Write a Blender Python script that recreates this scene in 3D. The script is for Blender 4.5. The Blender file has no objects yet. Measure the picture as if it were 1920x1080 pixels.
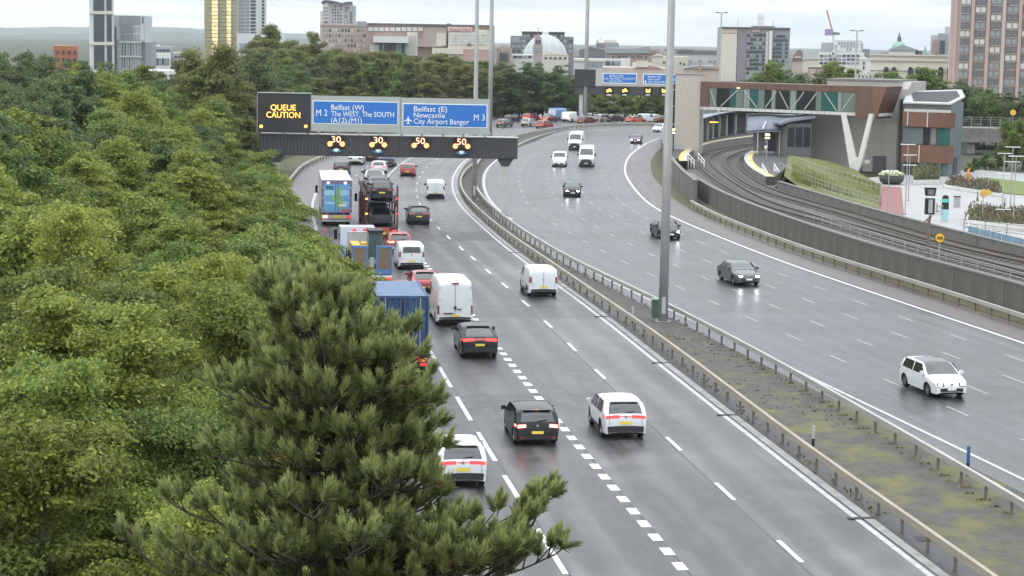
import bpy, bmesh, math, random
import numpy as np
from mathutils import Vector, Matrix

SC = bpy.context.scene
COL = SC.collection
R_ = math.radians

# ------------------------------------------------------------------ camera
F, YH, RO, CH = 3700.0, 75.0, -0.0175, 16.0      # focal length and horizon in photo pixels, roll, camera height
TH = math.atan((540 - YH) / F)
cam_d = bpy.data.cameras.new('camera'); cam = bpy.data.objects.new('camera', cam_d); COL.objects.link(cam)
cam_d.sensor_width = 36.0; cam_d.lens = 36.0 * F / 1920.0; cam_d.clip_start = 0.5; cam_d.clip_end = 60000
_c, _s = math.cos(RO), math.sin(RO)
_r = Vector((1, 0, 0)); _dn = Vector((0, -math.sin(TH), -math.cos(TH)))
_right = _c * _r + _s * _dn; _down = -_s * _r + _c * _dn; _up = -_down; _back = _right.cross(_up)
cam.matrix_world = Matrix(((_right.x, _up.x, _back.x, 0), (_right.y, _up.y, _back.y, 0), (_right.z, _up.z, _back.z, CH), (0, 0, 0, 1)))
SC.camera = cam

# ------------------------------------------------------------------ sky, sun, exposure
SUN_EL, SUN_AZ = R_(7.5), math.atan2(-0.86, -0.5)     # low morning sun on the left, a little behind the camera
w = bpy.data.worlds.new('World'); SC.world = w; w.use_nodes = True
nt = w.node_tree; nt.nodes.clear()
def _n(t, **k):
    n = nt.nodes.new(t)
    for a, b in k.items(): setattr(n, a, b)
    return n
sky = _n('ShaderNodeTexSky', sky_type='NISHITA', sun_disc=False, sun_elevation=SUN_EL, sun_rotation=SUN_AZ)
tc = _n('ShaderNodeTexCoord'); mp = _n('ShaderNodeMapping'); mp.inputs['Scale'].default_value = (4.0, 4.0, 55.0)
nz = _n('ShaderNodeTexNoise'); nz.inputs['Scale'].default_value = 1.6; nz.inputs['Detail'].default_value = 6; nz.inputs['Roughness'].default_value = 0.55
rp = _n('ShaderNodeValToRGB'); rp.color_ramp.elements[0].position = 0.36; rp.color_ramp.elements[1].position = 0.62
rp.color_ramp.elements[0].color = (6.5, 7.45, 8.5, 1); rp.color_ramp.elements[1].color = (10.8, 11.0, 11.0, 1)
mx = _n('ShaderNodeMix', data_type='RGBA'); mx.inputs[0].default_value = 0.93
bg = _n('ShaderNodeBackground'); bg.inputs['Strength'].default_value = 0.10
ow = _n('ShaderNodeOutputWorld')
L = nt.links.new
L(tc.outputs['Generated'], mp.inputs[0]); L(mp.outputs[0], nz.inputs['Vector']); L(nz.outputs['Fac'], rp.inputs[0])
sp = _n('ShaderNodeSeparateXYZ'); gr = _n('ShaderNodeMapRange'); gr.inputs[1].default_value = 0.0; gr.inputs[2].default_value = 1.0; gr.inputs[3].default_value = 1.0; gr.inputs[4].default_value = 3.0   # an overcast sky is brightest overhead
vm = _n('ShaderNodeVectorMath', operation='SCALE'); L(tc.outputs['Generated'], sp.inputs[0]); L(sp.outputs['Z'], gr.inputs[0]); L(rp.outputs[0], vm.inputs[0]); L(gr.outputs[0], vm.inputs['Scale'])
L(sky.outputs[0], mx.inputs[6]); L(vm.outputs[0], mx.inputs[7]); L(mx.outputs[2], bg.inputs[0]); L(bg.outputs[0], ow.inputs[0])
sun_d = bpy.data.lights.new('sun', 'SUN'); sun = bpy.data.objects.new('sun', sun_d); COL.objects.link(sun)
sun_d.energy = 0.7; sun_d.angle = R_(16); sun_d.color = (1.0, 0.86, 0.62)
SUN_DIR = Vector((math.sin(SUN_AZ) * math.cos(SUN_EL), math.cos(SUN_AZ) * math.cos(SUN_EL), math.sin(SUN_EL)))
sun.rotation_euler = SUN_DIR.to_track_quat('Z', 'Y').to_euler(); sun.location = SUN_DIR * 200
SC.view_settings.view_transform = 'Standard'; SC.view_settings.look = 'None'
SC.view_settings.exposure = 0.16; SC.view_settings.gamma = 1.0
HAZE_DENSITY = 0.00008
SC.cycles.use_denoising = True; SC.cycles.use_adaptive_sampling = True; SC.cycles.adaptive_threshold = 0.02
SC.cycles.max_bounces = 6; SC.cycles.diffuse_bounces = 3; SC.cycles.glossy_bounces = 2; SC.cycles.transmission_bounces = 4
SC.cycles.transparent_max_bounces = 8; SC.cycles.sample_clamp_indirect = 6.0
SC.render.film_transparent = False

# ------------------------------------------------------------------ measuring helpers (photo pixel -> point in the place)
def ray(px, py):
    x, y = px - 960, py - 540
    x, y = _c * x - _s * y, _s * x + _c * y
    return Vector((x, F * math.cos(TH) - y * math.sin(TH), -(F * math.sin(TH) + y * math.cos(TH))))
def G(px, py, z=0.0):                      # the point at height z
    d = ray(px, py); return Vector((0, 0, CH)) + d * ((z - CH) / d.z)
def V(px, py, D):                          # the point at distance D
    d = ray(px, py); return Vector((0, 0, CH)) + d * (D / d.y)
def hz(px): return YH + (px - 960) * 0.0175

def crv(pts, z=0.0, sm=3, world=False):
    P = np.array([tuple(p)[:2] if world else tuple(G(p[0], p[1], z))[:2] for p in pts], float)
    Q = np.vstack([2 * P[0] - P[1], P, 2 * P[-1] - P[-2]]); out = []
    for i in range(1, len(Q) - 2):
        m = max(2, int(np.linalg.norm(Q[i + 1] - Q[i])))
        a, b, c_, d = Q[i - 1:i + 3]
        for t in np.linspace(0, 1, m, endpoint=False):
            out.append(.5 * ((2 * b) + (-a + c_) * t + (2 * a - 5 * b + 4 * c_ - d) * t * t + (-a + 3 * b - 3 * c_ + d) * t ** 3))
    out.append(P[-1]); out = np.array(out)
    s = np.r_[0, np.cumsum(np.linalg.norm(np.diff(out, axis=0), axis=1))]
    S = np.arange(0, s[-1], 1.0); R = np.c_[np.interp(S, s, out[:, 0]), np.interp(S, s, out[:, 1])]
    for _ in range(sm):
        k = np.ones(15) / 15; pad = np.vstack([2 * R[0] - R[7:0:-1], R, 2 * R[-1] - R[-2:-9:-1]])
        R = np.c_[np.convolve(pad[:, 0], k, 'valid'), np.convolve(pad[:, 1], k, 'valid')]
    return R
def cat(R, s, off=0.0):                    # point and heading at distance s along a curve, off metres to its right
    i = min(max(int(math.floor(s)), 0), len(R) - 2); f = s - i
    p = R[i] * (1 - f) + R[i + 1] * f
    a, b = R[max(i - 2, 0)], R[min(i + 3, len(R) - 1)]
    t = (b - a) / np.linalg.norm(b - a)
    return Vector((p[0] + t[1] * off, p[1] - t[0] * off, 0)), Vector((t[0], t[1], 0))
def sdc(R, p):
    p = np.array((p[0], p[1])); d = np.linalg.norm(R - p, axis=1); i = min(max(int(d.argmin()), 1), len(R) - 2)
    t = R[i + 1] - R[i - 1]; t = t / np.linalg.norm(t); v = p - R[i]
    return i + float(v @ t), float(v[0] * t[1] - v[1] * t[0])

# ------------------------------------------------------------------ objects and meshes
def tag(o, label=None, cat_=None, group=None, kind=None):
    if label: o['label'] = label
    if cat_: o['category'] = cat_
    if group: o['group'] = group
    if kind: o['kind'] = kind
    return o
def empty(name, loc=(0, 0, 0), rz=0.0):
    o = bpy.data.objects.new(name, None); COL.objects.link(o); o.location = loc; o.rotation_euler = (0, 0, rz); o.empty_display_size = 0.3
    return o
def thing(name, label, cat_, loc=(0, 0, 0), rz=0.0, group=None):
    return tag(empty(name, loc, rz), label, cat_, group)
def obj(name, me, parent=None, loc=None, rot=None, scale=None):
    o = bpy.data.objects.new(name, me); COL.objects.link(o)
    if parent is not None: o.parent = parent
    if loc is not None: o.location = loc
    if rot is not None: o.rotation_euler = rot
    if scale is not None: o.scale = scale
    return o
def pmesh(name, vs, fs, mat=None, smooth=False):
    me = bpy.data.meshes.new(name); me.from_pydata([tuple(v) for v in vs], [], fs)
    if mat: me.materials.append(mat)
    if smooth: me.polygons.foreach_set('use_smooth', [True] * len(me.polygons))
    me.update(); return me
def mk(name, vs, fs, mat, parent=None, smooth=False, **k):
    return obj(name, pmesh(name, vs, fs, mat, smooth), parent, **k)
class MB:
    """collects solids that belong to ONE part"""
    def __init__(s): s.v = []; s.f = []
    def quad(s, *p):
        n = len(s.v); s.v += [tuple(q) for q in p]; s.f.append(tuple(range(n, n + len(p)))); return s
    def box(s, x0, x1, y0, y1, z0, z1):
        n = len(s.v)
        s.v += [(x0, y0, z0), (x1, y0, z0), (x1, y1, z0), (x0, y1, z0), (x0, y0, z1), (x1, y0, z1), (x1, y1, z1), (x0, y1, z1)]
        s.f += [tuple(n + i for i in q) for q in ((0, 3, 2, 1), (4, 5, 6, 7), (0, 1, 5, 4), (1, 2, 6, 5), (2, 3, 7, 6), (3, 0, 4, 7))]; return s
    def bar(s, a, b, w=.05, h=None, up=(0, 0, 1)):
        a, b = Vector(a), Vector(b); h = h or w; d = (b - a).normalized(); u = Vector(up)
        if abs(d.dot(u)) > .99: u = Vector((0, 1, 0))
        x = d.cross(u).normalized() * (w / 2); z = x.cross(d).normalized() * (h / 2); n = len(s.v)
        for p in (a, b): s.v += [tuple(p - x - z), tuple(p + x - z), tuple(p + x + z), tuple(p - x + z)]
        s.f += [tuple(n + i for i in q) for q in ((0, 1, 2, 3), (7, 6, 5, 4), (0, 4, 5, 1), (1, 5, 6, 2), (2, 6, 7, 3), (3, 7, 4, 0))]; return s
    def tube(s, pts, rs, k=8, cap=True):
        pts = [Vector(p) for p in pts]
        if not hasattr(rs, '__len__'): rs = [rs] * len(pts)
        n0 = len(s.v)
        for i, p in enumerate(pts):
            d = (pts[min(i + 1, len(pts) - 1)] - pts[max(i - 1, 0)]).normalized()
            u = Vector((0, 0, 1)) if abs(d.z) < .95 else Vector((1, 0, 0))
            x = d.cross(u).normalized(); y = x.cross(d)
            for j in range(k):
                a = 2 * math.pi * j / k; s.v.append(tuple(p + (x * math.cos(a) + y * math.sin(a)) * rs[i]))
        for i in range(len(pts) - 1):
            for j in range(k):
                a, b = n0 + i * k + j, n0 + i * k + (j + 1) % k; s.f.append((a, b, b + k, a + k))
        if cap:
            s.f.append(tuple(n0 + j for j in range(k))[::-1]); m = n0 + (len(pts) - 1) * k; s.f.append(tuple(m + j for j in range(k)))
        return s
    def prism(s, poly, z0, z1):                # polygon in x,y
        n = len(s.v); k = len(poly); s.v += [(x, y, z0) for x, y in poly] + [(x, y, z1) for x, y in poly]
        s.f.append(tuple(range(n + k, n + 2 * k))); s.f.append(tuple(range(n, n + k))[::-1])
        for i in range(k): j = (i + 1) % k; s.f.append((n + i, n + j, n + k + j, n + k + i))
        return s
    def prism_y(s, poly, y0, y1):              # polygon in x,z pushed along y
        n = len(s.v); k = len(poly); s.v += [(x, y0, z) for x, z in poly] + [(x, y1, z) for x, z in poly]
        s.f.append(tuple(range(n, n + k))); s.f.append(tuple(range(n + k, n + 2 * k))[::-1])
        for i in range(k): j = (i + 1) % k; s.f.append((n + i, n + k + i, n + k + j, n + j))
        return s
    def prism_x(s, poly, x0, x1):              # polygon in y,z pushed along x
        n = len(s.v); k = len(poly); s.v += [(x0, y, z) for y, z in poly] + [(x1, y, z) for y, z in poly]
        s.f.append(tuple(range(n, n + k))[::-1]); s.f.append(tuple(range(n + k, n + 2 * k)))
        for i in range(k): j = (i + 1) % k; s.f.append((n + i, n + j, n + k + j, n + k + i))
        return s
    def lathe(s, prof, k=16, axis='z', c=(0, 0, 0)):
        n = len(s.v); m = len(prof)
        for j in range(k):
            a = 2 * math.pi * j / k
            for r, h in prof:
                p = (r * math.cos(a), r * math.sin(a), h)
                if axis == 'x': p = (p[2], p[0], p[1])
                if axis == 'y': p = (p[0], p[2], p[1])
                s.v.append((p[0] + c[0], p[1] + c[1], p[2] + c[2]))
        for j in range(k):
            for i in range(m - 1):
                a, b = n + j * m + i, n + ((j + 1) % k) * m + i; s.f.append((a, b, b + 1, a + 1))
        return s
    def mesh(s, name, mat, smooth=False): return pmesh(name, s.v, s.f, mat, smooth)
    def build(s, name, mat, parent=None, smooth=False, **k): return obj(name, s.mesh(name, mat, smooth), parent, **k)
def copy_tree(o, parent=None):
    c = o.copy(); COL.objects.link(c); c.parent = parent
    for ch in [x for x in ALLCH.get(o, o.children)]: copy_tree(ch, c)
    return c
ALLCH = {}

# ------------------------------------------------------------------ materials
MATS = {}
def M(name, col=(.5, .5, .5), rough=.6, metal=0.0, var=0.0, scale=3.0, col2=None, bump=0.0, bscale=None, emit=0.0, ecol=None, spec=.5, coat=0.0, stretch=None, island=0.0, rvar=0.0):
    if name in MATS: return MATS[name]
    m = bpy.data.materials.new(name); m.use_nodes = True; t = m.node_tree; p = t.nodes['Principled BSDF']; MATS[name] = m
    p.inputs['Base Color'].default_value = (*col, 1); p.inputs['Roughness'].default_value = rough; p.inputs['Metallic'].default_value = metal
    p.inputs['Specular IOR Level'].default_value = spec; p.inputs['Coat Weight'].default_value = coat; p.inputs['Coat Roughness'].default_value = .06
    if emit: p.inputs['Emission Color'].default_value = (*(ecol or col), 1); p.inputs['Emission Strength'].default_value = emit
    if var or bump or col2 or rvar:
        tc = t.nodes.new('ShaderNodeTexCoord'); mp = t.nodes.new('ShaderNodeMapping'); t.links.new(tc.outputs['Object'], mp.inputs[0])
        if stretch: mp.inputs['Scale'].default_value = stretch
        n = t.nodes.new('ShaderNodeTexNoise'); n.inputs['Scale'].default_value = scale; n.inputs['Detail'].default_value = 6; n.inputs['Roughness'].default_value = .6
        t.links.new(mp.outputs[0], n.inputs['Vector'])
        if var or col2:
            r = t.nodes.new('ShaderNodeValToRGB'); r.color_ramp.elements[0].position = .3; r.color_ramp.elements[1].position = .7
            c2 = col2 or tuple(min(1, c * (1 + var)) for c in col); c1 = col if col2 else tuple(c * (1 - var) for c in col)
            r.color_ramp.elements[0].color = (*c1, 1); r.color_ramp.elements[1].color = (*c2, 1)
            t.links.new(n.outputs['Fac'], r.inputs[0]); t.links.new(r.outputs[0], p.inputs['Base Color'])
        if rvar:
            q = t.nodes.new('ShaderNodeMapRange'); q.inputs[3].default_value = rough - rvar; q.inputs[4].default_value = rough + rvar; q.inputs[1].default_value = .3; q.inputs[2].default_value = .7
            t.links.new(n.outputs['Fac'], q.inputs[0]); t.links.new(q.outputs[0], p.inputs['Roughness'])
        if bump:
            n2 = t.nodes.new('ShaderNodeTexNoise'); n2.inputs['Scale'].default_value = bscale or scale * 8; n2.inputs['Detail'].default_value = 4
            t.links.new(mp.outputs[0], n2.inputs['Vector'])
            b = t.nodes.new('ShaderNodeBump'); b.inputs['Strength'].default_value = bump; b.inputs['Distance'].default_value = .02
            t.links.new(n2.outputs['Fac'], b.inputs['Height']); t.links.new(b.outputs[0], p.inputs['Normal'])
    return m
def glow(name, col, s): return M(name, col, .4, emit=s, ecol=col)
TXT = {}
def text_mesh(s, mat, depth=0.0):
    """lettering of height about 1, its left end at x=0, standing in the x,z plane and facing -y"""
    key = (s, mat.name)
    if key in TXT: return TXT[key]
    c = bpy.data.curves.new('lettering', 'FONT'); c.body = s; c.size = 1.0; c.resolution_u = 3; c.offset = 0.0; c.extrude = .02
    o = bpy.data.objects.new('lettering', c); COL.objects.link(o)
    dg = bpy.context.evaluated_depsgraph_get(); me = bpy.data.meshes.new_from_object(o.evaluated_get(dg)); bpy.data.objects.remove(o)
    xs = [v.co.x for v in me.vertices]; ys = [v.co.y for v in me.vertices]; x0, x1, y0 = min(xs), max(xs), 0.0
    for v in me.vertices: v.co = Vector((v.co.x - x0, -v.co.z, v.co.y - y0))
    me.materials.clear(); me.materials.append(mat); me.name = 'lettering'
    TXT[key] = (me, x1 - x0, max(ys)); return TXT[key]
def write(s, mat, parent, x0, x1, z, h, y):
    """lettering between x0 and x1, its baseline at z, capitals h high"""
    me, wd, hh = text_mesh(s, mat)
    return obj('lettering', me, parent, loc=(x0, y, z), scale=((x1 - x0) / wd, 1, h / .69))
# ================================================================== THE SETTING: ground, carriageways, verges
REDGE = crv([(1900, 1200), (1745, 1080), (1602, 970), (1440, 845), (1350, 774), (1225, 675), (1120, 590), (1055, 542), (955, 470), (900, 422), (862, 385), (847, 350), (850, 330), (862, 310), (880, 295), (918, 272), (950, 257), (1000, 244), (1060, 236), (1130, 231), (1200, 230), (1260, 232)])
RR = crv([(2100, 704), (1920, 644), (1610, 540), (1440, 481), (1255, 405), (1210, 377), (1177, 337), (1171, 317), (1180, 292), (1210, 270), (1237, 259), (1290, 250)])
# carry both curves back under and behind the camera
def back(R, n):
    t = R[0] - R[12]; t = t / np.linalg.norm(t)
    return np.vstack([R[0] + t * (n - i) for i in range(n)] + [R]), n
REDGE, S0 = back(REDGE, 70)        # S0: where the measured part begins
RR, S1 = back(RR, 110)
def strip(name, R, d0, d1, s0, s1, z, mat, parent=None, step=2.0, d0b=None, d1b=None, thick=0):
    n = max(2, int((s1 - s0) / step)); vs = []; fs = []
    for i in range(n + 1):
        f = i / n; s = s0 + (s1 - s0) * f
        a = d0 if d0b is None else d0 + (d0b - d0) * f; b = d1 if d1b is None else d1 + (d1b - d1) * f
        p, _ = cat(R, s, a); q, _ = cat(R, s, b); vs += [(p.x, p.y, z), (q.x, q.y, z)]
        if i: fs.append((2 * i - 2, 2 * i - 1, 2 * i + 1, 2 * i))
    o = mk(name, vs, fs, mat, parent); uv = o.data.uv_layers.new(name='lane')       # u: metres across, v: metres along
    for pl in o.data.polygons:
        for li in pl.loop_indices:
            vi = o.data.loops[li].vertex_index; i = vi // 2; f = i / n; a = d0 if d0b is None else d0 + (d0b - d0) * f; b = d1 if d1b is None else d1 + (d1b - d1) * f
            uv.data[li].uv = (b if vi % 2 else a, s0 + (s1 - s0) * f)
    return o

def road_mat(name, c1, c2, rough, wet, lane=None, ph=0.0, jx=0.0, joint=True):
    """worn asphalt: mottling, lengthwise streaks, polished wheel tracks and the joints between lanes"""
    m = bpy.data.materials.new(name); m.use_nodes = True; t = m.node_tree; p = t.nodes['Principled BSDF']; Lk = t.links.new
    tc = t.nodes.new('ShaderNodeTexCoord'); src = tc.outputs['UV'] if lane else tc.outputs['Object']
    def noise(sc, det=6, stretch=None, s_=None):
        mp = t.nodes.new('ShaderNodeMapping'); Lk(s_ or src, mp.inputs[0])
        if stretch: mp.inputs['Scale'].default_value = stretch
        n = t.nodes.new('ShaderNodeTexNoise'); n.inputs['Scale'].default_value = sc; n.inputs['Detail'].default_value = det; n.inputs['Roughness'].default_value = .62
        Lk(mp.outputs[0], n.inputs['Vector']); return n.outputs['Fac']
    def mth(op, a, b=None, c=None):
        n = t.nodes.new('ShaderNodeMath'); n.operation = op
        for i, x in enumerate((a, b, c)):
            if x is None: continue
            if isinstance(x, (int, float)): n.inputs[i].default_value = x
            else: Lk(x, n.inputs[i])
        return n.outputs[0]
    def mixv(a, b, f):
        n = t.nodes.new('ShaderNodeMix'); n.inputs[0].default_value = f; Lk(a, n.inputs[2]); Lk(b, n.inputs[3]); return n.outputs[0]
    big = noise(.10, 5); streak = noise(1.0, 5, (1.3, .03, 1)); fine = noise(16, 4); blot = noise(.55, 7)
    v = mixv(mixv(big, streak, .6), mixv(fine, blot, .5), .52); r_in = mixv(streak, blot, .5)
    if lane:
        sx = t.nodes.new('ShaderNodeSeparateXYZ'); Lk(src, sx.inputs[0]); wob = mth('MULTIPLY', mth('SUBTRACT', noise(.03, 3), .5), .8)
        u = mth('ADD', mth('ADD', sx.outputs['X'], ph), wob)
        trk = mth('MULTIPLY', mth('ADD', mth('COSINE', mth('MULTIPLY', u, 2 * math.pi / (lane / 2))), 1.0), .5)          # 1 on the wheel tracks
        trk = mth('MULTIPLY', trk, noise(.06, 4, (1, .4, 1)))
        v = mth('SUBTRACT', v, mth('MULTIPLY', trk, .16)); r_in = mth('SUBTRACT', r_in, mth('MULTIPLY', trk, .16))
        wn = t.nodes.new('ShaderNodeTexWhiteNoise'); wn.noise_dimensions = '1D'; Lk(mth('FLOOR', mth('ADD', mth('DIVIDE', mth('ADD', sx.outputs['X'], jx), lane), .5)), wn.inputs['W'])       # each lane was laid on its own
        v = mth('ADD', v, mth('MULTIPLY', mth('SUBTRACT', wn.outputs['Value'], .5), .05))
        if joint:
            uu = mth('ADD', sx.outputs['X'], jx); fr = mth('ABSOLUTE', mth('SUBTRACT', mth('FRACT', mth('DIVIDE', uu, lane)), .5))
            jn = mth('LESS_THAN', fr, .014); v = mth('SUBTRACT', v, mth('MULTIPLY', mth('MULTIPLY', jn, noise(.2, 3)), .30))
        # transverse patches where the surface was relaid
        pt = mth('GREATER_THAN', noise(.022, 1, (.5, 1.6, 1)), .60); v = mth('SUBTRACT', v, mth('MULTIPLY', pt, .045))
    r = t.nodes.new('ShaderNodeValToRGB'); r.color_ramp.elements[0].position = .41; r.color_ramp.elements[1].position = .57
    r.color_ramp.elements[0].color = (*c1, 1); r.color_ramp.elements[1].color = (*c2, 1); Lk(v, r.inputs[0]); Lk(r.outputs[0], p.inputs['Base Color'])
    q = t.nodes.new('ShaderNodeMapRange'); q.inputs[1].default_value = .34; q.inputs[2].default_value = .64; q.inputs[3].default_value = rough - wet; q.inputs[4].default_value = rough + wet
    Lk(r_in, q.inputs[0]); Lk(q.outputs[0], p.inputs['Roughness'])
    b = t.nodes.new('ShaderNodeBump'); b.inputs['Strength'].default_value = .05; b.inputs['Distance'].default_value = .01
    Lk(noise(28, 3), b.inputs['Height']); Lk(b.outputs[0], p.inputs['Normal'])
    return m
ASPH_L = road_mat('asphalt_damp', (.036, .0355, .036), (.165, .161, .160), .45, .12, 3.68, .83, 1.80)
ASPH_R = road_mat('asphalt_wet', (.026, .028, .030), (.092, .096, .10), .37, .08, 3.1, .38, 1.32)
ASPH_P = road_mat('asphalt_plain', (.05, .051, .053), (.10, .10, .104), .38, .1)
SHOULDER = road_mat('shoulder_asphalt', (.095, .085, .085), (.14, .125, .125), .5, .08)
RED_ASPH = road_mat('red_shoulder_asphalt', (.070, .056, .053), (.105, .084, .078), .45, .1)
PAINT = M('road_paint', (.30, .30, .295), .55, col2=(.52, .52, .50), scale=2.5, bump=.1)
PAINT_OLD = M('road_paint_worn', (.20, .20, .20), .5, col2=(.42, .42, .41), scale=3.5)
PAINT_NEW = M('road_paint_fresh', (.52, .52, .48), .5, col2=(.70, .70, .64), scale=4)
KERB = M('kerb_concrete', (.26, .25, .24), .75, var=.3, scale=1.2, bump=.2)
SOIL = M('forest_floor', (.022, .026, .014), .9, col2=(.05, .055, .025), scale=.4, bump=.5, bscale=6)
VERGE = M('verge_grass', (.065, .060, .028), .85, col2=(.12, .105, .05), scale=.8, bump=.6, bscale=14)

gs = 5600.0
ground = tag(mk('ground', [(-gs, -300, -.06), (gs, -300, -.06), (gs, 9600, -.06), (-gs, 9600, -.06)], [(0, 1, 2, 3)], SOIL), kind='structure')

carr_out = tag(strip('outbound_carriageway', REDGE, -19.2, .35, 20, len(REDGE) - 2, 0.0, ASPH_L), kind='structure')
carr_out['label'] = 'damp grey asphalt carriageway with queueing traffic'
# the wide apron where the slip roads part beyond the gantry
ap = [(590, 300), (640, 281), (720, 256), (800, 236), (900, 221), (960, 213.5), (1090, 212), (1280, 214), (1500, 222)]
av = [tuple(G(x, y, -.02)) for x, y in ap]
for s in range(len(REDGE) - 2, len(REDGE) - 170, -4): p, _ = cat(REDGE, s, -6); av.append((p.x, p.y, -.02))
tag(mk('slip_road', av, [tuple(range(len(av)))], ASPH_P), kind='structure')
carr_in = tag(strip('inbound_carriageway', RR, -17.6, .5, 20, len(RR) - 2, 0.0, ASPH_R), kind='structure')
carr_in['label'] = 'wet grey asphalt carriageway with oncoming traffic'
# where the inbound carriageway swings out of sight
av = [tuple(G(x, y, -.012)) for x, y in ((1010, 262), (1040, 250), (1073, 241), (1131, 236.5), (1237, 236), (1500, 246), (1500, 268), (1290, 262), (1200, 300))]
tag(mk('inbound_road_bend', av, [tuple(range(len(av)))], ASPH_P), kind='structure')

tag(strip('hard_shoulder', REDGE, -18.6, -14.45, 100, S0 + 235, .006, SHOULDER), kind='structure')
tag(strip('left_verge', REDGE, -23, -18.6, 90, S0 + 240, .03, VERGE), kind='structure')
tag(strip('red_hard_shoulder', RR, .32, 3.3, 20, len(RR) - 2, .008, RED_ASPH), kind='structure')
tag(strip('right_verge', RR, 3.3, 6.5, 20, len(RR) - 40, .03, VERGE), kind='structure')

# ---- markings: every stroke of paint is a piece of its carriageway
DASH = {}
def dash(parent, R, s, off, ln, wd, z, mat):
    key = (ln, wd, mat.name)
    if key not in DASH: DASH[key] = pmesh('lane_mark', [(-wd / 2, -ln / 2, 0), (wd / 2, -ln / 2, 0), (wd / 2, ln / 2, 0), (-wd / 2, ln / 2, 0)], [(0, 1, 2, 3)], mat)
    p, t = cat(R, s, off); p.z = z
    return obj('lane_mark', DASH[key], parent, loc=p, rot=(0, 0, math.atan2(-t.x, t.y)))
L34S = [9.7, 18.1, 26.5, 34.8, 43.1, 51.5, 59.9, 68.8, 77.7, 85.5, 93.6, 100.4, 108.9, 116.6, 124.2, 132.8, 141.4, 149.7, 158.2, 168.2, 178.4, 186.7, 195.7]
for k in range(-2, 1): L34S.append(9.7 + 8.4 * (k - 1))
for k in range(1, 20): L34S.append(195.7 + 8.6 * k)
for s in L34S:
    o_ = -3.5 if s < 95 else -3.5 - .4 * min(1, (s - 95) / 25)
    dash(carr_out, REDGE, S0 + s, o_, 2.7, .17, .008, PAINT_NEW if s < 110 else PAINT)
s = 1.0
while s < 118:                                    # the heavy block line that parts the two destinations
    dash(carr_out, REDGE, S0 + s, -7.43 if s < 60 else -7.43 + .0 * s, .92, .36, .008, PAINT_NEW); s += 1.79
strip('edge_line', REDGE, -7.72, -7.5, S0 + 118, S0 + 300, .008, PAINT, carr_out)
for k in range(-2, 18):
    dash(carr_out, REDGE, S0 + 20.6 - 2.2 + 8.05 * k, -11.1, 5.6, .19, .008, PAINT_NEW if k < 10 else PAINT)
for k in range(18, 38): dash(carr_out, REDGE, S0 + 18.4 + 8.05 * k, -11.3, 2.6, .17, .008, PAINT)
strip('edge_line', REDGE, -14.4, -14.15, 40, S0 + 260, .010, PAINT, carr_out)
strip('edge_line', REDGE, -.10, .12, 30, S0 + 240, .010, PAINT, carr_out)
strip('edge_line', RR, -.10, .13, 30, len(RR) - 3, .012, PAINT_NEW, carr_in)
strip('edge_line', RR, -15.9, -15.7, 30, S1 + 100, .010, PAINT, carr_in)
for j, (o0, ph) in enumerate(((-2.75, 5.6), (-5.75, 6.8), (-8.85, 4.2), (-12.1, 6.4))):
    for k in range(-9, 33):
        s = ph + 7.25 * k
        if S1 + s < 40 or S1 + s > len(RR) - 5: continue
        o_ = o0 - (.12 * (o0 / -2.75) ** .5 if s < 10 else 0)
        if s > 90: o_ *= 1.0 + .10 * min(1, (s - 90) / 80)
        dash(carr_in, RR, S1 + s, o_, 2.3, .125, .008, PAINT_OLD)
LE = crv([(960, 412), (937, 397), (915, 372), (907, 350), (907, 333), (912, 318), (935, 297), (973, 270), (1023, 251), (1073, 240.5), (1131, 236), (1237, 236)])
strip('edge_line', LE, -.14, .14, 0, len(LE) - 2, .014, PAINT, carr_in)

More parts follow.
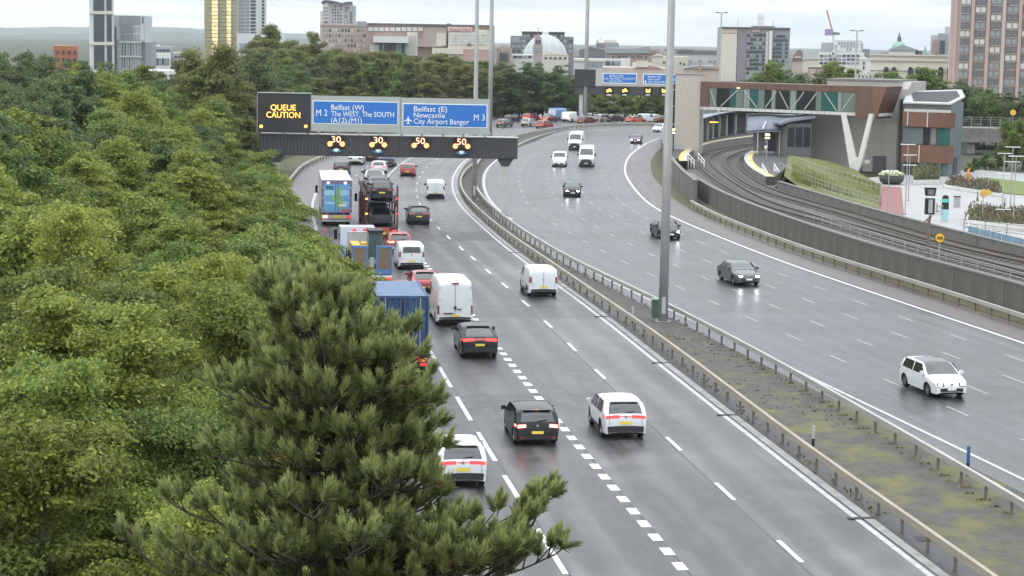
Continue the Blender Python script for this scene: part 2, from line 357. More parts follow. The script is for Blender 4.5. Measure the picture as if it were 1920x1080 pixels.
# ---- central reserve
def moss_mat():
    m = bpy.data.materials.new('mossy_reserve'); m.use_nodes = True; t = m.node_tree; p = t.nodes['Principled BSDF']; Lk = t.links.new
    tc = t.nodes.new('ShaderNodeTexCoord')
    def noise(sc, det, st=(1, 1, 1)):
        mp = t.nodes.new('ShaderNodeMapping'); mp.inputs['Scale'].default_value = st; Lk(tc.outputs['Object'], mp.inputs[0])
        n = t.nodes.new('ShaderNodeTexNoise'); n.inputs['Scale'].default_value = sc; n.inputs['Detail'].default_value = det; n.inputs['Roughness'].default_value = .65; Lk(mp.outputs[0], n.inputs['Vector']); return n.outputs['Fac']
    r = t.nodes.new('ShaderNodeValToRGB'); r.color_ramp.elements[0].position = .3; r.color_ramp.elements[1].position = .7
    r.color_ramp.elements[0].color = (.042, .037, .033, 1); r.color_ramp.elements[1].color = (.098, .086, .076, 1); Lk(noise(1.3, 7), r.inputs[0])
    # moss grows in patches along the near stretch
    sx = t.nodes.new('ShaderNodeSeparateXYZ'); Lk(tc.outputs['Object'], sx.inputs[0])
    mr = t.nodes.new('ShaderNodeMapRange'); mr.inputs[1].default_value = 112; mr.inputs[2].default_value = 84; mr.inputs[3].default_value = -.16; mr.inputs[4].default_value = .02; Lk(sx.outputs['Y'], mr.inputs[0])
    ad = t.nodes.new('ShaderNodeMath'); ad.operation = 'ADD'; Lk(noise(.55, 8, (1, .7, 1)), ad.inputs[0]); Lk(mr.outputs[0], ad.inputs[1])
    q = t.nodes.new('ShaderNodeValToRGB'); q.color_ramp.elements[0].position = .475; q.color_ramp.elements[1].position = .64; Lk(ad.outputs[0], q.inputs[0])
    ms = t.nodes.new('ShaderNodeValToRGB'); ms.color_ramp.elements[0].color = (.075, .075, .022, 1); ms.color_ramp.elements[1].color = (.16, .15, .045, 1); Lk(noise(6, 4), ms.inputs[0])
    x = t.nodes.new('ShaderNodeMix'); x.data_type = 'RGBA'; Lk(q.outputs[0], x.inputs[0]); Lk(r.outputs[0], x.inputs[6]); Lk(ms.outputs[0], x.inputs[7]); Lk(x.outputs[2], p.inputs['Base Color'])
    p.inputs['Roughness'].default_value = .8
    b = t.nodes.new('ShaderNodeBump'); b.inputs['Strength'].default_value = .6; b.inputs['Distance'].default_value = .03; Lk(noise(7, 6), b.inputs['Height']); Lk(b.outputs[0], p.inputs['Normal'])
    return m
MOSS = moss_mat()
RAIL1 = crv([(1990, 1165), (1865, 1077), (1657, 932), (1477, 810), (1385, 735), (1275, 655), (1185, 590), (1107, 540), (1035, 490), (955, 437), (905, 397), (870, 362), (862, 337), (868, 322), (880, 310), (902, 295)], .75)
RAIL2 = crv([(2080, 1035), (1920, 937), (1815, 872), (1690, 806), (1550, 725), (1440, 664), (1350, 617), (1252, 567), (1195, 540), (1065, 480), (1007, 445), (955, 412), (912, 375), (893, 350), (886, 330), (892, 308), (912, 285), (946, 260), (1000, 244), (1060, 235), (1130, 229), (1200, 228), (1262, 230)], .75)
def span(name, A, B, z, mat, n=140, ext=True):
    vs = []; fs = []
    for i in range(n + 1):
        f = i / n; a = A[min(len(A) - 1, int(f * (len(A) - 1)))]
        j = int(np.linalg.norm(B - a, axis=1).argmin()); b = B[j]
        vs += [(a[0], a[1], z), (b[0], b[1], z)]
        if i: fs.append((2 * i - 2, 2 * i - 1, 2 * i + 1, 2 * i))
    return mk(name, vs, fs, mat)
R1b, _ = back(RAIL1, 60); R2b, _ = back(RAIL2, 60); LEb = np.vstack([cat(RR, s, -16.6)[0].xy[:] for s in range(30, S1 + 86)][:] + [LE[i] - 0 for i in range(14, len(LE))])
def offs(R, d): return np.array([tuple(cat(R, s, d)[0].xy) for s in range(len(R))])
LEo = offs(LEb, -.25)
res_far = offs(REDGE[30:], .35)
tag(span('central_reserve', res_far, LEo, .012, MOSS), kind='structure')
DARK_ASPH = road_mat('reserve_asphalt', (.028, .027, .026), (.055, .053, .05), .55, .1)
tag(strip('reserve_margin', REDGE, .62, 2.2, 30, S0 + 175, .020, DARK_ASPH, d1b=1.0), kind='structure')
tag(strip('drain_channel', REDGE, .22, .58, 30, S0 + 240, .026, KERB), kind='structure')

# dark drain outlets that cut the edge line, and weeds on the reserve
DRAIN = M('drain_iron', (.022, .021, .020), .7, var=.3, scale=6)
dm = MB().box(-.55, .38, -.13, .13, 0, .012).mesh('drain_outlet', DRAIN)
for px, py in ((1606, 973), (1357, 779), (1233, 681), (1127, 594), (1040, 531), (960, 474)):
    s_, o_ = sdc(REDGE, G(px, py)); q, t_ = cat(REDGE, s_, .25); obj('drain_outlet', dm, carr_out, loc=(q.x, q.y, .022), rot=(0, 0, math.atan2(-t_.x, t_.y)))
gm_ = MB().box(-.3, .3, -.3, .3, 0, .01).mesh('manhole_cover', DRAIN)
for px, py in ((1735, 1012),): p = G(px, py); obj('manhole_cover', gm_, carr_out, loc=(p.x, p.y, .024))
rw = random.Random(21); wd = MB(); wd2 = MB()
for i in range(5200):
    s_ = 75 + rw.random() ** 1.4 * 150; u = rw.random(); p1, _ = cat(R1b, min(len(R1b) - 3, s_)); j = int(np.linalg.norm(R2b - np.array((p1.x, p1.y)), axis=1).argmin()); p2 = Vector((R2b[j][0], R2b[j][1], 0))
    edge = rw.random() < .3; f = (rw.choice((.02, .97)) + rw.gauss(0, .03)) if edge else rw.random()
    if not edge and math.sin(p1.y * .35 + f * 5) + math.sin(p1.y * .13 + 1.7) < .35: continue
    p = p1.lerp(p2, f); a = rw.random() * 6.28; h = rw.uniform(.03, .10 if not edge else .15); w_ = rw.uniform(.03, .09)
    (wd if rw.random() < .6 else wd2).quad(p + Vector((math.cos(a) * w_, math.sin(a) * w_, .012)), p - Vector((math.cos(a) * w_, math.sin(a) * w_, -.012)), p + Vector((rw.uniform(-.07, .07), rw.uniform(-.07, .07), h)))
tag(wd.build('reserve_weeds', M('weed_green', (.15, .15, .05), .85, var=.3, scale=1)), 'low green weeds along the barriers of the central reserve', 'weeds', kind='stuff')
tag(wd2.build('reserve_dry_grass', M('weed_straw', (.26, .22, .13), .85, var=.25, scale=1)), 'dry straw-coloured tufts along the barriers of the central reserve', 'grass', kind='stuff')
# ================================================================== BARRIERS, MASTS, GANTRIES
RAIL_Y = M('rail_ochre', (.30, .266, .205), .6, var=.22, scale=1.5, stretch=(1, 1, 1))
RAIL_G = M('rail_galvanised', (.36, .35, .32), .5, var=.2, scale=1.2)
POST_M = M('barrier_post', (.16, .145, .125), .7, var=.3, scale=4)
STEEL = M('mast_steel', (.40, .41, .41), .45, metal=.3, var=.12, scale=.8)
CLAD = M('gantry_cladding', (.050, .050, .054), .5, var=.12, scale=.6)
SIGNG = M('sign_backing', (.36, .39, .38), .55, var=.06, scale=.7)
SIGN_BLUE = M('sign_blue', (.030, .165, .52), .35)
SIGN_WHITE = M('sign_white', (.84, .86, .87), .4)
LEGM = M('gantry_leg', (.46, .46, .44), .55, var=.1, scale=1)
BLACKM = M('matt_black', (.012, .012, .013), .7)
LED_A = glow('amber_led', (1.0, .52, .10), 1.9); LED_W = glow('white_led', (1.0, .46, .30), 1.9); LED_R = glow('signal_lantern', (1.0, .27, .10), 3.0)
BEAM_L = 4.8
def barrier(label, R, s0, s1, mat, z0=.50, z1=.74, dep=.16, group='steel safety barriers', post=2.4, name='safety_barrier', back_=0.0):
    T = thing(name, label, 'barrier', group=group); n = int((s1 - s0) / BEAM_L)
    bm_ = MB().box(-dep / 2, dep / 2, -.5, .5, 0, z1 - z0).mesh('beam', mat); pm = MB().box(-.05, .05, -.03, .03, 0, z1 - .08).box(-.05, .05, -.06, .06, z0 + .02, z1 - .06).mesh('post', POST_M)
    p0, t = cat(R, s0); T.location = p0; T['label'] = label
    for i in range(n):
        a, _ = cat(R, s0 + i * BEAM_L); b, _ = cat(R, s0 + (i + 1) * BEAM_L); d = b - a; m = (a + b) / 2
        obj('beam', bm_, T, loc=m - p0 + Vector((0, 0, z0)), rot=(0, 0, math.atan2(-d.x, d.y)), scale=(1, d.length * .998, 1))
    k = int((s1 - s0) / post)
    for i in range(k):
        a, t = cat(R, s0 + .6 + i * post, back_); obj('post', pm, T, loc=a - p0, rot=(0, 0, math.atan2(-t.x, t.y)))
    return T
barrier('ochre-tinted steel barrier beside the queueing lanes of the central reserve', RAIL1, 0, len(RAIL1) - 3, RAIL_Y, back_=.02)
barrier('pale steel barrier beside the wet oncoming lanes of the central reserve', RAIL2, 0, len(RAIL2) - 3, RAIL_G, back_=-.02)
RAIL3 = crv([(2050, 632), (1920, 589), (1765, 540), (1552, 477), (1470, 449), (1440, 437), (1345, 402), (1279, 366)], .72)
RAIL3 = back(RAIL3, 45)[0]
barrier('steel barrier at the foot of the railway retaining wall', RAIL3, 0, len(RAIL3) - 2, RAIL_G)
RAIL4 = crv([(470, 400), (510, 362), (542, 337), (567, 307), (610, 289), (660, 272)], .72)
barrier('steel barrier on the grass verge at the left edge of the road', RAIL4, 0, len(RAIL4) - 2, RAIL_G)

def mast(label, px, py, h, r0, r1, heads=True, name='lamp_mast'):
    p = G(px, py); T = thing(name, label, 'lamp mast', p, group='tall lamp masts along the motorway')
    MB().box(-.45, .45, -.45, .45, 0, .12).build('base', M('mast_base', (.2, .2, .2), .8), T)
    MB().tube([(0, 0, .1), (0, 0, h * .35), (0, 0, h * .7), (0, 0, h)], [r0, r0 * .8 + r1 * .2, r0 * .4 + r1 * .6, r1], 12).build('pole', STEEL, T, True)
    MB().box(-.11, .11, -r0 - .035, -r0 + .06, .55, 1.5).build('access_door', M('mast_door', (.42, .43, .44), .5), T)
    for sg in (-1, 1):
        a = MB().tube([(0, 0, h - .1), (sg * .9, 0, h + .25), (sg * 2.0, 0, h + .3)], [.05, .045, .04], 6).build('arm', STEEL, T)
        MB().box(sg * 2.4 - .4, sg * 2.4 + .4, -.14, .14, h + .24, h + .36).build('lantern', SIGNG, a)
    return T
mast('tall grey lamp mast standing in the central reserve beside a green cabinet', 1243, 605, 27, .275, .15)
mast('tall lamp mast rising behind the blue gantry signs, left of the pair', 889, 377, 30, .24, .13)
mast('tall lamp mast rising behind the blue gantry signs, right of the pair', 918, 266, 44, .36, .20)
mast('tall lamp mast on the far bend left of the distant gantry', 1097, 229, 52, .42, .24)
# small things of the reserve
p = G(1229, 598); T = thing('roadside_cabinet', 'green roadside cabinet at the foot of the near lamp mast', 'cabinet', p)
GREENC = M('cabinet_green', (.075, .13, .095), .55, var=.15, scale=3)
MB().box(-.24, .24, -.3, .3, .06, 1.12).build('housing', GREENC, T); MB().box(-.29, .29, -.35, .35, 1.12, 1.2).build('lid', M('cabinet_lid', (.17, .24, .19), .5), T); MB().box(-.3, .3, -.36, .36, 0, .06).build('plinth', KERB, T)
for lb, px, py, h, cm in (('short white marker post by the ochre barrier below the cabinet', 1186, 606, .95, M('marker_grey', (.42, .43, .42), .6)), ('white marker post with black foot beside the ochre barrier, foreground', 1524, 842, .95, M('marker_grey', (.42, .43, .42), .6)), ('blue-topped marker post on the pale barrier at the right', 1814, 893, 1.15, M('marker_blue', (.03, .10, .28), .5))):
    T = thing('marker_post', lb, 'marker post', G(px, py)); MB().box(-.055, .055, -.03, .03, 0, h * .45).build('foot', BLACKM, T); MB().box(-.058, .058, -.033, .033, h * .45, h).build('blade', cm, T)

# ---- the near gantry
GD = 180.0
def gx(px, py=250): return V(px, py, GD).x
def gz(px, py): return V(px, py, GD).z
T = thing('sign_gantry', 'dark ribbed sign gantry across the queueing lanes', 'gantry', (0, GD, 0)); GANT = T
xl, xr = gx(487), gx(971); zb_, zt_ = gz(729, 292.5), gz(729, 254.5)
beam = MB()
n = int((xr - xl) / .155); poly = []
for i in range(n + 1):
    x = xl + (xr - xl) * i / n; poly.append((x, -.55 - (.035 if i % 2 else 0)))
poly += [(xr, .55), (xl, .55)]
beam.prism(poly, zb_, zt_).build('ribbed_beam', CLAD, T)
MB().box(xl - .02, xr + .02, -.66, .6, zt_, zt_ + .08).build('top_rail', LEGM, T)
MB().box(xl, xr, -.5, .5, zb_ - .06, zb_).build('bottom_rail', CLAD, T)
for px in (518.5, 947):
    x = gx(px, 320); leg = MB().box(x - .27, x + .27, -.3, .3, .0, zb_ - .75).build('leg', LEGM, T)
    MB().prism_y([(x - .34, zb_ - .75), (x + .34, zb_ - .75), (x + .75, zb_ - .06), (x - .75, zb_ - .06)], -.32, .32).build('bracket', CLAD, leg); MB().box(x - .5, x + .5, -.5, .5, 0, .12).build('foot_plate', KERB, leg)
for px in (489, 533, 578, 597, 636, 675, 714, 754, 792, 831, 869, 909): x = gx(px); MB().box(x - .10, x + .10, -.75, -.2, zt_ + .08, zt_ + .42).build('sign_bracket', LEGM, T)
def rect(px0, px1, py0, py1, y0, y1, D=GD):
    cx = (px0 + px1) / 2; a, b = V(px0, (py0 + py1) / 2, D).x, V(px1, (py0 + py1) / 2, D).x; z1, z0 = V(cx, py0, D).z, V(cx, py1, D).z
    return a, b, y0, y1, z0, z1
# message sign
T2 = thing('message_sign', 'black electronic sign reading QUEUE CAUTION on the near gantry', 'sign', (0, GD, 0))
MB().box(*rect(485.5, 584, 174.5, 248, -.95, -.35)).build('housing', M('message_sign_black', (.030, .030, .033), .55, var=.1, scale=1), T2)
a = rect(485.5, 584, 174.5, 248, -.95, -.35); fr = MB()
fr.box(a[0] - .04, a[1] + .04, -1.0, -.4, a[5], a[5] + .07).box(a[0] - .05, a[0], -1.0, -.4, a[4], a[5]); fr.build('frame', SIGNG, T2)
write('QUEUE', LED_A, T2, gx(510, 200), gx(557, 200), gz(533, 206.2), gz(533, 195.5) - gz(533, 206.2), -.97)
write('CAUTION', LED_A, T2, gx(502, 214), gx(565, 214), gz(533, 220), gz(533, 209) - gz(533, 220), -.97)
for px in (492.3, 575.5): MB().lathe([(0, -.06), (.15, -.06), (.15, .05)], 14, 'y', (gx(px, 236), -.96, gz(px, 236))).build('lantern', LED_A, T2)
# blue signs
def dsign(lb, b0, b1, texts, plane=None):
    S = thing('direction_sign', lb, 'sign', (0, GD, 0))
    r = rect(*b0, -1.0, -.88); MB().box(*r).build('backing_board', SIGNG, S)
    r = rect(*b1, -1.03, -1.0); MB().box(r[0] - .07, r[1] + .07, -1.02, -1.0, r[4] - .07, r[5] + .07).build('white_border', SIGN_WHITE, S)
    MB().box(r[0], r[1], -1.035, -1.02, r[4], r[5]).build('blue_panel', SIGN_BLUE, S)
    for s, x0, x1, yt, yb in texts: write(s, SIGN_WHITE, S, gx(x0, yb), gx(x1, yb), gz(x0, yb), gz(x0, yt) - gz(x0, yb), -1.05)
    if plane:
        cx, cz = gx(plane[0], plane[1]), gz(plane[0], plane[1]); pl = [(0, .34), (.05, .28), (.06, .12), (.36, -.06), (.36, -.13), (.06, -.03), (.05, -.22), (.14, -.30), (.14, -.36), (0, -.31)]
        full = pl + [(-x, z) for x, z in pl[::-1][1:-1]]
        MB().prism_y([(cx + x, cz + z) for x, z in full][::-1], -1.05, -1.036).build('aircraft_symbol', SIGN_WHITE, S)
    return S
dsign('blue M2 sign for Belfast (W) on the near gantry', (585.5, 752, 180, 246.5), (590, 746.5, 190.5, 231),
      [('M 2', 595, 616, 204.5, 216), ('Belfast (W)', 623, 684, 195.3, 205), ('The WEST, The SOUTH', 623, 740, 207.5, 217), ('(A12),(M1)', 623, 680, 219.5, 229)])
dsign('blue M3 sign with an aircraft symbol on the near gantry', (753, 918.5, 184, 250), (757.5, 912.5, 195.5, 236.5),
      [('M 3', 889, 909, 213.5, 225), ('Belfast (E)', 777, 839, 198.3, 208), ('Newcastle', 777, 835, 210, 219.5), ('City Airport Bangor', 777, 880, 221.3, 231)], (766.5, 224.5))
for px, num, ch, lb in ((632, '30', 1, 'leftmost lane signal showing 30 on the near gantry'), (710.5, '30', 1, 'second lane signal from the left on the near gantry'), (789, '50', 0, 'third lane signal from the left on the near gantry'), (866, '50', 1, 'rightmost lane signal on the near gantry')):
    S = thing('lane_signal', lb, 'signal', (0, GD, 0), group='lane signals on the near gantry'); py = 262 + (px - 632) * .0185
    x, z = gx(px, py), gz(px, py); MB().box(x - .72, x + .72, -.85, -.58, z - .62, z + .42).build('housing', BLACKM, S)
    write(num, LED_W, S, x - .42, x + .42, z - .20, .56, -.88)
    for sg in (-1, 1): MB().lathe([(0, -.05), (.23, -.05), (.23, .04)], 12, 'y', (x + sg * .56, -.86, z - .34)).build('lantern', LED_R, S)
    if ch:
        zz = z - 1.06; MB().prism_y([(x - .30, zz + .22), (x, zz), (x + .30, zz + .22), (x, zz + .32)], -.82, -.62).build('white_hood', SIGN_WHITE, S)
        MB().prism_y([(x - .52, zz + .14), (x - .30, zz - .0), (x, zz - .06), (x + .30, zz), (x + .52, zz + .14), (x, zz + .1)], -.78, -.62).build('blue_plate', M('hood_blue', (.10, .33, .60), .5), S)
# ---- the far gantry
FD = 395.0
T = thing('sign_gantry', 'distant dark sign gantry beyond the bend', 'gantry', (0, FD, 0))
r = rect(1077, 1275, 162, 178, -.6, .6, FD); MB().box(*r).build('beam', CLAD, T); zbm = r[4]
for px in (1089, 1300): x = V(px, 200, FD).x; MB().box(x - .35, x + .35, -.3, .3, 0, zbm).build('leg', LEGM, T)
S = thing('message_sign', 'blank dark message sign on the distant gantry', 'sign', (0, FD, 0)); MB().box(*rect(1077, 1116.5, 131, 162, -1, -.5, FD)).build('housing', M('message_sign_black'), S); r = rect(1077, 1116.5, 131, 162, -1, -.5, FD); MB().box(r[0] - .08, r[1] + .08, -1.02, -.48, r[5], r[5] + .12).build('frame', CLAD, S)
def fsign(lb, b, tx, pl=None):
    S = thing('direction_sign', lb, 'sign', (0, FD, 0)); r = rect(b[0] - 2.2, b[1] + 2.2, b[2] - 3.2, b[3] + 4.4, -1.0, -.9, FD); MB().box(*r).build('backing_board', SIGNG, S)
    r = rect(*b, -1.04, -1.02, FD); MB().box(r[0] - .14, r[1] + .14, -1.02, -1.0, r[4] - .14, r[5] + .14).build('white_border', SIGN_WHITE, S); MB().box(*r).build('blue_panel', SIGN_BLUE, S)
    for s, x0, x1, yt, yb in tx: write(s, SIGN_WHITE, S, V(x0, yb, FD).x, V(x1, yb, FD).x, V(x0, yb, FD).z, V(x0, yt, FD).z - V(x0, yb, FD).z, -1.06)
    if pl:
        c = V(pl[0], pl[1], FD); q = MB().prism_y([(c.x - .3, c.z), (c.x - .06, c.z - .06), (c.x - .06, c.z - .3), (c.x + .06, c.z - .3), (c.x + .06, c.z - .06), (c.x + .3, c.z), (c.x + .06, c.z + .14), (c.x, c.z + .34), (c.x - .06, c.z + .14)], -1.06, -1.045); q.build('aircraft_symbol', SIGN_WHITE, S)
fsign('blue M2 sign on the distant gantry', (1131, 1192, 138.5, 155), [('M 2', 1133.5, 1140, 145, 149.5), ('Belfast (W)', 1142.5, 1168, 140, 143.6), ('The WEST, The SOUTH', 1142.5, 1189, 145, 148.6), ('(A12),(M1)', 1142.5, 1166, 149.6, 153.2)])
fsign('blue M3 sign on the distant gantry, partly behind the near lamp mast', (1206.5, 1268, 140, 157), [('M 3', 1259.5, 1266, 147, 151.5), ('Belfast (E)', 1214.5, 1239, 141.6, 145.2), ('Newcastle', 1214.5, 1237, 146.4, 150), ('City Airport Bangor', 1214.5, 1256, 151.2, 154.8)], (1209.6, 153))
for i, px in enumerate((1141.5, 1171, 1214.5, 1244.5)):
    S = thing('lane_signal', ('leftmost', 'second', 'third', 'rightmost')[i] + ' amber lane signal in the row on the distant gantry', 'signal', (0, FD, 0), group='lane signals on the distant gantry'); c = V(px, 169.5, FD)
    MB().box(c.x - .85, c.x + .85, -.9, -.62, c.z - .75, c.z + .75).build('housing', BLACKM, S)
    a = MB().prism_y([(c.x - .5, c.z - .35), (c.x - .15, c.z - .35), (c.x + .1, c.z - .1), (c.x + .5, c.z - .3), (c.x + .5, c.z + .1), (c.x + .1, c.z + .45), (c.x - .2, c.z + .2), (c.x - .5, c.z + .1)] if i < 2 else [(c.x - .42, c.z - .4), (c.x + .42, c.z - .4), (c.x + .42, c.z + .42), (c.x + .1, c.z + .1), (c.x - .1, c.z + .1), (c.x - .42, c.z + .42)], -.95, -.9); a.build('amber_symbol', LED_A, S)
    MB().prism_y([(c.x - .45, c.z - .95), (c.x + .45, c.z - .95), (c.x + .3, c.z - .76), (c.x - .3, c.z - .76)], -.95, -.62).build('white_hood', SIGN_WHITE, S)
# ================================================================== RAILWAY AND STATION
CONC = M('weathered_concrete', (.105, .098, .092), .8, col2=(.20, .19, .175), scale=.9, bump=.3, stretch=(1, 1, .35))
CONC_D = M('dark_concrete', (.078, .071, .064), .85, col2=(.165, .150, .136), scale=.7, bump=.3, stretch=(1, 1, .25))
CAPM = M('coping_concrete', (.17, .165, .155), .8, var=.25, scale=1.5)
BALLAST = M('ballast', (.055, .050, .046), .9, col2=(.125, .115, .105), scale=3.0, bump=1.0, bscale=12)
RAILS = M('rail_steel', (.10, .078, .062), .5, metal=.4, var=.2, scale=2)
WALLN = crv([(2050, 575), (1920, 528), (1740, 486), (1560, 433), (1440, 392.5), (1345, 355), (1290, 322)], 1.95)     # top edge of the wall beside the road
WALLF = crv([(2050, 492), (1920, 462), (1747, 420), (1650, 395), (1547, 365), (1452, 337)], 1.9)                         # parapet on the plaza side
TR_A = crv([(2060, 549), (1920, 518), (1740, 470), (1600, 428), (1440, 386), (1354, 339), (1322, 312), (1315, 300), (1327, 289), (1358, 280), (1418, 271.5), (1480, 266)], 1.1)
TR_B = crv([(2060, 518), (1920, 492), (1740, 448), (1600, 405), (1440, 360), (1398, 337), (1372, 316), (1369, 304), (1380, 293), (1398, 286), (1425, 279), (1480, 272)], 1.1)
WALLN, WALLF, TR_A, TR_B = (back(q_, 45)[0] for q_ in (WALLN, WALLF, TR_A, TR_B))       # they run on past the right edge of the picture
def wall_panels(name, label, R, s0, s1, z0, z1, th, ln, mat, capm, side=1, cap=.12, ribs=False):
    T = thing(name, label, 'wall'); p0, _ = cat(R, s0); T.location = p0; n = int((s1 - s0) / ln)
    pm = MB().box(-th / 2, th / 2, -.5, .5, z0, z1)
    me = pm.mesh('panel', mat); cm = MB().box(-th / 2 - .05, th / 2 + .05, -.5, .5, z1, z1 + cap).mesh('coping', capm)
    for i in range(n):
        a, _ = cat(R, s0 + i * ln); b, _ = cat(R, s0 + (i + 1) * ln); d = b - a; rt = (0, 0, math.atan2(-d.x, d.y)); m = (a + b) / 2 - p0
        jit = .012 * ((i * 7) % 3 - 1)
        obj('panel', me, T, loc=m + Vector((d.y, -d.x, 0)).normalized() * jit, rot=rt, scale=(1, d.length - .035, 1)); obj('coping', cm, T, loc=m, rot=rt, scale=(1, d.length - .01, 1))
    return T
wall_panels('retaining_wall', 'long dark concrete panel wall between motorway and railway', WALLN, 0, len(WALLN) - 2, 0, 1.83, .3, 2.4, CONC_D, CAPM)
wall_panels('parapet_wall', 'long grey concrete parapet between railway and plaza', WALLF, 0, len(WALLF) - 2, .2, 1.8, .28, 3.0, CONC, CAPM)
WB = crv([(1304, 384), (1280, 362), (1260, 336), (1248, 312), (1242, 292), (1242, 272), (1250, 256)], 0, sm=2)
wall_panels('boundary_wall', 'tall stained concrete wall at the road bend below the station', WB, 0, len(WB) - 2, 0, 2.35, .3, 3.2, CONC, CAPM)
# track bed between the two walls and on into the station
bed = [tuple(cat(WALLN, s)[0]) for s in range(0, len(WALLN) - 2, 6)] + [tuple(G(x, y, 1.0)) for x, y in ((1285, 312), (1290, 292), (1330, 268), (1480, 258), (1560, 262), (1520, 300), (1452, 352))] + [tuple(cat(WALLF, s)[0]) for s in range(len(WALLF) - 3, 0, -6)]
tag(mk('track_bed', [(x, y, 1.0) for x, y, *_ in bed], [tuple(range(len(bed)))], BALLAST), kind='structure')
SLEEP = MB().box(-1.25, 1.25, -.13, .13, 0, .14).mesh('sleeper', M('sleeper_concrete', (.15, .14, .128), .85, var=.3, scale=3))
def track(label, R):
    T = thing('railway_track', label, 'track'); p0, _ = cat(R, 0); T.location = p0
    for sg in (-1, 1):
        m = MB(); pts = [cat(R, s, sg * .8)[0] - p0 for s in range(0, len(R) - 2, 3)]
        for a, b in zip(pts[:-1], pts[1:]): m.bar(a + Vector((0, 0, 1.22)), b + Vector((0, 0, 1.22)), .11, .16)
        m.build('rail', RAILS, T)
    for i in range(int((len(R) - 4) / .85)):
        if i > 295: break
        a, t = cat(R, 1 + i * .85); obj('sleeper', SLEEP, T, loc=a - p0 + Vector((0, 0, 1.0)), rot=(0, 0, math.atan2(-t.x, t.y)))
track('railway track nearer the motorway wall', TR_A); track('railway track nearer the plaza parapet', TR_B)
# hand rail and cable trough on the wall side
FENW = M('fence_wire', (.36, .36, .35), .5, metal=.3)
def railing(name, label, pts, h, post, mat, nr=3, cat_='railing', r=.022, bars=0, curve=None, pr=None):
    R = curve; T = thing(name, label, cat_, group=None); p0, _ = cat(R, 0); z = pts; T.location = (p0.x, p0.y, z)
    n = max(2, int((len(R) - 2) / post)); P_ = [cat(R, i * (len(R) - 2) / n)[0] - Vector((p0.x, p0.y, 0)) for i in range(n + 1)]
    pm = MB().tube([(0, 0, 0), (0, 0, h)], pr or r * 1.3, 6).mesh('post', mat)
    for q in P_: obj('post', pm, T, loc=q)
    for k in range(nr):
        m = MB(); m.tube([q + Vector((0, 0, h * (1 - .9 * k / max(1, nr - .5)))) for q in P_], r, 5).build('rail', mat, T)
    return T
HR = crv([(2050, 566), (1920, 521), (1740, 478), (1600, 434), (1500, 402)], 2.1); railing('handrail', 'thin steel handrail along the top of the motorway wall', 1.95, .55, 2.4, FENW, 2, curve=HR)

# ---- platforms
PLAT = M('platform_asphalt', (.06, .058, .056), .7, var=.2, scale=1.5); YEL = M('platform_yellow', (.55, .44, .16), .65, var=.15, scale=2); EDGE = M('platform_edge', (.42, .41, .38), .7, var=.15, scale=2)
def platform(label, edge, inner, z, cat_='platform'):
    E_ = [G(x, y, z) for x, y in edge]; I_ = [G(x, y, z) for x, y in inner]; c = E_[0].copy(); c.z = 0
    T = thing('platform', label, cat_, c)
    Ed = crv(edge, z, sm=2); side = -1 if label.startswith('near') else 1
    poly = [(p[0] - c.x, p[1] - c.y) for p in Ed] + [(p.x - c.x, p.y - c.y) for p in I_[::-1]]
    MB().prism(poly, .9, z).build('deck', PLAT, T)
    m = MB(); y_ = MB(); w = MB(); n = len(Ed)
    for i in range(0, n - 2, 2):
        j = min(i + 2, n - 1); a, b = cat(Ed, i)[0], cat(Ed, j)[0]; a1, b1 = cat(Ed, i, side * .45)[0], cat(Ed, j, side * .45)[0]; a2, b2 = cat(Ed, i, side * 1.0)[0], cat(Ed, j, side * 1.0)[0]
        cc = Vector((c.x, c.y, 0)); u = Vector((0, 0, z + .012)); m.quad(a - cc + u, b - cc + u, b1 - cc + u, a1 - cc + u); y_.quad(a1 - cc + u, b1 - cc + u, b2 - cc + u, a2 - cc + u)
        a0, b0 = cat(Ed, i, -side * .02)[0], cat(Ed, j, -side * .02)[0]; w.quad(a0 - cc + Vector((0, 0, 1.0)), b0 - cc + Vector((0, 0, 1.0)), b0 - cc + u, a0 - cc + u)
    m.build('edge_slab', EDGE, T); y_.build('yellow_line', YEL, T); w.build('edge_wall', CONC, T)
    return T
platform('near platform with a pale yellow edge at the foot of the station wall', [(1289, 302), (1287, 294), (1294, 284), (1315, 273), (1350, 264), (1390, 258), (1440, 252.5)], [(1262, 296), (1262, 282), (1275, 270), (1310, 258), (1350, 250), (1390, 246), (1440, 242)], 1.95)
platform('curved island platform with a broad yellow edge', [(1436, 331), (1415, 320), (1400, 308), (1394, 297), (1397, 289), (1410, 281), (1435, 273), (1475, 266)], [(1452, 331), (1470, 318), (1480, 305), (1485, 297), (1488, 290), (1492, 283), (1500, 276), (1510, 268)], 1.95)
# steps at the platform ends
for lb, px, py, rz in (('white railed steps at the end of the near platform', 1301, 316, .5), ('white railed steps at the end of the island platform', 1441, 338, .3)):
    T = thing('platform_steps', lb, 'steps', G(px, py, 1.0), rz)
    for k in range(4): MB().box(-.7, .7, -.3 * k - .3, -.3 * k, 0, .9 - .22 * k).build('step', CONC, T)
    for sg in (-1, 1):
        m = MB(); m.bar((sg * .72, .3, 1.85), (sg * .72, -1.2, 1.0), .06).bar((sg * .72, .3, 1.4), (sg * .72, -1.2, .55), .05)
        for k in range(3): m.bar((sg * .72, .2 - .65 * k, 0.1), (sg * .72, .2 - .65 * k, 1.75 - .36 * k), .06)
        m.build('handrail', SIGN_WHITE, T)
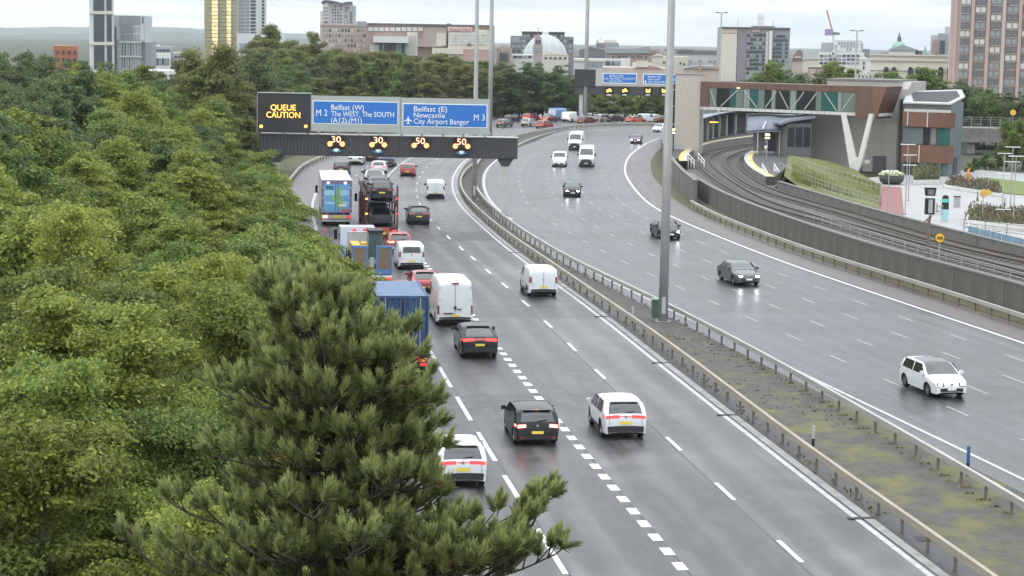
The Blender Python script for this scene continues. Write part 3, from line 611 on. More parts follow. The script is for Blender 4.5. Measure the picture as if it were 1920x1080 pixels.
# ---- station building, canopies
BRICKG = M('grey_brick', (.32, .302, .285), .8, col2=(.41, .39, .37), scale=1.6, bump=.4, bscale=10, stretch=(1, 1, 2.5))
BRICKB = M('buff_brick', (.38, .345, .31), .8, col2=(.48, .445, .41), scale=2.2, bump=.4, bscale=10, stretch=(1, 1, 2.5))
COPPER = M('brown_cladding', (.105, .052, .038), .5, var=.22, scale=.8, stretch=(2, 2, .2)); COPPER2 = M('brown_cladding_pale', (.135, .062, .042), .5, var=.2, scale=.8)
SLATE = M('slate_cladding', (.105, .125, .142), .5, var=.12, scale=.7, stretch=(2, 2, .2)); TEAL = M('teal_glass', (.028, .11, .10), .08, spec=.7); DGL = M('dark_glass', (.025, .03, .033), .1, spec=.6)
PALE = M('pale_beam', (.50, .52, .50), .5, var=.1, scale=1); LOUV = M('dark_louvre', (.035, .035, .04), .6); CANOPY = M('canopy_sheet', (.20, .22, .27), .6, var=.12, scale=.6); WALLP = M('shelter_panel', (.13, .135, .135), .6, var=.15, scale=.5)
def curtain(name, label, px, z0, z1, pan, seg=3.2, cat_='shelter'):
    R = crv(px, 1.95, sm=2); T = thing(name, label, cat_); p0, _ = cat(R, 0); T.location = (p0.x, p0.y, 1.95); n = int((len(R) - 2) / seg)
    me = [MB().box(-.06, .06, -.49, .49, 0, z1 - z0).mesh('panel', m_) for m_ in pan]; pm = MB().tube([(0, 0, 0), (0, 0, z1 - z0 + .2)], .09, 8).mesh('pillar', SIGN_WHITE)
    return T, R, p0, n, me, pm
R = crv([(1275, 270), (1310, 258), (1350, 250), (1390, 246), (1440, 242)], 1.95, sm=2)
T = thing('platform_shelter', 'long curved platform shelter with white pillars below the footbridge', 'shelter'); p0, _ = cat(R, 0); T.location = (p0.x, p0.y, 1.95)
n = int((len(R) - 2) / 3.0); wp = [MB().box(-.08, .08, -.49, .49, 0, 3.1).mesh('wall_panel', m_) for m_ in (WALLP, LOUV, WALLP, M('shelter_pale', (.24, .235, .225), .6))]; pil = MB().box(-.13, .13, -.13, .13, 0, 3.1).mesh('pillar', LEGM)
roof = MB(); fas = MB()
for i in range(n):
    a, t = cat(R, i * 3.0); b, _ = cat(R, i * 3.0 + 3.0); d = b - a; m = (a + b) / 2 - p0; rt = (0, 0, math.atan2(-d.x, d.y))
    obj('wall_panel', wp[(i * 5 + i // 3) % 4], T, loc=m, rot=rt, scale=(1, 3.0, 1))
    nrm = Vector((d.y, -d.x, 0)).normalized()
    if i % 2 == 0: obj('pillar', pil, T, loc=a - p0 + nrm * 2.4, rot=rt)
    u = Vector((0, 0, 1)); roof.quad(a - p0 - nrm * .8 + u * 3.25, b - p0 - nrm * .8 + u * 3.25, b - p0 + nrm * 3.3 + u * 3.7, a - p0 + nrm * 3.3 + u * 3.7)
    roof.quad(a - p0 - nrm * .8 + u * 3.13, a - p0 + nrm * 3.3 + u * 3.5, b - p0 + nrm * 3.3 + u * 3.5, b - p0 - nrm * .8 + u * 3.13)
    fas.quad(a - p0 + nrm * 3.31 + u * 3.5, b - p0 + nrm * 3.31 + u * 3.5, b - p0 + nrm * 3.31 + u * 3.72, a - p0 + nrm * 3.31 + u * 3.72)
roof.build('roof', CANOPY, T); fas.build('fascia', LOUV, T)
# lit destination board under the shelter
q = V(1338, 229, 268); S = thing('departure_board', 'small lit orange departure board under the platform shelter', 'sign', q); MB().box(-.75, .75, -.05, .12, -.22, .22).build('housing', BLACKM, S); MB().box(-.55, .45, -.07, -.05, -.10, .08).build('lit_line', LED_A, S); MB().box(.5, .66, -.07, -.05, -.08, .06).build('lit_clock', glow('green_led', (.5, .8, .3), 1.2), S)
MB().bar((0, 0, .22), (0, 0, 1.2), .05).build('hanger', BLACKM, S)
# curved grey canopy of the island platform
c = V(1458, 289, 255); T = thing('island_canopy', 'curved grey canopy over the island platform', 'canopy', (c.x, c.y, 1.95), -.12)
vs = []; fs = []
for i in range(15):
    f = i / 14; x = -4.0 + 8.1 * f
    for j, (yy, zz) in enumerate(((-1.9, 3.25), (-1.2, 4.15), (0.6, 4.85), (5.0, 5.0))): 
        sh = .9 * (1 - math.sin(min(1, f * 2.4) * math.pi / 2)); vs.append((x, yy + sh * 1.5, zz - sh * .35 * (j < 3)))
    if i:
        for j in range(3): a = (i - 1) * 4 + j; fs.append((a, a + 4, a + 5, a + 1))
nv = len(vs); vs += [(x, y + .05, z - .28) for x, y, z in vs]; fs += [tuple(nv + k for k in f_[::-1]) for f_ in fs]
fs += [(i * 4, (i + 1) * 4, (i + 1) * 4 + nv, i * 4 + nv) for i in range(14)]
mk('roof', vs, fs, CANOPY, T, True)
for x in (-2.6, .2, 3.0): MB().bar((x, -1.1, 0), (x, -1.1, 4.0), .14).build('pillar', LEGM, T)
for x in (-2.0, .6, 2.6): MB().bar((x, -1.92, 3.36), (x + .35, -1.2, 4.22), .1, .06).build('rib', SIGN_WHITE, T)
for k in range(4): MB().box(-3.2 + k * 1.9, -1.7 + k * 1.9, .9, 1.0, .3, 2.7).build('glazed_screen', (WALLP, DGL, M('shelter_pale'), DGL)[k], T)
c2 = V(1497, 262, 252); T = thing('waiting_room', 'grey glazed waiting room at the right end of the island canopy', 'shelter', (c2.x, 252, 1.5), .18)
MB().box(-1.6, 1.7, 0, 5, 0, 4.6).build('walls', WALLP, T); MB().prism_y([(-2.6, 4.35), (-1.5, 4.75), (2.0, 5.3), (2.0, 5.6), (-1.6, 5.05), (-2.7, 4.6)], -.5, 5.5).build('roof', CANOPY, T)
for k in range(3): MB().box(-1.45 + k * 1.05, -.55 + k * 1.05, -.03, 0, 1.6, 4.1).build('window', DGL, T)

# lift tower and footbridge
B0 = (1313, 262.0); B1 = (1664, 246.0)
def bpt(px, py):
    f = (px - B0[0]) / (B1[0] - B0[0]); return V(px, py, B0[1] + (B1[1] - B0[1]) * f)
a, b = V(1266, 180, 262.9), V(1313, 180, 262.2); T = thing('lift_tower', 'buff brick lift tower at the left end of the footbridge', 'tower', (a.x, a.y, 0), math.atan2(b.y - a.y, b.x - a.x)); wT = (b - a).length; hT = V(1290, 140.5, 264).z
MB().box(0, wT, 0, 4.2, 0, hT).build('wall', BRICKB, T); MB().box(-.05, wT + .05, -.05, 4.25, hT, hT + .14).build('coping', CAPM, T); MB().box(-.9, -.1, .3, 3.8, 0, hT - 1.2).build('glazed_shaft', DGL, T)
for z in (5.2, 7.6, 9.8): MB().box(-.95, -.02, .22, .3, z, z + .1).build('transom', PALE, T)
o0 = bpt(1313, 205); o1 = bpt(1664, 212); ang = math.atan2(o1.y - o0.y, o1.x - o0.x); BL_ = (Vector((o1.x, o1.y)) - Vector((o0.x, o0.y))).length
T = thing('footbridge', 'brown clad glazed footbridge over the railway', 'footbridge', (o0.x, o0.y, 0), ang)
def bx(px): return (px - 1313) / 351 * BL_
zf0, zf1, zw0, zw1, zt2 = bpt(1313, 205).z, bpt(1313, 199.5).z, bpt(1313, 199.0).z, bpt(1313, 164).z, bpt(1313, 152.5).z
MB().box(0, BL_ - 1.0, -.05, 3.6, zf0 + .0, zf1).build('floor_beam', PALE, T)
for k in range(20): MB().box(.3 + k * .95, .33 + k * .95, -.07, -.05, zf0, zf1).build('beam_joint', LOUV, T)
MB().box(0, BL_ - 3.6, -.1, 3.7, zw1, zt2).build('roof_fascia', COPPER, T); MB().box(0, bx(1330), -.1, 3.7, zf1, zw1).build('end_panel', COPPER, T)
MB().box(bx(1330), bx(1618), 3.5, 3.6, zw0, zw1).build('far_glazing', M('bridge_interior', (.16, .17, .16), .3, var=.3, scale=.8), T)
px_ = [1330, 1345, 1371, 1382, 1397, 1410, 1425, 1438, 1451, 1459, 1486, 1498, 1534, 1545, 1574, 1582, 1618]
gm = [M('clear_glass', (.15, .20, .18), .06, spec=.6), DGL, TEAL, M('pale_glass', (.23, .28, .26), .1, spec=.6)]
for i in range(len(px_) - 1):
    MB().box(bx(px_[i]) + .05, bx(px_[i + 1]) - .05, -.02, .03, zw0, zw1).build('pane', gm[(0, 1, 2, 0, 3, 2, 0, 1, 3, 1, 3, 1, 0, 2, 3, 0)[i]], T)
    MB().box(bx(px_[i + 1]) - .05, bx(px_[i + 1]) + .05, -.04, .06, zw0, zw1).build('mullion', LOUV, T)
for x0, x1, up in ((1332, 1344, 0), (1354, 1386, 1), (1398, 1424, 0), (1440, 1460, 1), (1466, 1484, 0), (1490, 1512, 1), (1514, 1536, 1), (1550, 1573, 0), (1582, 1603, 1)):
    z0, z1 = (zw0 + .1, zw1 - .15) if up else (zw1 - .15, zw0 + .1); MB().bar((bx(x0), -.06, z0), (bx(x1), -.06, z1), .05, .13).build('truss_diagonal', M('truss_grey', (.36, .38, .35), .5), T)
MB().box(bx(1612), bx(1614), -.3, -.2, zf0, zf0 + 1.1).build('end_post', SIGN_WHITE, T)
MB().prism_y([(bx(1610), zf0 - .25), (bx(1646), zf0 - .25), (bx(1664), zt2 + .05), (bx(1610), zt2 + .05)], -.5, 4).build('clad_end_box', COPPER, T)
MB().prism_y([(bx(1641), zf0 - .2), (bx(1646.5), zf0 - .2), (bx(1664.5), zt2), (bx(1641), zt2)], -.53, -.5).build('pale_clad_strip', COPPER2, T)
MB().box(bx(1388) - .2, bx(1388) + .2, -.2, -.1, zw1 + .05, zw1 + .15).build('lamp', glow('warm_lamp', (1, .8, .5), 2.0), T)
# grey brick building behind the bridge
a, b = V(1516, 300, 257.5), V(1680, 300, 252.5); ang2 = math.atan2(b.y - a.y, b.x - a.x); T = thing('station_building', 'tall grey brick station block behind the white V column', 'building', (a.x, a.y, 0), ang2); wB = (b - a).length; hB = V(1620, 152, 254).z; hB0 = V(1530, 213, 257).z
def sx(px): return (px - 1516) / 164 * wB
MB().box(0, sx(1546), 0, 9, 0, hB0 + .3).build('low_wall', BRICKG, T); MB().box(sx(1546), wB, 0, 9, 0, hB).build('wall', BRICKG, T)
MB().box(sx(1544), wB + .05, -.12, 9.1, hB, hB + .22).build('roof_edge', CAPM, T)
MB().prism_x([(0.2, 0), (9, 0), (9, hB), (1.6, hB), (.2, hB - .9)], wB, wB + 1.2).build('side_wall', BRICKG, T)
MB().box(sx(1683.0), sx(1688), .02, .2, 0, hB - 2.2).build('stair_window', LOUV, T)
for p0_, p1_ in ((1606, 1618), (1637, 1662)): MB().box(sx(p0_), sx(p1_), -.06, 0, 0, 2.05).build('door', M('grey_door', (.085, .09, .105), .55), T)
MB().box(sx(1622), sx(1632), -.05, 0, 1.0, 1.5).build('notice', SIGN_WHITE, T)
for k in range(5): MB().box(sx(1590 + k * 7), sx(1594 + k * 7), 2.5, 2.7, hB + .2, hB + .9 + .2 * (k % 2)).build('roof_rail', FENW, T)
# white V column
base = V(1602, 331, 244.6); T = thing('v_column', 'white steel V column carrying the footbridge', 'column', (base.x, 244.6, 0), ang)
def vz(px, py): q = V(px, py, 244.6); return q.x - base.x, q.z
x0, z0 = vz(1579, 213); x1, z1 = vz(1636, 213); xj, zj = vz(1606.5, 301)
MB().prism_y([(x0 - .28, z0), (x0 + .22, z0), (xj - .12, zj + .5), (xj + .05, zj + .25), (xj + .3, zj + .5), (x1 - .2, z1), (x1 + .3, z1), (xj + .75, zj - .3), (.32, 0), (-.32, 0), (xj - .95, zj - .3)][::-1], -.22, .22).build('steel_v', M('column_white', (.60, .60, .58), .5, var=.08, scale=1), T)
MB().box(-.5, .5, -.4, .4, 0, .12).build('foot_plate', CAPM, T)
# annexe with brown bands
a, b = V(1690, 300, 246), V(1777, 300, 243.4); angA = math.atan2(b.y - a.y, b.x - a.x); wA = (b - a).length; T = thing('annexe_building', 'slate grey annexe with two brown bands and a teal corner window', 'building', (a.x, a.y, 0), angA)
def ax(px): return (px - 1690) / 87 * wA
def al(px, D):                            # a corner at that place, in the annexe's own frame
    q = V(px, 300, D) - a; return (q.x * math.cos(-angA) - q.y * math.sin(-angA), q.x * math.sin(-angA) + q.y * math.cos(-angA))
def az(py): return V(1735, py, 243.5).z
zA = az(203)
MB().prism([(0, .5), (wA + .02, .5), al(1802, 250), al(1797, 256), al(1690, 256)], 0, zA + .6).build('wall', SLATE, T)
def roofsheet(name, pts, dz_, mat):
    zz = [zA + .62 + y * .105 + dz_ for x, y in pts]; n_ = len(pts); vs = [(x, y, z) for (x, y), z in zip(pts, zz)] + [(x, y, z - .16) for (x, y), z in zip(pts, zz)]
    mk(name, vs, [tuple(range(n_)), tuple(range(n_, 2 * n_))[::-1]] + [(i, n_ + i, n_ + (i + 1) % n_, (i + 1) % n_) for i in range(n_)], mat, T)
MB().prism_x([(.5, zA + .5), (6, zA + .5), (6, zA + 1.05)], 0.2, wA - .2).build('parapet', SLATE, T)
roofsheet('roof_rim', [(-.1, 0), (wA + .1, 0), al(1804, 250), al(1797, 257), al(1697, 257)], 0, M('roof_trim', (.40, .41, .40), .6, var=.1, scale=1))
roofsheet('roof_well', [(.9, 1.2), (wA - .6, 1.2), al(1795, 250), al(1788, 255.5), al(1703, 255.5)], .03, M('roof_well_dark', (.05, .05, .058), .85, var=.2, scale=1))
MB().box(0, wA, .3, .5, az(211), az(206)).build('upper_fascia', PALE, T)
for p_, q_ in ((239, 211), (306, 273)): MB().prism([(0, -.25), (wA - .6, -.25), (wA, .3), (wA + .4, 1.2), (0, 1.2)], az(p_), az(q_)).build('brown_band', COPPER2, T)
for px, y0, y1 in ((1700, 211, 237), (1737, 210, 239), (1724, 273, 306)): MB().box(ax(px) - .06, ax(px) + .06, -.34, -.25, az(y1), az(y0)).build('downpipe', PALE, T)
MB().box(0, ax(1728), .2, .48, az(272), az(240)).build('upper_panel', SLATE, T)
for k, px in enumerate((1728, 1742, 1756, 1766)): MB().box(ax(px) + .04, ax(px + 10.5), .25, .45, az(272), az(240)).build('teal_window', (DGL, CAPM, TEAL, TEAL)[k], T)
for k in range(5): MB().box(ax(1695 + k * 15) + .04, ax(1707 + k * 15), .35, .48, 0, az(307)).build('ground_window', (DGL, DGL, WALLP, DGL, TEAL)[k], T)
q0, q1 = al(1785, 245.6), al(1792, 247.6); MB().bar((q0[0], q0[1] + .3, 1.2), (q1[0], q1[1] + .3, 1.2), .3, 2.4).build('side_door', LOUV, T)
# ================================================================== PLAZA BESIDE THE STATION
PAVE = M('plaza_paving', (.27, .265, .262), .7, col2=(.38, .375, .37), scale=.9, bump=.15, stretch=(.6, 2.5, 1))
GRASS = M('bank_grass', (.075, .092, .022), .9, col2=(.15, .155, .045), scale=1.2, bump=.8, bscale=10)
LAWN = M('lawn_grass', (.10, .14, .03), .9, col2=(.16, .2, .05), scale=1.2, bump=.6, bscale=10)
REDP = M('red_path', (.23, .095, .088), .75, var=.12, scale=1)
WHITEC = M('white_concrete', (.58, .57, .55), .7, var=.1, scale=1)
def sheet(name, px, z, mat, label=None, kind='structure'):
    vs = [tuple(G(x, y, z)) for x, y in px]; o = mk(name, vs, [tuple(range(len(vs)))], mat); return tag(o, label, kind=kind)
sheet('plaza', [(1600, 336), (1700, 326), (1830, 318), (1990, 330), (2100, 380), (2100, 500), (1920, 470), (1747, 428), (1645, 402), (1640, 345)], .18, PAVE)
sheet('path', [(1654, 349), (1690, 351), (1695, 404), (1647, 394)], .20, REDP)
# grassy bank falling from the building to the parapet
bk = [(1478, 292, 2.6), (1520, 296, 2.2), (1560, 303, 1.6), (1600, 317, .9), (1652, 348, .35), (1648, 394, .35), (1600, 384, .5), (1547, 370, .9), (1500, 352, 1.2), (1470, 330, 1.6)]
vs = [tuple(G(x, y, z)) for x, y, z in bk]; cx = sum(v[0] for v in vs) / len(vs); cy = sum(v[1] for v in vs) / len(vs); vs.append((cx, cy, 1.5)); n = len(bk)
tag(mk('grass_bank', vs, [(i, (i + 1) % n, n) for i in range(n)], GRASS), kind='structure')
sheet('lawn', [(1822, 345), (1840, 332), (1900, 338), (1990, 350), (1990, 372), (1880, 362)], .24, LAWN)
# tufts on the bank
rng = random.Random(5); g_ = MB()
for i in range(6500):
    u = rng.random(); v = rng.random(); px = 1485 + u * 165; pt = 293 + u * 55 + 3; pb = 336 + u * 56; py = pt + (pb - pt) * v; p = G(px, py, 2.0 - 1.75 * u - .3 * v)
    a = rng.random() * 6.28; h = .22 + .42 * rng.random(); w_ = .06; g_.quad(p + Vector((math.cos(a) * w_, math.sin(a) * w_, -.1)), p - Vector((math.cos(a) * w_, math.sin(a) * w_, .1)), p + Vector((rng.uniform(-.15, .15), rng.uniform(-.15, .15), h)))
tag(g_.build('bank_grass', M('bank_grass_blades', (.10, .125, .025), .8, col2=(.24, .22, .06), scale=.5)), 'tufts of long grass growing on the bank below the station', 'grass', kind='stuff')
# mesh fence along the bank
FN = crv([(1648, 393), (1600, 380), (1547, 362), (1500, 344), (1458, 322)], 1.0, sm=1)
T = railing('bank_fence', 'pale metal fence between the grass bank and the railway', 1.0, 1.2, 1.6, FENW, 3, cat_='fence', curve=FN)
FN2 = crv([(1652, 352), (1600, 336), (1560, 326), (1520, 312), (1478, 297)], 2.2, sm=1); railing('bank_handrail', 'upper handrail running down the grass bank', 1.7, .95, 2.0, FENW, 2, curve=FN2)
# planter bowl with flowers
T = thing('flower_bowl', 'dark bowl planter of pale flowers by the station doors', 'planter', G(1671, 345, .2)); MB().lathe([(0, 0), (.9, 0), (1.35, .3), (1.5, 1.0), (1.36, 1.0), (1.2, .9), (0, .9)], 18).build('bowl', M('bowl_grey', (.045, .055, .05), .6), T, True)
fl = MB(); fg = MB()
for i in range(260):
    a = rng.random() * 6.28; r = 1.45 * math.sqrt(rng.random()); z = .95 + .55 * (1 - (r / 1.6) ** 2) * rng.random() + .1; p = Vector((math.cos(a) * r, math.sin(a) * r, z)); s_ = .12
    (fl if i % 3 else fg).quad(p + Vector((-s_, -s_, 0)), p + Vector((s_, -s_, .05)), p + Vector((s_, s_, .1)), p + Vector((-s_, s_, .05)))
fl.build('flowers', M('cream_flowers', (.62, .62, .40), .7), T); fg.build('leaves', M('planter_leaves', (.06, .09, .03), .8), T)
# low white planter walls
def planter(lb, px, h, plants=None, z=.2):
    P_ = [G(x, y, z) for x, y in px]; c = P_[0]; T = thing('planter_wall', lb, 'planter', c); q = [p - c for p in P_]; 
    MB().prism([(p.x, p.y) for p in q], 0, h).build('kerb_wall', WHITEC, T); m = sum(q, Vector()) / len(q)
    MB().prism([((p.x - m.x) * .93 + m.x, (p.y - m.y) * .93 + m.y) for p in q], h, h + .03).build('soil', SOIL, T); 
    return T, c, q
def shrubs(T, q, n, hh, mats, h0, rr=.0, seed=1):
    rg = random.Random(seed); ms = [MB() for _ in mats]; xs = [p.x for p in q]; ys = [p.y for p in q]
    for i in range(n):
        f = rg.random(); g = rg.random(); a_ = q[0].lerp(q[1], f); b_ = q[3].lerp(q[2], f); p = a_.lerp(b_, g); h = hh * (.4 + .6 * rg.random()); an = rg.random() * 6.28; w_ = .05 + .06 * rg.random()
        p = p + Vector((0, 0, h0 + h * rg.random() * .8)); d = Vector((rg.uniform(-.3, .3), rg.uniform(-.3, .3), .5)) * h * .8
        ms[rg.randrange(len(ms))].quad(p + Vector((math.cos(an) * w_, math.sin(an) * w_, 0)), p - Vector((math.cos(an) * w_, math.sin(an) * w_, 0)), p + d)
    for m, mt in zip(ms, mats): m.build('foliage', mt, T)
LV1 = M('shrub_green', (.055, .075, .025), .8, var=.3, scale=3); LV2 = M('shrub_russet', (.16, .085, .06), .8, var=.2, scale=3); LV3 = M('shrub_yellow', (.17, .165, .045), .8, var=.2, scale=3); LV4 = M('shrub_grey', (.16, .15, .12), .8, var=.2, scale=3)
T, c, q = planter('long white planter of russet grasses in front of the pool railing', [(1808, 424), (1990, 440), (1990, 412), (1820, 400)], .55); shrubs(T, q, 2600, .85, (LV2, LV3, LV1, LV4), .5, seed=3)
T, c, q = planter('low white planter wall between annexe and lawn', [(1770, 352), (1880, 370), (1870, 354), (1785, 340)], .35); shrubs(T, q, 1500, .9, (LV1, LV2, LV4), .3, seed=4)
T, c, q = planter('white planter with tall grass at the annexe wall', [(1712, 346), (1762, 345), (1760, 335), (1712, 336)], .5); shrubs(T, q, 900, 1.8, (LV3, LV1, LV4), .4, seed=6)
# double-armed plaza lamps
def plamp(lb, px, py, top, arms):
    p = G(px, py, .2); D = p.y; h = V(px, top, D).z - .2; T = thing('plaza_lamp', lb, 'lamp', p, group='slim plaza lamps'); MB().tube([(0, 0, 0), (0, 0, h)], [.06, .04], 6).build('pole', FENW, T)
    for k, f in enumerate(arms): MB().box(-.7, .7, -.07, .07, h * f - .06, h * f).build('lamp_arm', SIGN_WHITE, T)
    MB().box(-.16, .16, -.16, .16, 0, .05).build('base', FENW, T)
plamp('slim plaza lamp left of the pair by the path', 1697, 402, 270, (1.0,)); plamp('slim two-armed plaza lamp by the red path', 1703, 376, 290, (1.0, .78))
plamp('slim lamp beside the flower bowl', 1664, 402, 320, (1.0,)); plamp('tall plaza lamp in front of the lawn, left one', 1879, 385, 287, (1.0, .62)); plamp('tall plaza lamp in front of the lawn, middle one', 1893, 412, 275, (1.0, .8)); plamp('tallest plaza lamp near the right edge', 1899, 428, 292, (1.0,))
plamp('thin plaza lamp behind the yellow flower head', 1880, 420, 392, (1.0,))
# street totem, bin, people-size things
p = G(1771, 414, .2); T = thing('totem_sign', 'slim teal and black information totem on the plaza', 'sign', p); TEALP = M('totem_teal', (.12, .50, .47), .5); h = V(1771, 366, p.y).z - .2
MB().box(-.32, .32, -.06, .06, 0, h * .45).build('lower_panel', M('totem_pale', (.33, .55, .58), .5), T); MB().box(-.32, .32, -.07, .07, h * .45, h * .72).build('black_panel', BLACKM, T); MB().box(-.34, .34, -.075, .075, h * .72, h * .86).build('teal_panel', TEALP, T); MB().prism_y([(-.28, h * .86), (.28, h * .86), (.28, h * .95), (.14, h), (-.14, h), (-.28, h * .95)], -.06, .06).build('black_cap', BLACKM, T)
p = G(1794, 388, .2); T = thing('litter_bin', 'small grey litter bin standing alone on the paving', 'bin', p); MB().box(-.28, .28, -.25, .25, 0, 1.0).build('body', FENW, T); MB().box(-.32, .32, -.29, .29, 1.0, 1.1).build('lid', LOUV, T)
T = thing('flower_sculpture', 'yellow flower-headed post above the russet planter', 'sculpture', G(1842, 412, .6)); h = 2.4; MB().tube([(0, 0, 0), (0, 0, h)], .04, 6).build('stem', FENW, T); MB().lathe([(0, -.05), (.32, -.05), (.36, .03), (0, .06)], 12, 'y', (0, 0, h)).build('head', M('sculpture_orange', (.65, .38, .10), .5), T); MB().prism_y([(.2, h - .3), (.9, h + .0), (.35, h + .45)], -.03, .03).build('petal', M('sculpture_yellow', (.62, .52, .10), .5), T)
T = thing('flame_sculpture', 'orange figure sculpture among the planter shrubs', 'sculpture', G(1815, 350, .4)); MB().tube([(0, 0, 0), (.1, 0, 1.1), (-.05, 0, 1.8), (.35, 0, 2.4)], [.12, .2, .16, .05], 8).build('figure', M('sculpture_rust', (.55, .24, .08), .5), T, True); MB().tube([(-.05, 0, 1.7), (-.4, 0, 1.2), (-.55, 0, .7)], [.1, .08, .05], 6).build('arm', M('sculpture_rust'), T, True)
# bicycles at the totem (dark racks)
for k, (px, py) in enumerate(((1749, 398), (1757, 404))):
    T = thing('bicycle_stand', ('teal' if 0 else 'dark') + ' hooped bicycle stand ' + ('left' if k == 0 else 'right') + ' of the pair beside the railway signal', 'bicycle stand', G(px, py, .2), group='bicycle stands')
    MB().tube([(-.4, 0, 0), (-.4, 0, .75), (-.25, 0, .9), (.25, 0, .9), (.4, 0, .75), (.4, 0, 0)], .035, 6).build('hoop', BLACKM, T); MB().tube([(-.4, 0, .4), (.4, 0, .4)], .025, 6).build('cross_bar', BLACKM, T)
# railing and blue screen at the right edge
RL = crv([(1807, 432), (1860, 438), (1920, 446), (2000, 456)], .2, sm=1); railing('plaza_railing', 'dark post railing in front of the russet planter', .2, 1.0, 2.2, LOUV, 3, curve=RL)
BLU = M('blue_screen', (.22, .33, .42), .4, var=.2, scale=1); T = thing('glass_screen', 'pale blue glazed screen behind the parapet at the right edge', 'screen', G(1815, 448, .2))
c = G(1815, 448, .2)
for k in range(9):
    a = G(1815 + k * 21, 448 + k * 5.3, .2) - c; b = G(1815 + k * 21 + 20, 448 + (k + .95) * 5.3, .2) - c; MB().bar(a + Vector((0, 0, .55)), b + Vector((0, 0, .55)), .06, 1.1).build('pane', BLU, T); MB().bar(a, a + Vector((0, 0, 1.3)), .07).build('post', SIGN_WHITE, T)
# railway signal and speed board
p = G(1739, 483, 1.2); D = p.y; T = thing('railway_signal', 'black railway signal head with a white box on a brown post', 'signal', p)
def rz_(py): return V(1739, py, D).z - p.z
pw = 1 / (F / D)
MB().tube([(0, 0, 0), (0, 0, rz_(412)), (.1, 0, rz_(403))], [.14, .12, .1], 8).build('post', M('post_brown', (.16, .13, .115), .7), T); MB().tube([(-.5, .1, rz_(422)), (.05, 0, rz_(406))], .06, 6).build('strut', M('post_brown'), T)
MB().box(-8 * pw, 9 * pw, -.1, .3, rz_(402), rz_(372)).build('signal_head', BLACKM, T); MB().box(-3 * pw, 5 * pw, -.13, -.1, rz_(399), rz_(374)).build('white_plate', SIGNG, T)
MB().prism_y([(-8 * pw, rz_(367)), (9 * pw, rz_(367)), (11 * pw, rz_(352)), (-10 * pw, rz_(352))], -.1, .3).build('route_indicator', BLACKM, T); MB().prism_y([(-5 * pw, rz_(365)), (6 * pw, rz_(365)), (7 * pw, rz_(355)), (-6 * pw, rz_(355))], -.14, -.1).build('indicator_face', M('indicator_grey', (.16, .16, .17), .5), T)
m = MB()
for k in range(3): m.bar((12 * pw + k * .22, 0, rz_(401)), (12 * pw + k * .22, 0, rz_(384)), .03)
m.bar((9 * pw, 0, rz_(401)), (13 * pw + .5, 0, rz_(401)), .04).bar((9 * pw, 0, rz_(386)), (13 * pw + .5, 0, rz_(386)), .04); m.build('access_cage', FENW, T)
MB().box(-2, -1.1, -.2, -.1, rz_(424), rz_(417)).build('lamp_box', SIGN_WHITE, T) if 0 else None
p = G(1760, 493, 1.2); D = p.y; T = thing('speed_board', 'yellow octagonal speed board reading 40 beside the track', 'sign', p); cz = V(1759, 446, D).z - p.z; r_ = 10.3 / (F / D)
MB().tube([(0, .05, 0), (0, .05, cz)], .05, 6).build('post', FENW, T)
o8 = [(r_ * math.cos(math.pi / 8 + k * math.pi / 4), cz + r_ * math.sin(math.pi / 8 + k * math.pi / 4)) for k in range(8)]
MB().prism_y(o8[::-1], -.02, .02).build('black_rim', BLACKM, T); MB().prism_y([(x * .88, cz + (z - cz) * .88) for x, z in o8][::-1], -.035, -.02).build('yellow_face', M('board_yellow', (.80, .46, .05), .5), T)
write('40', BLACKM, T, -.55 * r_, .55 * r_, cz - .32 * r_, .62 * r_, -.045)
# lit signals inside the station
for lb, px, py, D in (('twin lit lamps beside the near platform, left', 1261.5, 246, 250), ('twin lit round signal at the island platform', 1439, 255.5, 244)):
    q = V(px, py, D); T = thing('platform_signal', lb, 'signal', (q.x, q.y, 1.2)); h = q.z - 1.2; MB().tube([(0, .1, 0), (0, .1, h)], .05, 6).build('post', FENW, T); MB().prism_y([(.42 * math.cos(a), h + .5 * math.sin(a)) for a in np.linspace(0, 6.283, 13)[:-1]][::-1], -.02, .1).build('backing', BLACKM, T)
    for sg in (-1, 1): MB().box(-.28, .28, -.06, -.02, h + sg * .2 - .1, h + sg * .2 + .1).build('lamp', glow('signal_yellow', (1, .8, .35), 4), T)
# footpath viaduct at the right edge
a = V(1801, 262, 300); T = thing('rail_viaduct', 'pale concrete viaduct with a mesh fence at the right edge', 'viaduct', (a.x, 300, 0)); W_ = V(2050, 262, 300).x - a.x; zD0, zD1 = V(1860, 270, 300).z, V(1860, 241, 300).z
MB().box(0, W_, 0, 6, zD0 + .9, zD1).build('deck', CONC, T); MB().box(0, W_, -.25, .2, zD0 + .2, zD0 + .9).build('edge_beam', CAPM, T)
for x in (1.2, 9.0, 17): MB().box(x, x + 1.1, .4, 4, 0, zD0 + .3).build('pier', CAPM, T)
for k in range(14): MB().bar((.1 + k * 1.45, .1, zD1), (.1 + k * 1.45, .1, zD1 + 1.75), .07).build('fence_post', FENW, T)
for k in range(5): MB().bar((0, .1, zD1 + .3 + k * .34), (W_, .1, zD1 + .3 + k * .34), .04).build('fence_rail', FENW, T)
q = V(1898, 211, 300); T = thing('round_sign', 'small yellow round sign above the viaduct fence', 'sign', (q.x, 299.5, 0)); MB().bar((0, 0, zD1 + .1), (0, 0, q.z), .07).build('post', FENW, T); MB().lathe([(0, -.06), (.42, -.06), (.45, .03), (0, .04)], 14, 'y', (0, -.05, q.z)).build('face', M('board_yellow'), T)
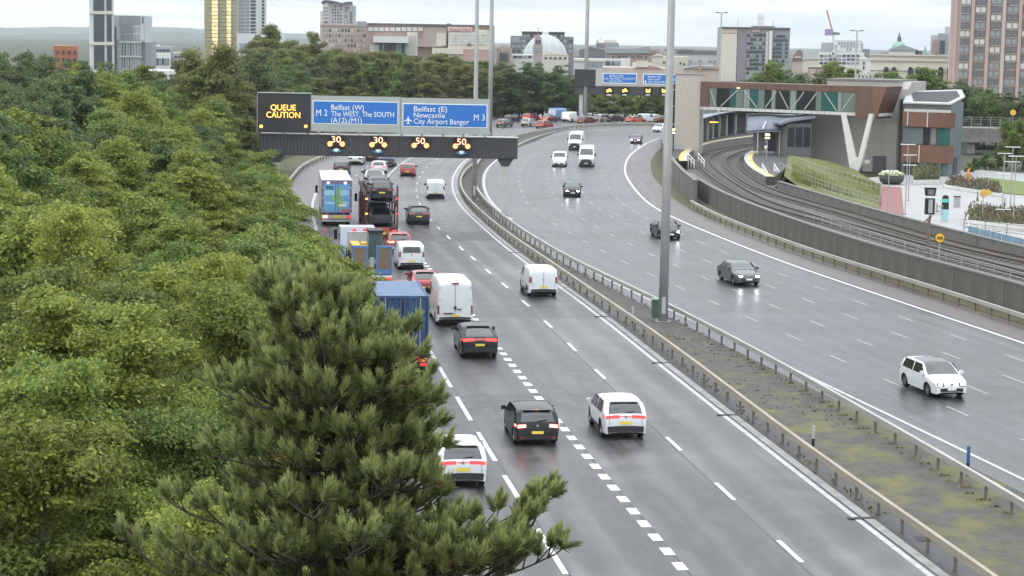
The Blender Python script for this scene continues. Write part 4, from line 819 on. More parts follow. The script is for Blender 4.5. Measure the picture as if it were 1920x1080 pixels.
# ================================================================== THE CITY BEHIND
WIN = M('city_glass', (.05, .065, .08), .15, spec=.6); WIN_L = M('city_glass_pale', (.24, .27, .29), .2, spec=.6); WIN_D2 = M('city_glass_grey', (.13, .14, .155), .2, spec=.6); WIN_W = M('city_blind', (.52, .53, .5), .6)
def rgb(name, c, v=.08, s=.06): return M('city_' + name, c, .75, var=v, scale=s)
UNIT = {}
def unit(mat, name):
    k = (mat.name, name)
    if k not in UNIT: UNIT[k] = MB().box(0, 1, -1, 0, 0, 1).mesh(name, mat)
    return UNIT[k]
class Bld:
    """a building whose front stands at distance D; its features are measured in photo pixels"""
    def __init__(s, name, label, D, px0, px1, ptop, mat, depth=30, yaw=0.0, pbot=None, cat_='building', part='wall'):
        a, b = V(px0, ptop, D), V(px1, ptop, D); c = (a + b) / 2; s.yaw = yaw - math.atan2(c.x, D); s.ax = Vector((math.cos(s.yaw), math.sin(s.yaw))); s.c = Vector((c.x, D)); s.o = Vector((0, 0)); s.o = s.c + s.ax * s.U(px0)
        s.T = thing(name, label, cat_, (s.o.x, s.o.y, 0), s.yaw); s.u0 = s.U(px0); s.block(px0, px1, ptop, pbot, mat, depth, part)
    def U(s, px):                              # along the front, measured from its middle
        d = ray(px, 100); den = d.x * s.ax.y - d.y * s.ax.x; return -(d.x * s.c.y - d.y * s.c.x) / den
    def X(s, px): return s.U(px) - s.u0
    def Z(s, px, py): return max(0, V(px, py, (s.c + s.ax * s.U(px)).y).z)
    def block(s, px0, px1, py0, py1, mat, depth=30, part='wall', y0=0.0):
        c = (px0 + px1) / 2; return MB().box(s.X(px0), s.X(px1), y0, y0 + depth, 0 if py1 is None else s.Z(c, py1), s.Z(c, py0)).build(part, mat, s.T)
    def rect(s, px0, px1, py0, py1, mat, name='window', out=.25):
        c = (px0 + px1) / 2; x0, x1, z0, z1 = s.X(px0), s.X(px1), s.Z(c, py1), s.Z(c, py0)
        return obj(name, unit(mat, name), s.T, loc=(x0, 0, z0), scale=(x1 - x0, out, z1 - z0))
    def grid(s, px0, px1, py0, py1, nx, ny, mats, fx=.6, fy=.6, name='window', seed=1, out=.25):
        rg = random.Random(seed); dx = (px1 - px0) / nx; dy = (py1 - py0) / ny
        for j in range(ny):
            for i in range(nx):
                a = px0 + dx * (i + (1 - fx) / 2); b = py0 + dy * (j + (1 - fy) / 2)
                s.rect(a, a + dx * fx, b, b + dy * fy, mats[rg.randrange(len(mats))], name, out)
        return s
    def poly(s, pts, mat, name, y0=-.3, y1=8):
        q = [(s.X(x), s.Z(x, y)) for x, y in pts]; return MB().prism_y(q, y0, y1).build(name, mat, s.T)
W1 = rgb('white', (.58, .59, .58)); W2 = rgb('cream', (.54, .51, .44)); G1 = rgb('grey', (.27, .285, .31)); G2 = rgb('light_grey', (.43, .445, .46)); G3 = rgb('dark_grey', (.135, .145, .165)); B1_ = rgb('brick', (.36, .245, .215), .15, .3); B2_ = rgb('pale_brick', (.45, .37, .34), .12, .3); P1_ = rgb('pink_stone', (.36, .29, .27)); RF = rgb('roof', (.13, .135, .14)); LV_ = rgb('lavender', (.42, .42, .45))
# hills
rng = random.Random(2)
HILL = M('far_hill', (.030, .050, .045), .95, col2=(.06, .085, .065), scale=.004)
def hills(D, pts, mat, depth=1800, seed=1):
    rg = random.Random(seed); vs = []; fs = []; n = 0; P_ = []
    for (x0, y0), (x1, y1) in zip(pts[:-1], pts[1:]):
        for k in range(24): f = k / 24; P_.append((x0 + (x1 - x0) * f, y0 + (y1 - y0) * f - rg.random() * 1.6))
    for i, (x, y) in enumerate(P_):
        t = V(x, y, D); b = V(x, y, D - depth * .5); vs += [(b.x, b.y, -5), (t.x, t.y, t.z * .96), (t.x, t.y + 250, t.z), (t.x * 1.2, t.y + depth, -5)]
        if i:
            for j in range(3): a = (i - 1) * 4 + j; fs.append((a, a + 1, a + 5, a + 4))
    return tag(mk('hills', vs, fs, mat, None, True), kind='structure')
hills(5200, [(-300, 70), (150, 64), (262, 60), (330, 62), (420, 66), (540, 72), (700, 79), (860, 84), (1000, 92), (1120, 96), (1280, 100), (1420, 98), (1600, 104), (1800, 108), (2200, 112)], HILL, seed=3)
hills(7600, [(-300, 55), (200, 50), (320, 52), (460, 60), (620, 66), (820, 80), (960, 86), (1180, 88), (1400, 94), (1700, 100), (2200, 104)], HILL, seed=8)
# 1 white-framed tower at the left
b = Bld('tower_block', 'slim white-framed tower block at the far left', 620, 168, 214, -60, W1, 24)
for k, (y0, y1) in enumerate(((-55, -30), (-25, 20), (27, 78), (84, 130))): b.rect(200.5, 210, y0, y1, WIN); b.rect(176, 196, y0, y1, WIN)
for k, y in enumerate((-28, 23, 81)): b.rect(168, 214, y, y + 3.5, W2, 'floor_band', .4)
b = Bld('brick_block', 'orange brick block among the trees at the left', 420, 100, 146, 86, rgb('orange_brick', (.34, .13, .07), .12, .3), 20); b.grid(103, 145, 92, 118, 4, 2, (WIN,), .35, .5)
# 2 grey and white civic block
b = Bld('office_block', 'grey and white office block with stacked window bands at the left', 640, 214, 272, 29, G2, 26, -.1); b.block(264, 283, 79, None, G1, 20); b.block(205, 291, 131, None, LV_, 30, 'podium', -3)
b.rect(226, 264, 30, 47, WIN_L, 'panel', .3); b.rect(226, 239, 30, 48, G1, 'panel', .5); b.rect(251, 270, 29, 76, W1, 'white_panel', .2)
b.grid(225, 264, 49, 77, 14, 2, (G1, WIN_L), .55, .82); b.grid(227, 264, 81, 104, 7, 1, (WIN, WIN_L), .35, .95); b.grid(227, 264, 108, 128, 8, 1, (WIN, WIN_L), .35, .95)
for y in (78, 105): b.rect(224, 266, y, y + 2.2, W1, 'floor_band', .5)
b.rect(215.5, 218.5, 50, 129, WIN, 'stair_window'); b.rect(267, 269.5, 32, 44, M('city_logo', (.12, .08, .28), .5), 'sign', .4); b.rect(219.5, 224, 74, 129, G1, 'panel', .4); b.grid(206, 290, 133, 145, 14, 1, (WIN_L,), .8, .5)
# 3 low grey blocks in front of the hills
b = Bld('office_block', 'low grey stepped office block before the hills, left part', 820, 281, 324, 87, G1, 30); b.block(277, 320, 99, None, W1, 10, 'wall', -12); b.grid(285, 318, 91, 98, 5, 1, (WIN,), .8, .6); b.grid(288, 318, 107, 122, 6, 1, (WIN, WIN_L), .8, .8, out=12.4); b.block(283, 300, 84.5, 90, W1, 12, 'roof_box')
b = Bld('office_block', 'low grey block with a dark roof box before the hills, right part', 840, 324, 366, 99, G2, 30); b.block(345, 360, 90, None, G3, 12, 'roof_box', 3); b.block(322, 368, 112, None, W1, 10, 'wall', -12); b.grid(327, 364, 103, 110, 6, 1, (WIN,), .8, .6); b.grid(326, 366, 114, 126, 8, 2, (WIN_L, WIN), .7, .7, out=12.4)
b = Bld('low_hall', 'low white hall half hidden by trees in front of the grey blocks', 520, 276, 352, 133, W1, 20); b.grid(280, 350, 137, 147, 6, 1, (WIN,), .6, .5)
# 4 glass tower catching the morning sun
GT = M('tower_glass_sun_tint', (.40, .36, .20), .24, spec=.8, metal=.55); GTW = M('tower_frame', (.50, .51, .49), .5)  # the gold of the reflected sunrise is put into the pane colour
b = Bld('glass_tower', 'tall glass tower with gold-tinted panes that mirror the low sun', 700, 383, 446, -70, GTW, 18)
# facade folded in bays; two bays are angled so that their panes mirror the sun
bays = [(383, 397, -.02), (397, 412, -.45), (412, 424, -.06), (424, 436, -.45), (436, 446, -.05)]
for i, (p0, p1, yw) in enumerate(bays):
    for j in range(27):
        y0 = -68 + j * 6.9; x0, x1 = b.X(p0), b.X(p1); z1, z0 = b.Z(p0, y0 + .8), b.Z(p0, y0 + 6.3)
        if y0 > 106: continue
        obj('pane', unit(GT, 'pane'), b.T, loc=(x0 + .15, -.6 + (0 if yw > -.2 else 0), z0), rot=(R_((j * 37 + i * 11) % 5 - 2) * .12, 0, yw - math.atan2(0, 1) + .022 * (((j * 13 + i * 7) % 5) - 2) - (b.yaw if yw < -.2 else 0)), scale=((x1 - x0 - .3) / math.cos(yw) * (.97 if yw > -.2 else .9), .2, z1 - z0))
b.block(446, 500, -70, None, GTW, 22, 'east_wing', 3)
for j in range(20):
    y0 = -66 + j * 6.6
    if y0 < 60: b.rect(470, 479.5, y0, y0 + 4.6, WIN, 'window', .1).location.y = 3; b.rect(491, 496, y0, y0 + 4.6, WIN, 'window', .1).location.y = 3; b.rect(448, 459, y0, y0 + 5, WIN_L, 'window', .1).location.y = 3; b.rect(460, 468, y0, y0 + 5, WIN_L, 'window', .1).location.y = 3
b = Bld('podium_block', 'flat pale block at the foot of the glass tower', 660, 444, 536, 63, W1, 30); b.grid(448, 532, 80, 100, 16, 1, (M('podium_glass', (.25, .36, .38), .25), WIN_L), .8, .9)
# 5 flats with an overhanging roof, on the brick block
b = Bld('brick_block', 'long brick block under the flats with many windows', 760, 600, 690, 45, B2_, 40, pbot=None); b.grid(604, 686, 52, 100, 14, 5, (WIN, WIN_L, P1_, WIN_W), .5, .6, seed=4); b.rect(600, 690, 46, 49, P1_, 'cornice', .5)
b = Bld('flats_tower', 'block of flats with a curved overhanging roof', 780, 605, 656, 6, G2, 24); b.block(600, 606, 20, 46, W1, 10, 'balcony_stack', 2); b.block(645, 661, 6.5, 46, G1, 20, 'wall', -1); b.block(656, 667, 10.5, 46, G2, 14, 'wall', 2)
b.poly([(602, 6), (603, 2), (610, -.5), (622, 1), (645, 6.5), (645, 9), (620, 4), (610, 3), (606, 5)], RF, 'roof', -2, 24); b.poly([(644, 4), (660, 3), (660, 5.5), (644, 6.5)], RF, 'roof_cap', -2, 20)
b.rect(607, 614.5, 6, 40, W2, 'balcony_column', 1.0); b.grid(621, 641, 9, 44, 4, 6, (WIN, WIN_L), .55, .6, seed=7); b.grid(646, 660, 12, 44, 3, 6, (WIN, G2), .5, .6, out=1.4); b.grid(607, 614.5, 12, 44, 2, 5, (WIN,), .5, .5, out=1.3)
# 6 mail hall
b = Bld('mail_hall', 'long brick sorting hall with a glazed roof strip', 740, 688, 926, 46, B1_, 30); b.rect(668, 687, 40, 50, G1, 'roof_box', .5)
b.block(688, 926, 45, 47.5, RF, 32, 'roof', -1)
b.grid(689, 793, 51, 58.5, 10, 1, (WIN_W,), .82, .9, name='clerestory_pane', out=.6); b.rect(793, 838, 52, 75, P1_, 'brick_panel', .3); b.rect(837, 845, 44, 60, G3, 'plant_box', 1)
b.block(701, 766, 68, 80, W1, 10, 'canopy', -10); b.grid(700, 764, 81, 103, 12, 1, (M('hall_glass', (.30, .38, .42), .2), WIN), .8, .95, out=4); b.rect(694, 712, 84, 100, WIN_W, 'panel', 4.5); b.rect(763, 783, 60, 104, W2, 'stair_tower', 2.4); b.grid(764, 782, 64, 100, 4, 6, (WIN_W, W2), .7, .7, out=2.6); b.rect(783, 832, 72, 88, P1_, 'brick_panel', 2); b.rect(818, 836, 62, 86, W2, 'panel', 2.2)
b.block(840, 916, 60, 112, W2, 8, 'white_wing', -6); b.grid(843, 912, 62, 84, 14, 4, (W1, WIN_W), .88, .84, name='cladding_panel', out=6.3); b.rect(839, 884, 51, 59, M('mail_board', (.62, .50, .46), .6), 'sign_board', 6.4)
me_, wd_, _h = text_mesh('Royal Mail', M('mail_red', (.45, .03, .04), .6)); obj('lettering', me_, b.T, loc=(b.X(842), -6.6, b.Z(842, 57.3)), scale=((b.X(881) - b.X(842)) / wd_, 1, (b.Z(842, 52.3) - b.Z(842, 57.3)) / .69))
b.rect(893, 916, 56, 61, WIN_W, 'panel', .6); b.rect(876, 882, 81, 86, G3, 'window', 6.5); b.rect(810, 868, 90, 101, W2, 'low_wall', 7); b.rect(868, 916, 92, 115, B1_, 'low_brick_wall', 7.2); b.rect(916, 926, 52, 130, P1_, 'end_wall', 3); b.grid(917, 925, 60, 120, 1, 8, (WIN_W, WIN), .7, .6, out=3.2)
# 7 gabled stone church front
b = Bld('stone_church', 'stone church front with pointed windows at the right of the mail hall', 560, 928, 960, 92, P1_, 20); b.poly([(928, 92), (944, 83), (960, 92)], P1_, 'gable', -.1, 18)
for x in (939, 944.5, 950): b.poly([(x - 1.9, 116), (x - 1.9, 101), (x, 96), (x + 1.9, 101), (x + 1.9, 116)], WIN, 'lancet_window', -.5, .0)
for x in (930, 958): b.rect(x - 1.5, x + 1.5, 90, 118, P1_, 'buttress', .6)
# 8 dark glazed block with the dome in front
b = Bld('office_block', 'dark glazed office block behind the shopping dome', 980, 957, 1075, 68, G3, 40); b.block(978, 1058, 60.5, None, G3, 40, 'upper_block', 2); b.grid(980, 1056, 63, 72, 12, 1, (WIN_L, WIN), .7, .7); b.grid(958, 1074, 73, 100, 12, 3, (WIN, WIN_L, G1), .65, .6, seed=3)
b.rect(960, 974, 69, 80, WIN_L, 'panel', .4); b.block(977, 1059, 59.3, 61, RF, 42, 'roof', -1)
c = V(1022.5, 116, 900); R0_ = V(1065, 112, 900).x - V(980, 112, 900).x; r = R0_ / 2
T = thing('glass_dome', 'large pale glass dome above the treetops', 'dome', (c.x, 900 + r, 0)); zb0 = V(1022, 116, 900).z; zt0 = V(1022, 66, 900).z
MB().lathe([(r * math.cos(a), zb0 + (zt0 - zb0) * math.sin(a)) for a in np.linspace(-.1, math.pi / 2, 12)], 28).build('shell', M('dome_glass', (.36, .39, .42), .25, spec=.6), T, True)
for k in range(14): a_ = 2 * math.pi * k / 14; MB().tube([(r * 1.006 * math.cos(t) * math.cos(a_), r * 1.006 * math.cos(t) * math.sin(a_), zb0 + (zt0 - zb0) * 1.006 * math.sin(t)) for t in np.linspace(0, 1.55, 9)], .28, 4).build('rib', W1, T)
MB().lathe([(0, zt0 + 2.6), (1.4, zt0 + 1.6), (1.6, zt0 - .2)], 12).build('finial', W1, T); MB().lathe([(r * 1.0, 0), (r * 1.0, zb0)], 28).build('drum', W2, T)
b = Bld('clock_tower', 'slim stone tower with a pointed top in front of the dome', 850, 999, 1017.5, 84, P1_, 5); b.block(1001.5, 1015.5, 72, 84, P1_, 4, 'upper_stage', .4); b.poly([(1002, 72), (1008.5, 61), (1015, 72)], P1_, 'roof', .4, 4); b.rect(1004, 1008, 75, 82, WIN, 'louvre'); b.rect(1009.5, 1013.5, 75, 82, WIN, 'louvre'); b.rect(1004, 1013, 90, 98, WIN_L, 'window'); b.rect(1008, 1009, 52, 62, G3, 'finial', .5)
b = Bld('low_hall', 'cream gabled hall in front of the dome', 600, 1017, 1066, 103, W2, 14); b.poly([(1017, 103), (1030, 96), (1066, 103)], W2, 'gable', -.2, 14); b.grid(1019, 1064, 106, 112, 5, 1, (WIN,), .5, .6)
b = Bld('low_block', 'low white block left of the dome above the trees', 580, 940, 1000, 102, W1, 14); b.grid(962, 998, 104, 109, 4, 1, (WIN, G1), .8, .8); b.rect(945, 962, 104, 120, W2, 'panel', .3)
# 9 roofs between the dome and the big office
b = Bld('hall_roof', 'dark gabled roof behind the far lamp mast', 900, 1086, 1135, 94, G3, 40); b.poly([(1086, 94), (1108, 87), (1135, 94)], RF, 'gable', -.2, 40)
b = Bld('office_block', 'grey block with a pale rooftop plant room', 1050, 1117, 1160, 80, G1, 30); b.block(1132, 1156, 75, 90, W2, 16, 'plant_room', 3); b.rect(1118, 1122, 74, 82, G2, 'vent', 1); b.grid(1119, 1134, 83, 90, 3, 2, (WIN,), .5, .5); b.rect(1126, 1127, 70, 76, G3, 'aerial', .6)
b = Bld('brick_block', 'long red brick block with a grey sloping roof', 860, 1136, 1222, 100, B1_, 34); b.poly([(1136, 100), (1137, 89), (1180, 91), (1218, 87), (1218, 96), (1222, 100)], G1, 'roof', -1, 34); b.grid(1138, 1214, 102, 112, 16, 1, (WIN_L, WIN), .5, .5); b.block(1216, 1236, 94, None, B1_, 20, 'chimney_block', 4)
for x in (1217, 1222, 1227, 1232): b.rect(x, x + 3, 91, 95, B1_, 'chimney', 1)
b = Bld('flat_block', 'flat grey-roofed block with a long glazed front', 640, 1076, 1182, 111, G2, 24); b.grid(1136, 1168, 114, 123, 8, 1, (WIN, WIN_L), .9, .8); b.rect(1164, 1182, 109, 125, W1, 'white_panel', .5); b.rect(1076, 1136, 112, 115, W2, 'parapet', .4); b.grid(1100, 1130, 116, 127, 6, 1, (WIN_L,), .8, .8)
b = Bld('brick_hall', 'low red brick hall with a curved gable behind the distant signs', 520, 1130, 1262, 127, B2_, 22); b.poly([(1190, 128), (1198, 124), (1212, 121.5), (1228, 124), (1244, 129)], B1_, 'curved_gable', -.3, 20); b.rect(1192, 1216, 114, 126, W2, 'parapet_wall', .6); b.block(1186, 1222, 119, None, W2, 8, 'side_wall', 6)
b = Bld('cream_house', 'cream gabled terrace with small dark windows behind the near mast', 600, 1222, 1290, 106, W2, 16); b.poly([(1222, 106), (1232, 101), (1243, 105)], W2, 'gable', -.3, 14)
for x, y in ((1244, 115), (1249, 115), (1244, 125), (1249, 125), (1275, 116), (1282, 118)): b.rect(x, x + 2.4, y, y + 4.5, WIN)
b = Bld('white_block', 'wide white block with a dark roof edge left of the big grey office', 720, 1246, 1350, 97, LV_, 30); b.rect(1270, 1350, 94.5, 100.5, RF, 'roof_edge', .6); b.grid(1290, 1346, 112, 126, 6, 2, (G2, LV_, WIN_L), .7, .7, seed=5); b.rect(1246, 1300, 92.5, 96, RF, 'roof_edge', .8)
b = Bld('brick_house', 'row of old brick roofs and chimneys behind the lift tower', 500, 1282, 1352, 128, B2_, 16); b.rect(1311, 1316, 116, 132, B1_, 'chimney', 1); b.rect(1340, 1348, 120, 130, P1_, 'chimney', 1); b.poly([(1282, 128), (1300, 123), (1352, 124), (1352, 129)], G1, 'roof', -.5, 14)
# 10 big grey office
b = Bld('office_tower', 'big grey office block with a cream end panel and roof aerials', 560, 1349, 1480, 51, G1, 34, .04); b.rect(1350, 1381, 63, 152, W2, 'cream_panel', .5); b.rect(1382, 1398, 58, 152, rgb('violet_grey', (.20, .185, .21)), 'blank_panel', .3); b.rect(1349, 1480, 51, 53.5, RF, 'roof_edge', .8); b.rect(1350, 1381, 54, 62, B2_, 'brick_band', .4)
b.grid(1400, 1434, 62, 132, 6, 9, (WIN, WIN, WIN_L), .86, .62, seed=9); b.rect(1441, 1447, 58, 112, W1, 'white_pier', .8); b.grid(1449, 1477, 64, 118, 5, 7, (WIN, WIN, WIN_L), .86, .62, seed=10); b.rect(1435, 1440, 60, 120, G2, 'pier', .6); b.block(1412, 1452, 48.5, 53, RF, 20, 'plant_deck', 3); b.rect(1408, 1424, 54, 60, P1_, 'panel', .4)
for x, h in ((1351, 36), (1382, 34), (1448, 37)): b.rect(x - .5, x + .5, h, 52, G2, 'aerial', .6)
for k in range(4): b.rect(1419 + k * 3, 1420.2 + k * 3, 25 + (k % 2) * 2, 50, G2, 'aerial', .6)
b.rect(1417, 1430, 34, 35.2, G2, 'aerial_frame', .6)
# 11 middle right
b = Bld('brick_house', 'steep brown roofed house right of the big office', 640, 1486, 1508, 100, B2_, 14); b.poly([(1490, 101), (1496, 93), (1503, 94), (1508, 112), (1484, 114)], rgb('brown_roof', (.20, .14, .13)), 'roof', -.6, 14); b.rect(1490, 1502, 106, 108, W1, 'gutter', .8)
b = Bld('cream_block', 'cream block with a sloping pale roof right of the brown roof', 620, 1506, 1536, 111, W2, 16); b.poly([(1504, 112), (1508, 96), (1532, 97), (1536, 111)], G2, 'roof', -.4, 14)
b = Bld('office_block', 'stepped lavender office block below the crane', 780, 1539, 1618, 80, LV_, 30); b.block(1562, 1615, 75.5, None, G2, 26, 'upper_block', -2); b.rect(1540, 1562, 81, 97, G1, 'panel', .4); b.grid(1564, 1614, 78, 96, 9, 3, (WIN_L, G1, W1), .6, .7, seed=6, out=2.3); b.block(1535, 1620, 98, None, W1, 12, 'lower_block', -13); b.grid(1537, 1612, 101, 121, 9, 3, (WIN, WIN_L), .75, .55, seed=4, out=13.3); b.rect(1559, 1567, 95, 106, W1, 'stair_head', 14); b.rect(1561, 1564, 98, 103, WIN, 'window', 14.2); b.block(1612, 1631, 92, None, G1, 18, 'side_block', 4)
b = Bld('low_brick_wall', 'low pinkish wall between the trees below the lavender block', 460, 1516, 1560, 125, P1_, 10); b.rect(1516, 1560, 124, 126, W1, 'coping', .6); b.rect(1520, 1530, 129, 138, B2_, 'panel', .2)
b = Bld('white_house', 'white house with two dark windows left of the arched hall', 520, 1612, 1634, 112, W1, 12); b.rect(1619, 1622, 116, 121, WIN); b.rect(1619, 1622, 124, 130, WIN); b.poly([(1612, 112), (1622, 107), (1634, 112)], W1, 'gable', -.2, 12)
# crane
q = V(1563, 62, 1150); T = thing('tower_crane', 'far tower crane with a violet counterweight', 'crane', (q.x, 1150, 0)); CR = M('crane_red', (.45, .18, .14), .6); MB().bar((0, 0, 0), (0, 0, q.z), 1.2).build('mast', W1, T); MB().bar((-.5, 0, q.z), (3.4, 0, q.z - .4), 1.6, 1.4).build('counter_jib', G3, T); MB().box(-5, -.5, -1, 1, q.z - 1.4, q.z + 2.2).build('counterweight', M('crane_violet', (.28, .2, .42), .6), T); MB().bar((-.4, 0, q.z), (-4.5, 0, q.z + 13), .8).build('jib', CR, T)
# T-headed lamp columns on the skyline
for lb, px, top, bot, D in (('tall T-headed lamp column in front of the big grey office', 1353, 24, 152, 300), ('tall T-headed lamp column left of the arched hall', 1607, 58, 156, 290)):
    a = V(px, top, D); T = thing('lamp_column', lb, 'lamp', (a.x, D, 0), group='T-headed lamp columns'); MB().tube([(0, 0, 0), (0, 0, a.z)], [.17, .1], 8).build('pole', SIGNG, T); MB().bar((-.78, 0, a.z), (.78, 0, a.z), .14, .1).build('cross_arm', G3, T); MB().box(-.95, -.45, -.15, .15, a.z - .02, a.z + .12).build('lantern', G3, T); MB().box(.45, .95, -.15, .15, a.z - .02, a.z + .12).build('lantern', G3, T)
# 12 arched white hall with green dome behind
b = Bld('arched_hall', 'cream stone hall with a row of tall arched windows', 430, 1632, 1781, 103, rgb('portland', (.58, .57, .52), .06, .3), 26); b.rect(1631, 1782, 102, 105, W2, 'cornice', .5); b.rect(1632, 1781, 112, 114.5, W2, 'string_course', .45)
b.rect(1632, 1781, 131.5, 132.8, W2, 'string_course', .3)
for x in (1663, 1677.5, 1708.5, 1723, 1737.5, 1765, 1780): 
    hw_ = 4.9 if x < 1779 else 3
    b.poly([(x - hw_, 172), (x - hw_, 131), (x - hw_ * .8, 127.5), (x, 125), (x + hw_ * .8, 127.5), (x + hw_, 131), (x + hw_, 172)], M('arch_glass', (.035, .033, .045), .3), 'arched_window', -.35, .05)
    b.poly([(x - hw_ - 1.2, 131), (x - hw_ * .8 - 1.2, 126.5), (x, 123.3), (x + hw_ * .8 + 1.2, 126.5), (x + hw_ + 1.2, 131), (x + hw_, 131), (x + hw_ * .8, 127.5), (x, 125), (x - hw_ * .8, 127.5), (x - hw_, 131)], W2, 'arch_moulding', -.5, -.02)
b = Bld('domed_hall', 'pale attic with a low pitched roof and a green lantern dome', 520, 1666, 1716, 93.5, W1, 20); b.poly([(1664, 94), (1668, 92), (1692, 84), (1722, 93.5), (1722, 95)], G1, 'pitched_roof', -.5, 20); b.block(1650, 1666, 97.5, None, G1, 10, 'side_block', 4); b.block(1717, 1730, 95, None, G3, 10, 'plant_box', 4)
GRN = M('verdigris', (.22, .36, .31), .6, var=.12, scale=.3); cx_ = b.X(1685); z0, z1 = b.Z(1685, 93), b.Z(1685, 77); r = b.X(1700) - cx_
MB().lathe([(r * math.cos(a), z0 + (z1 - z0) * math.sin(a)) for a in np.linspace(0, 1.45, 9)], 20, c=(cx_, 8, 0)).build('dome', GRN, b.T, True); MB().lathe([(.55, z1 - .3), (.5, z1 + 1.0), (.25, z1 + 1.4), (.05, z1 + 2.4)], 10, c=(cx_, 8, 0)).build('lantern', M('lantern_dark', (.10, .09, .12), .6), b.T)
q = V(1735, 84, 540); T = thing('copper_spire', 'small green copper spire right of the dome', 'spire', (q.x, 540, 0)); zb1 = V(1735, 106, 540).z; MB().lathe([(.9, zb1), (.55, zb1 + (q.z - zb1) * .45), (.0, q.z)], 8).build('spire_roof', GRN, T); MB().box(-.7, .7, -.7, .7, 0, zb1).build('turret', W1, T)
b = Bld('office_block', 'slim lavender and brick towers between spire and brick block', 620, 1744, 1758, 66, LV_, 14); b.block(1750, 1762, 74, None, B1_, 12, 'brick_bay', -1); b.block(1758, 1772, 62.5, None, G1, 14, 'glass_bay', -2); b.block(1770, 1781, 50, None, LV_, 14, 'tall_bay', 1); b.rect(1761, 1771, 76, 100, WIN, 'glazing', 2.3); b.rect(1747, 1750, 80, 98, WIN_L, 'glazing', .4)
# 13 brick tower block on the right
b = Bld('brick_tower', 'tall brown brick tower block with rows of paired windows at the right edge', 390, 1780, 1990, -40, B2_, 24, .03)
for ci, (c0, c1) in enumerate(((1799, 1816.5), (1826, 1845), (1855, 1874), (1885, 1906), (1914, 1932), (1942, 1962))):
    for j in range(19):
        y = -32 + j * 15.1; low = y > 130
        m_ = (WIN_L, WIN_D2, WIN_W, WIN_D2)[(ci * 5 + j * 3) % 4] if not low else (WIN_D2, WIN_L)[(j + ci) % 2]
        for h in (0, 1): a0 = c0 + h * (c1 - c0) * .54; o_ = b.rect(a0, a0 + (c1 - c0) * .44, y, y + 9.6, m_)
        b.rect(c0 - .5, c1 + .5, y - 2.2, y - .4, G3, 'lintel', .15)
for x in (1789, 1821, 1850, 1879.5, 1910): b.rect(x - 3, x + 3, -38, 215, M('city_pink_brick', (.42, .30, .275), .8, var=.12, scale=.3) if x != 1879.5 else B2_, 'brick_pier', .45)
# ================================================================== VEHICLES
GLASS = M('vehicle_glass', (.022, .025, .028), .04, spec=1.0)
GLASS_LT = M('vehicle_glass_light', (.10, .115, .12), .08, spec=.6)
TYRE = M('tyre_rubber', (.012, .012, .013), .8)
RIM = M('alloy_rim', (.32, .33, .34), .35, metal=.8)
BLKP = M('black_plastic', (.018, .018, .019), .55)
UNDER = M('underbody', (.01, .01, .01), .9)
CHROME = M('chrome_trim', (.6, .6, .6), .2, metal=1)
PLATE_Y = M('plate_yellow', (.78, .60, .06), .45)
PLATE_W = M('plate_white', (.75, .75, .72), .45)
TAIL_OFF = M('tail_lens', (.23, .012, .012), .2, coat=.6)
TAIL_ON = M('tail_lens_lit', (.55, .02, .02), .3, emit=.8, ecol=(1, .07, .07))
BRAKE = M('brake_lens_lit', (.8, .05, .04), .3, emit=7, ecol=(1, .16, .12))
AMBER = M('amber_lens_lit', (.8, .3, .04), .3, emit=5, ecol=(1, .38, .08))
HEAD_ON = M('headlamp_lit', (.9, .9, 1), .3, emit=70, ecol=(.92, .92, 1.0))
DRL_ON = M('daytime_lamp_lit', (.9, .9, 1), .3, emit=7, ecol=(.90, .90, 1.0))
HEAD_OFF = M('headlamp_lens', (.45, .47, .48), .15, coat=.6)
def paint(name, col, rough=.32, metal=.0): return M('paint_' + name, col, rough, metal=metal, coat=.55 if max(col) > .05 else .12, spec=.5 if max(col) > .05 else .3, var=.04, scale=2)
P_WHITE = paint('white', (.66, .68, .70)); P_BLACK = paint('black', (.012, .012, .013), .25); P_DGREY = paint('dark_grey', (.035, .037, .04), .3)
P_MGREY = paint('mid_grey', (.055, .058, .062), .3); P_GREY = paint('grey', (.10, .105, .11), .3); P_SILVER = paint('silver', (.36, .37, .38), .3, .3); P_RED = paint('red', (.33, .030, .032)); P_MAROON = paint('maroon', (.13, .015, .02))
P_BLUE = paint('blue', (.10, .21, .42)); P_NAVY = paint('navy', (.05, .07, .14)); P_ORANGE = paint('orange', (.50, .12, .06)); P_RUST = paint('brick_red', (.30, .04, .025)); P_FRINGED = paint('fringed', (.11, .03, .10))  # last one: dark car with the purple headlamp fringe put into its colour

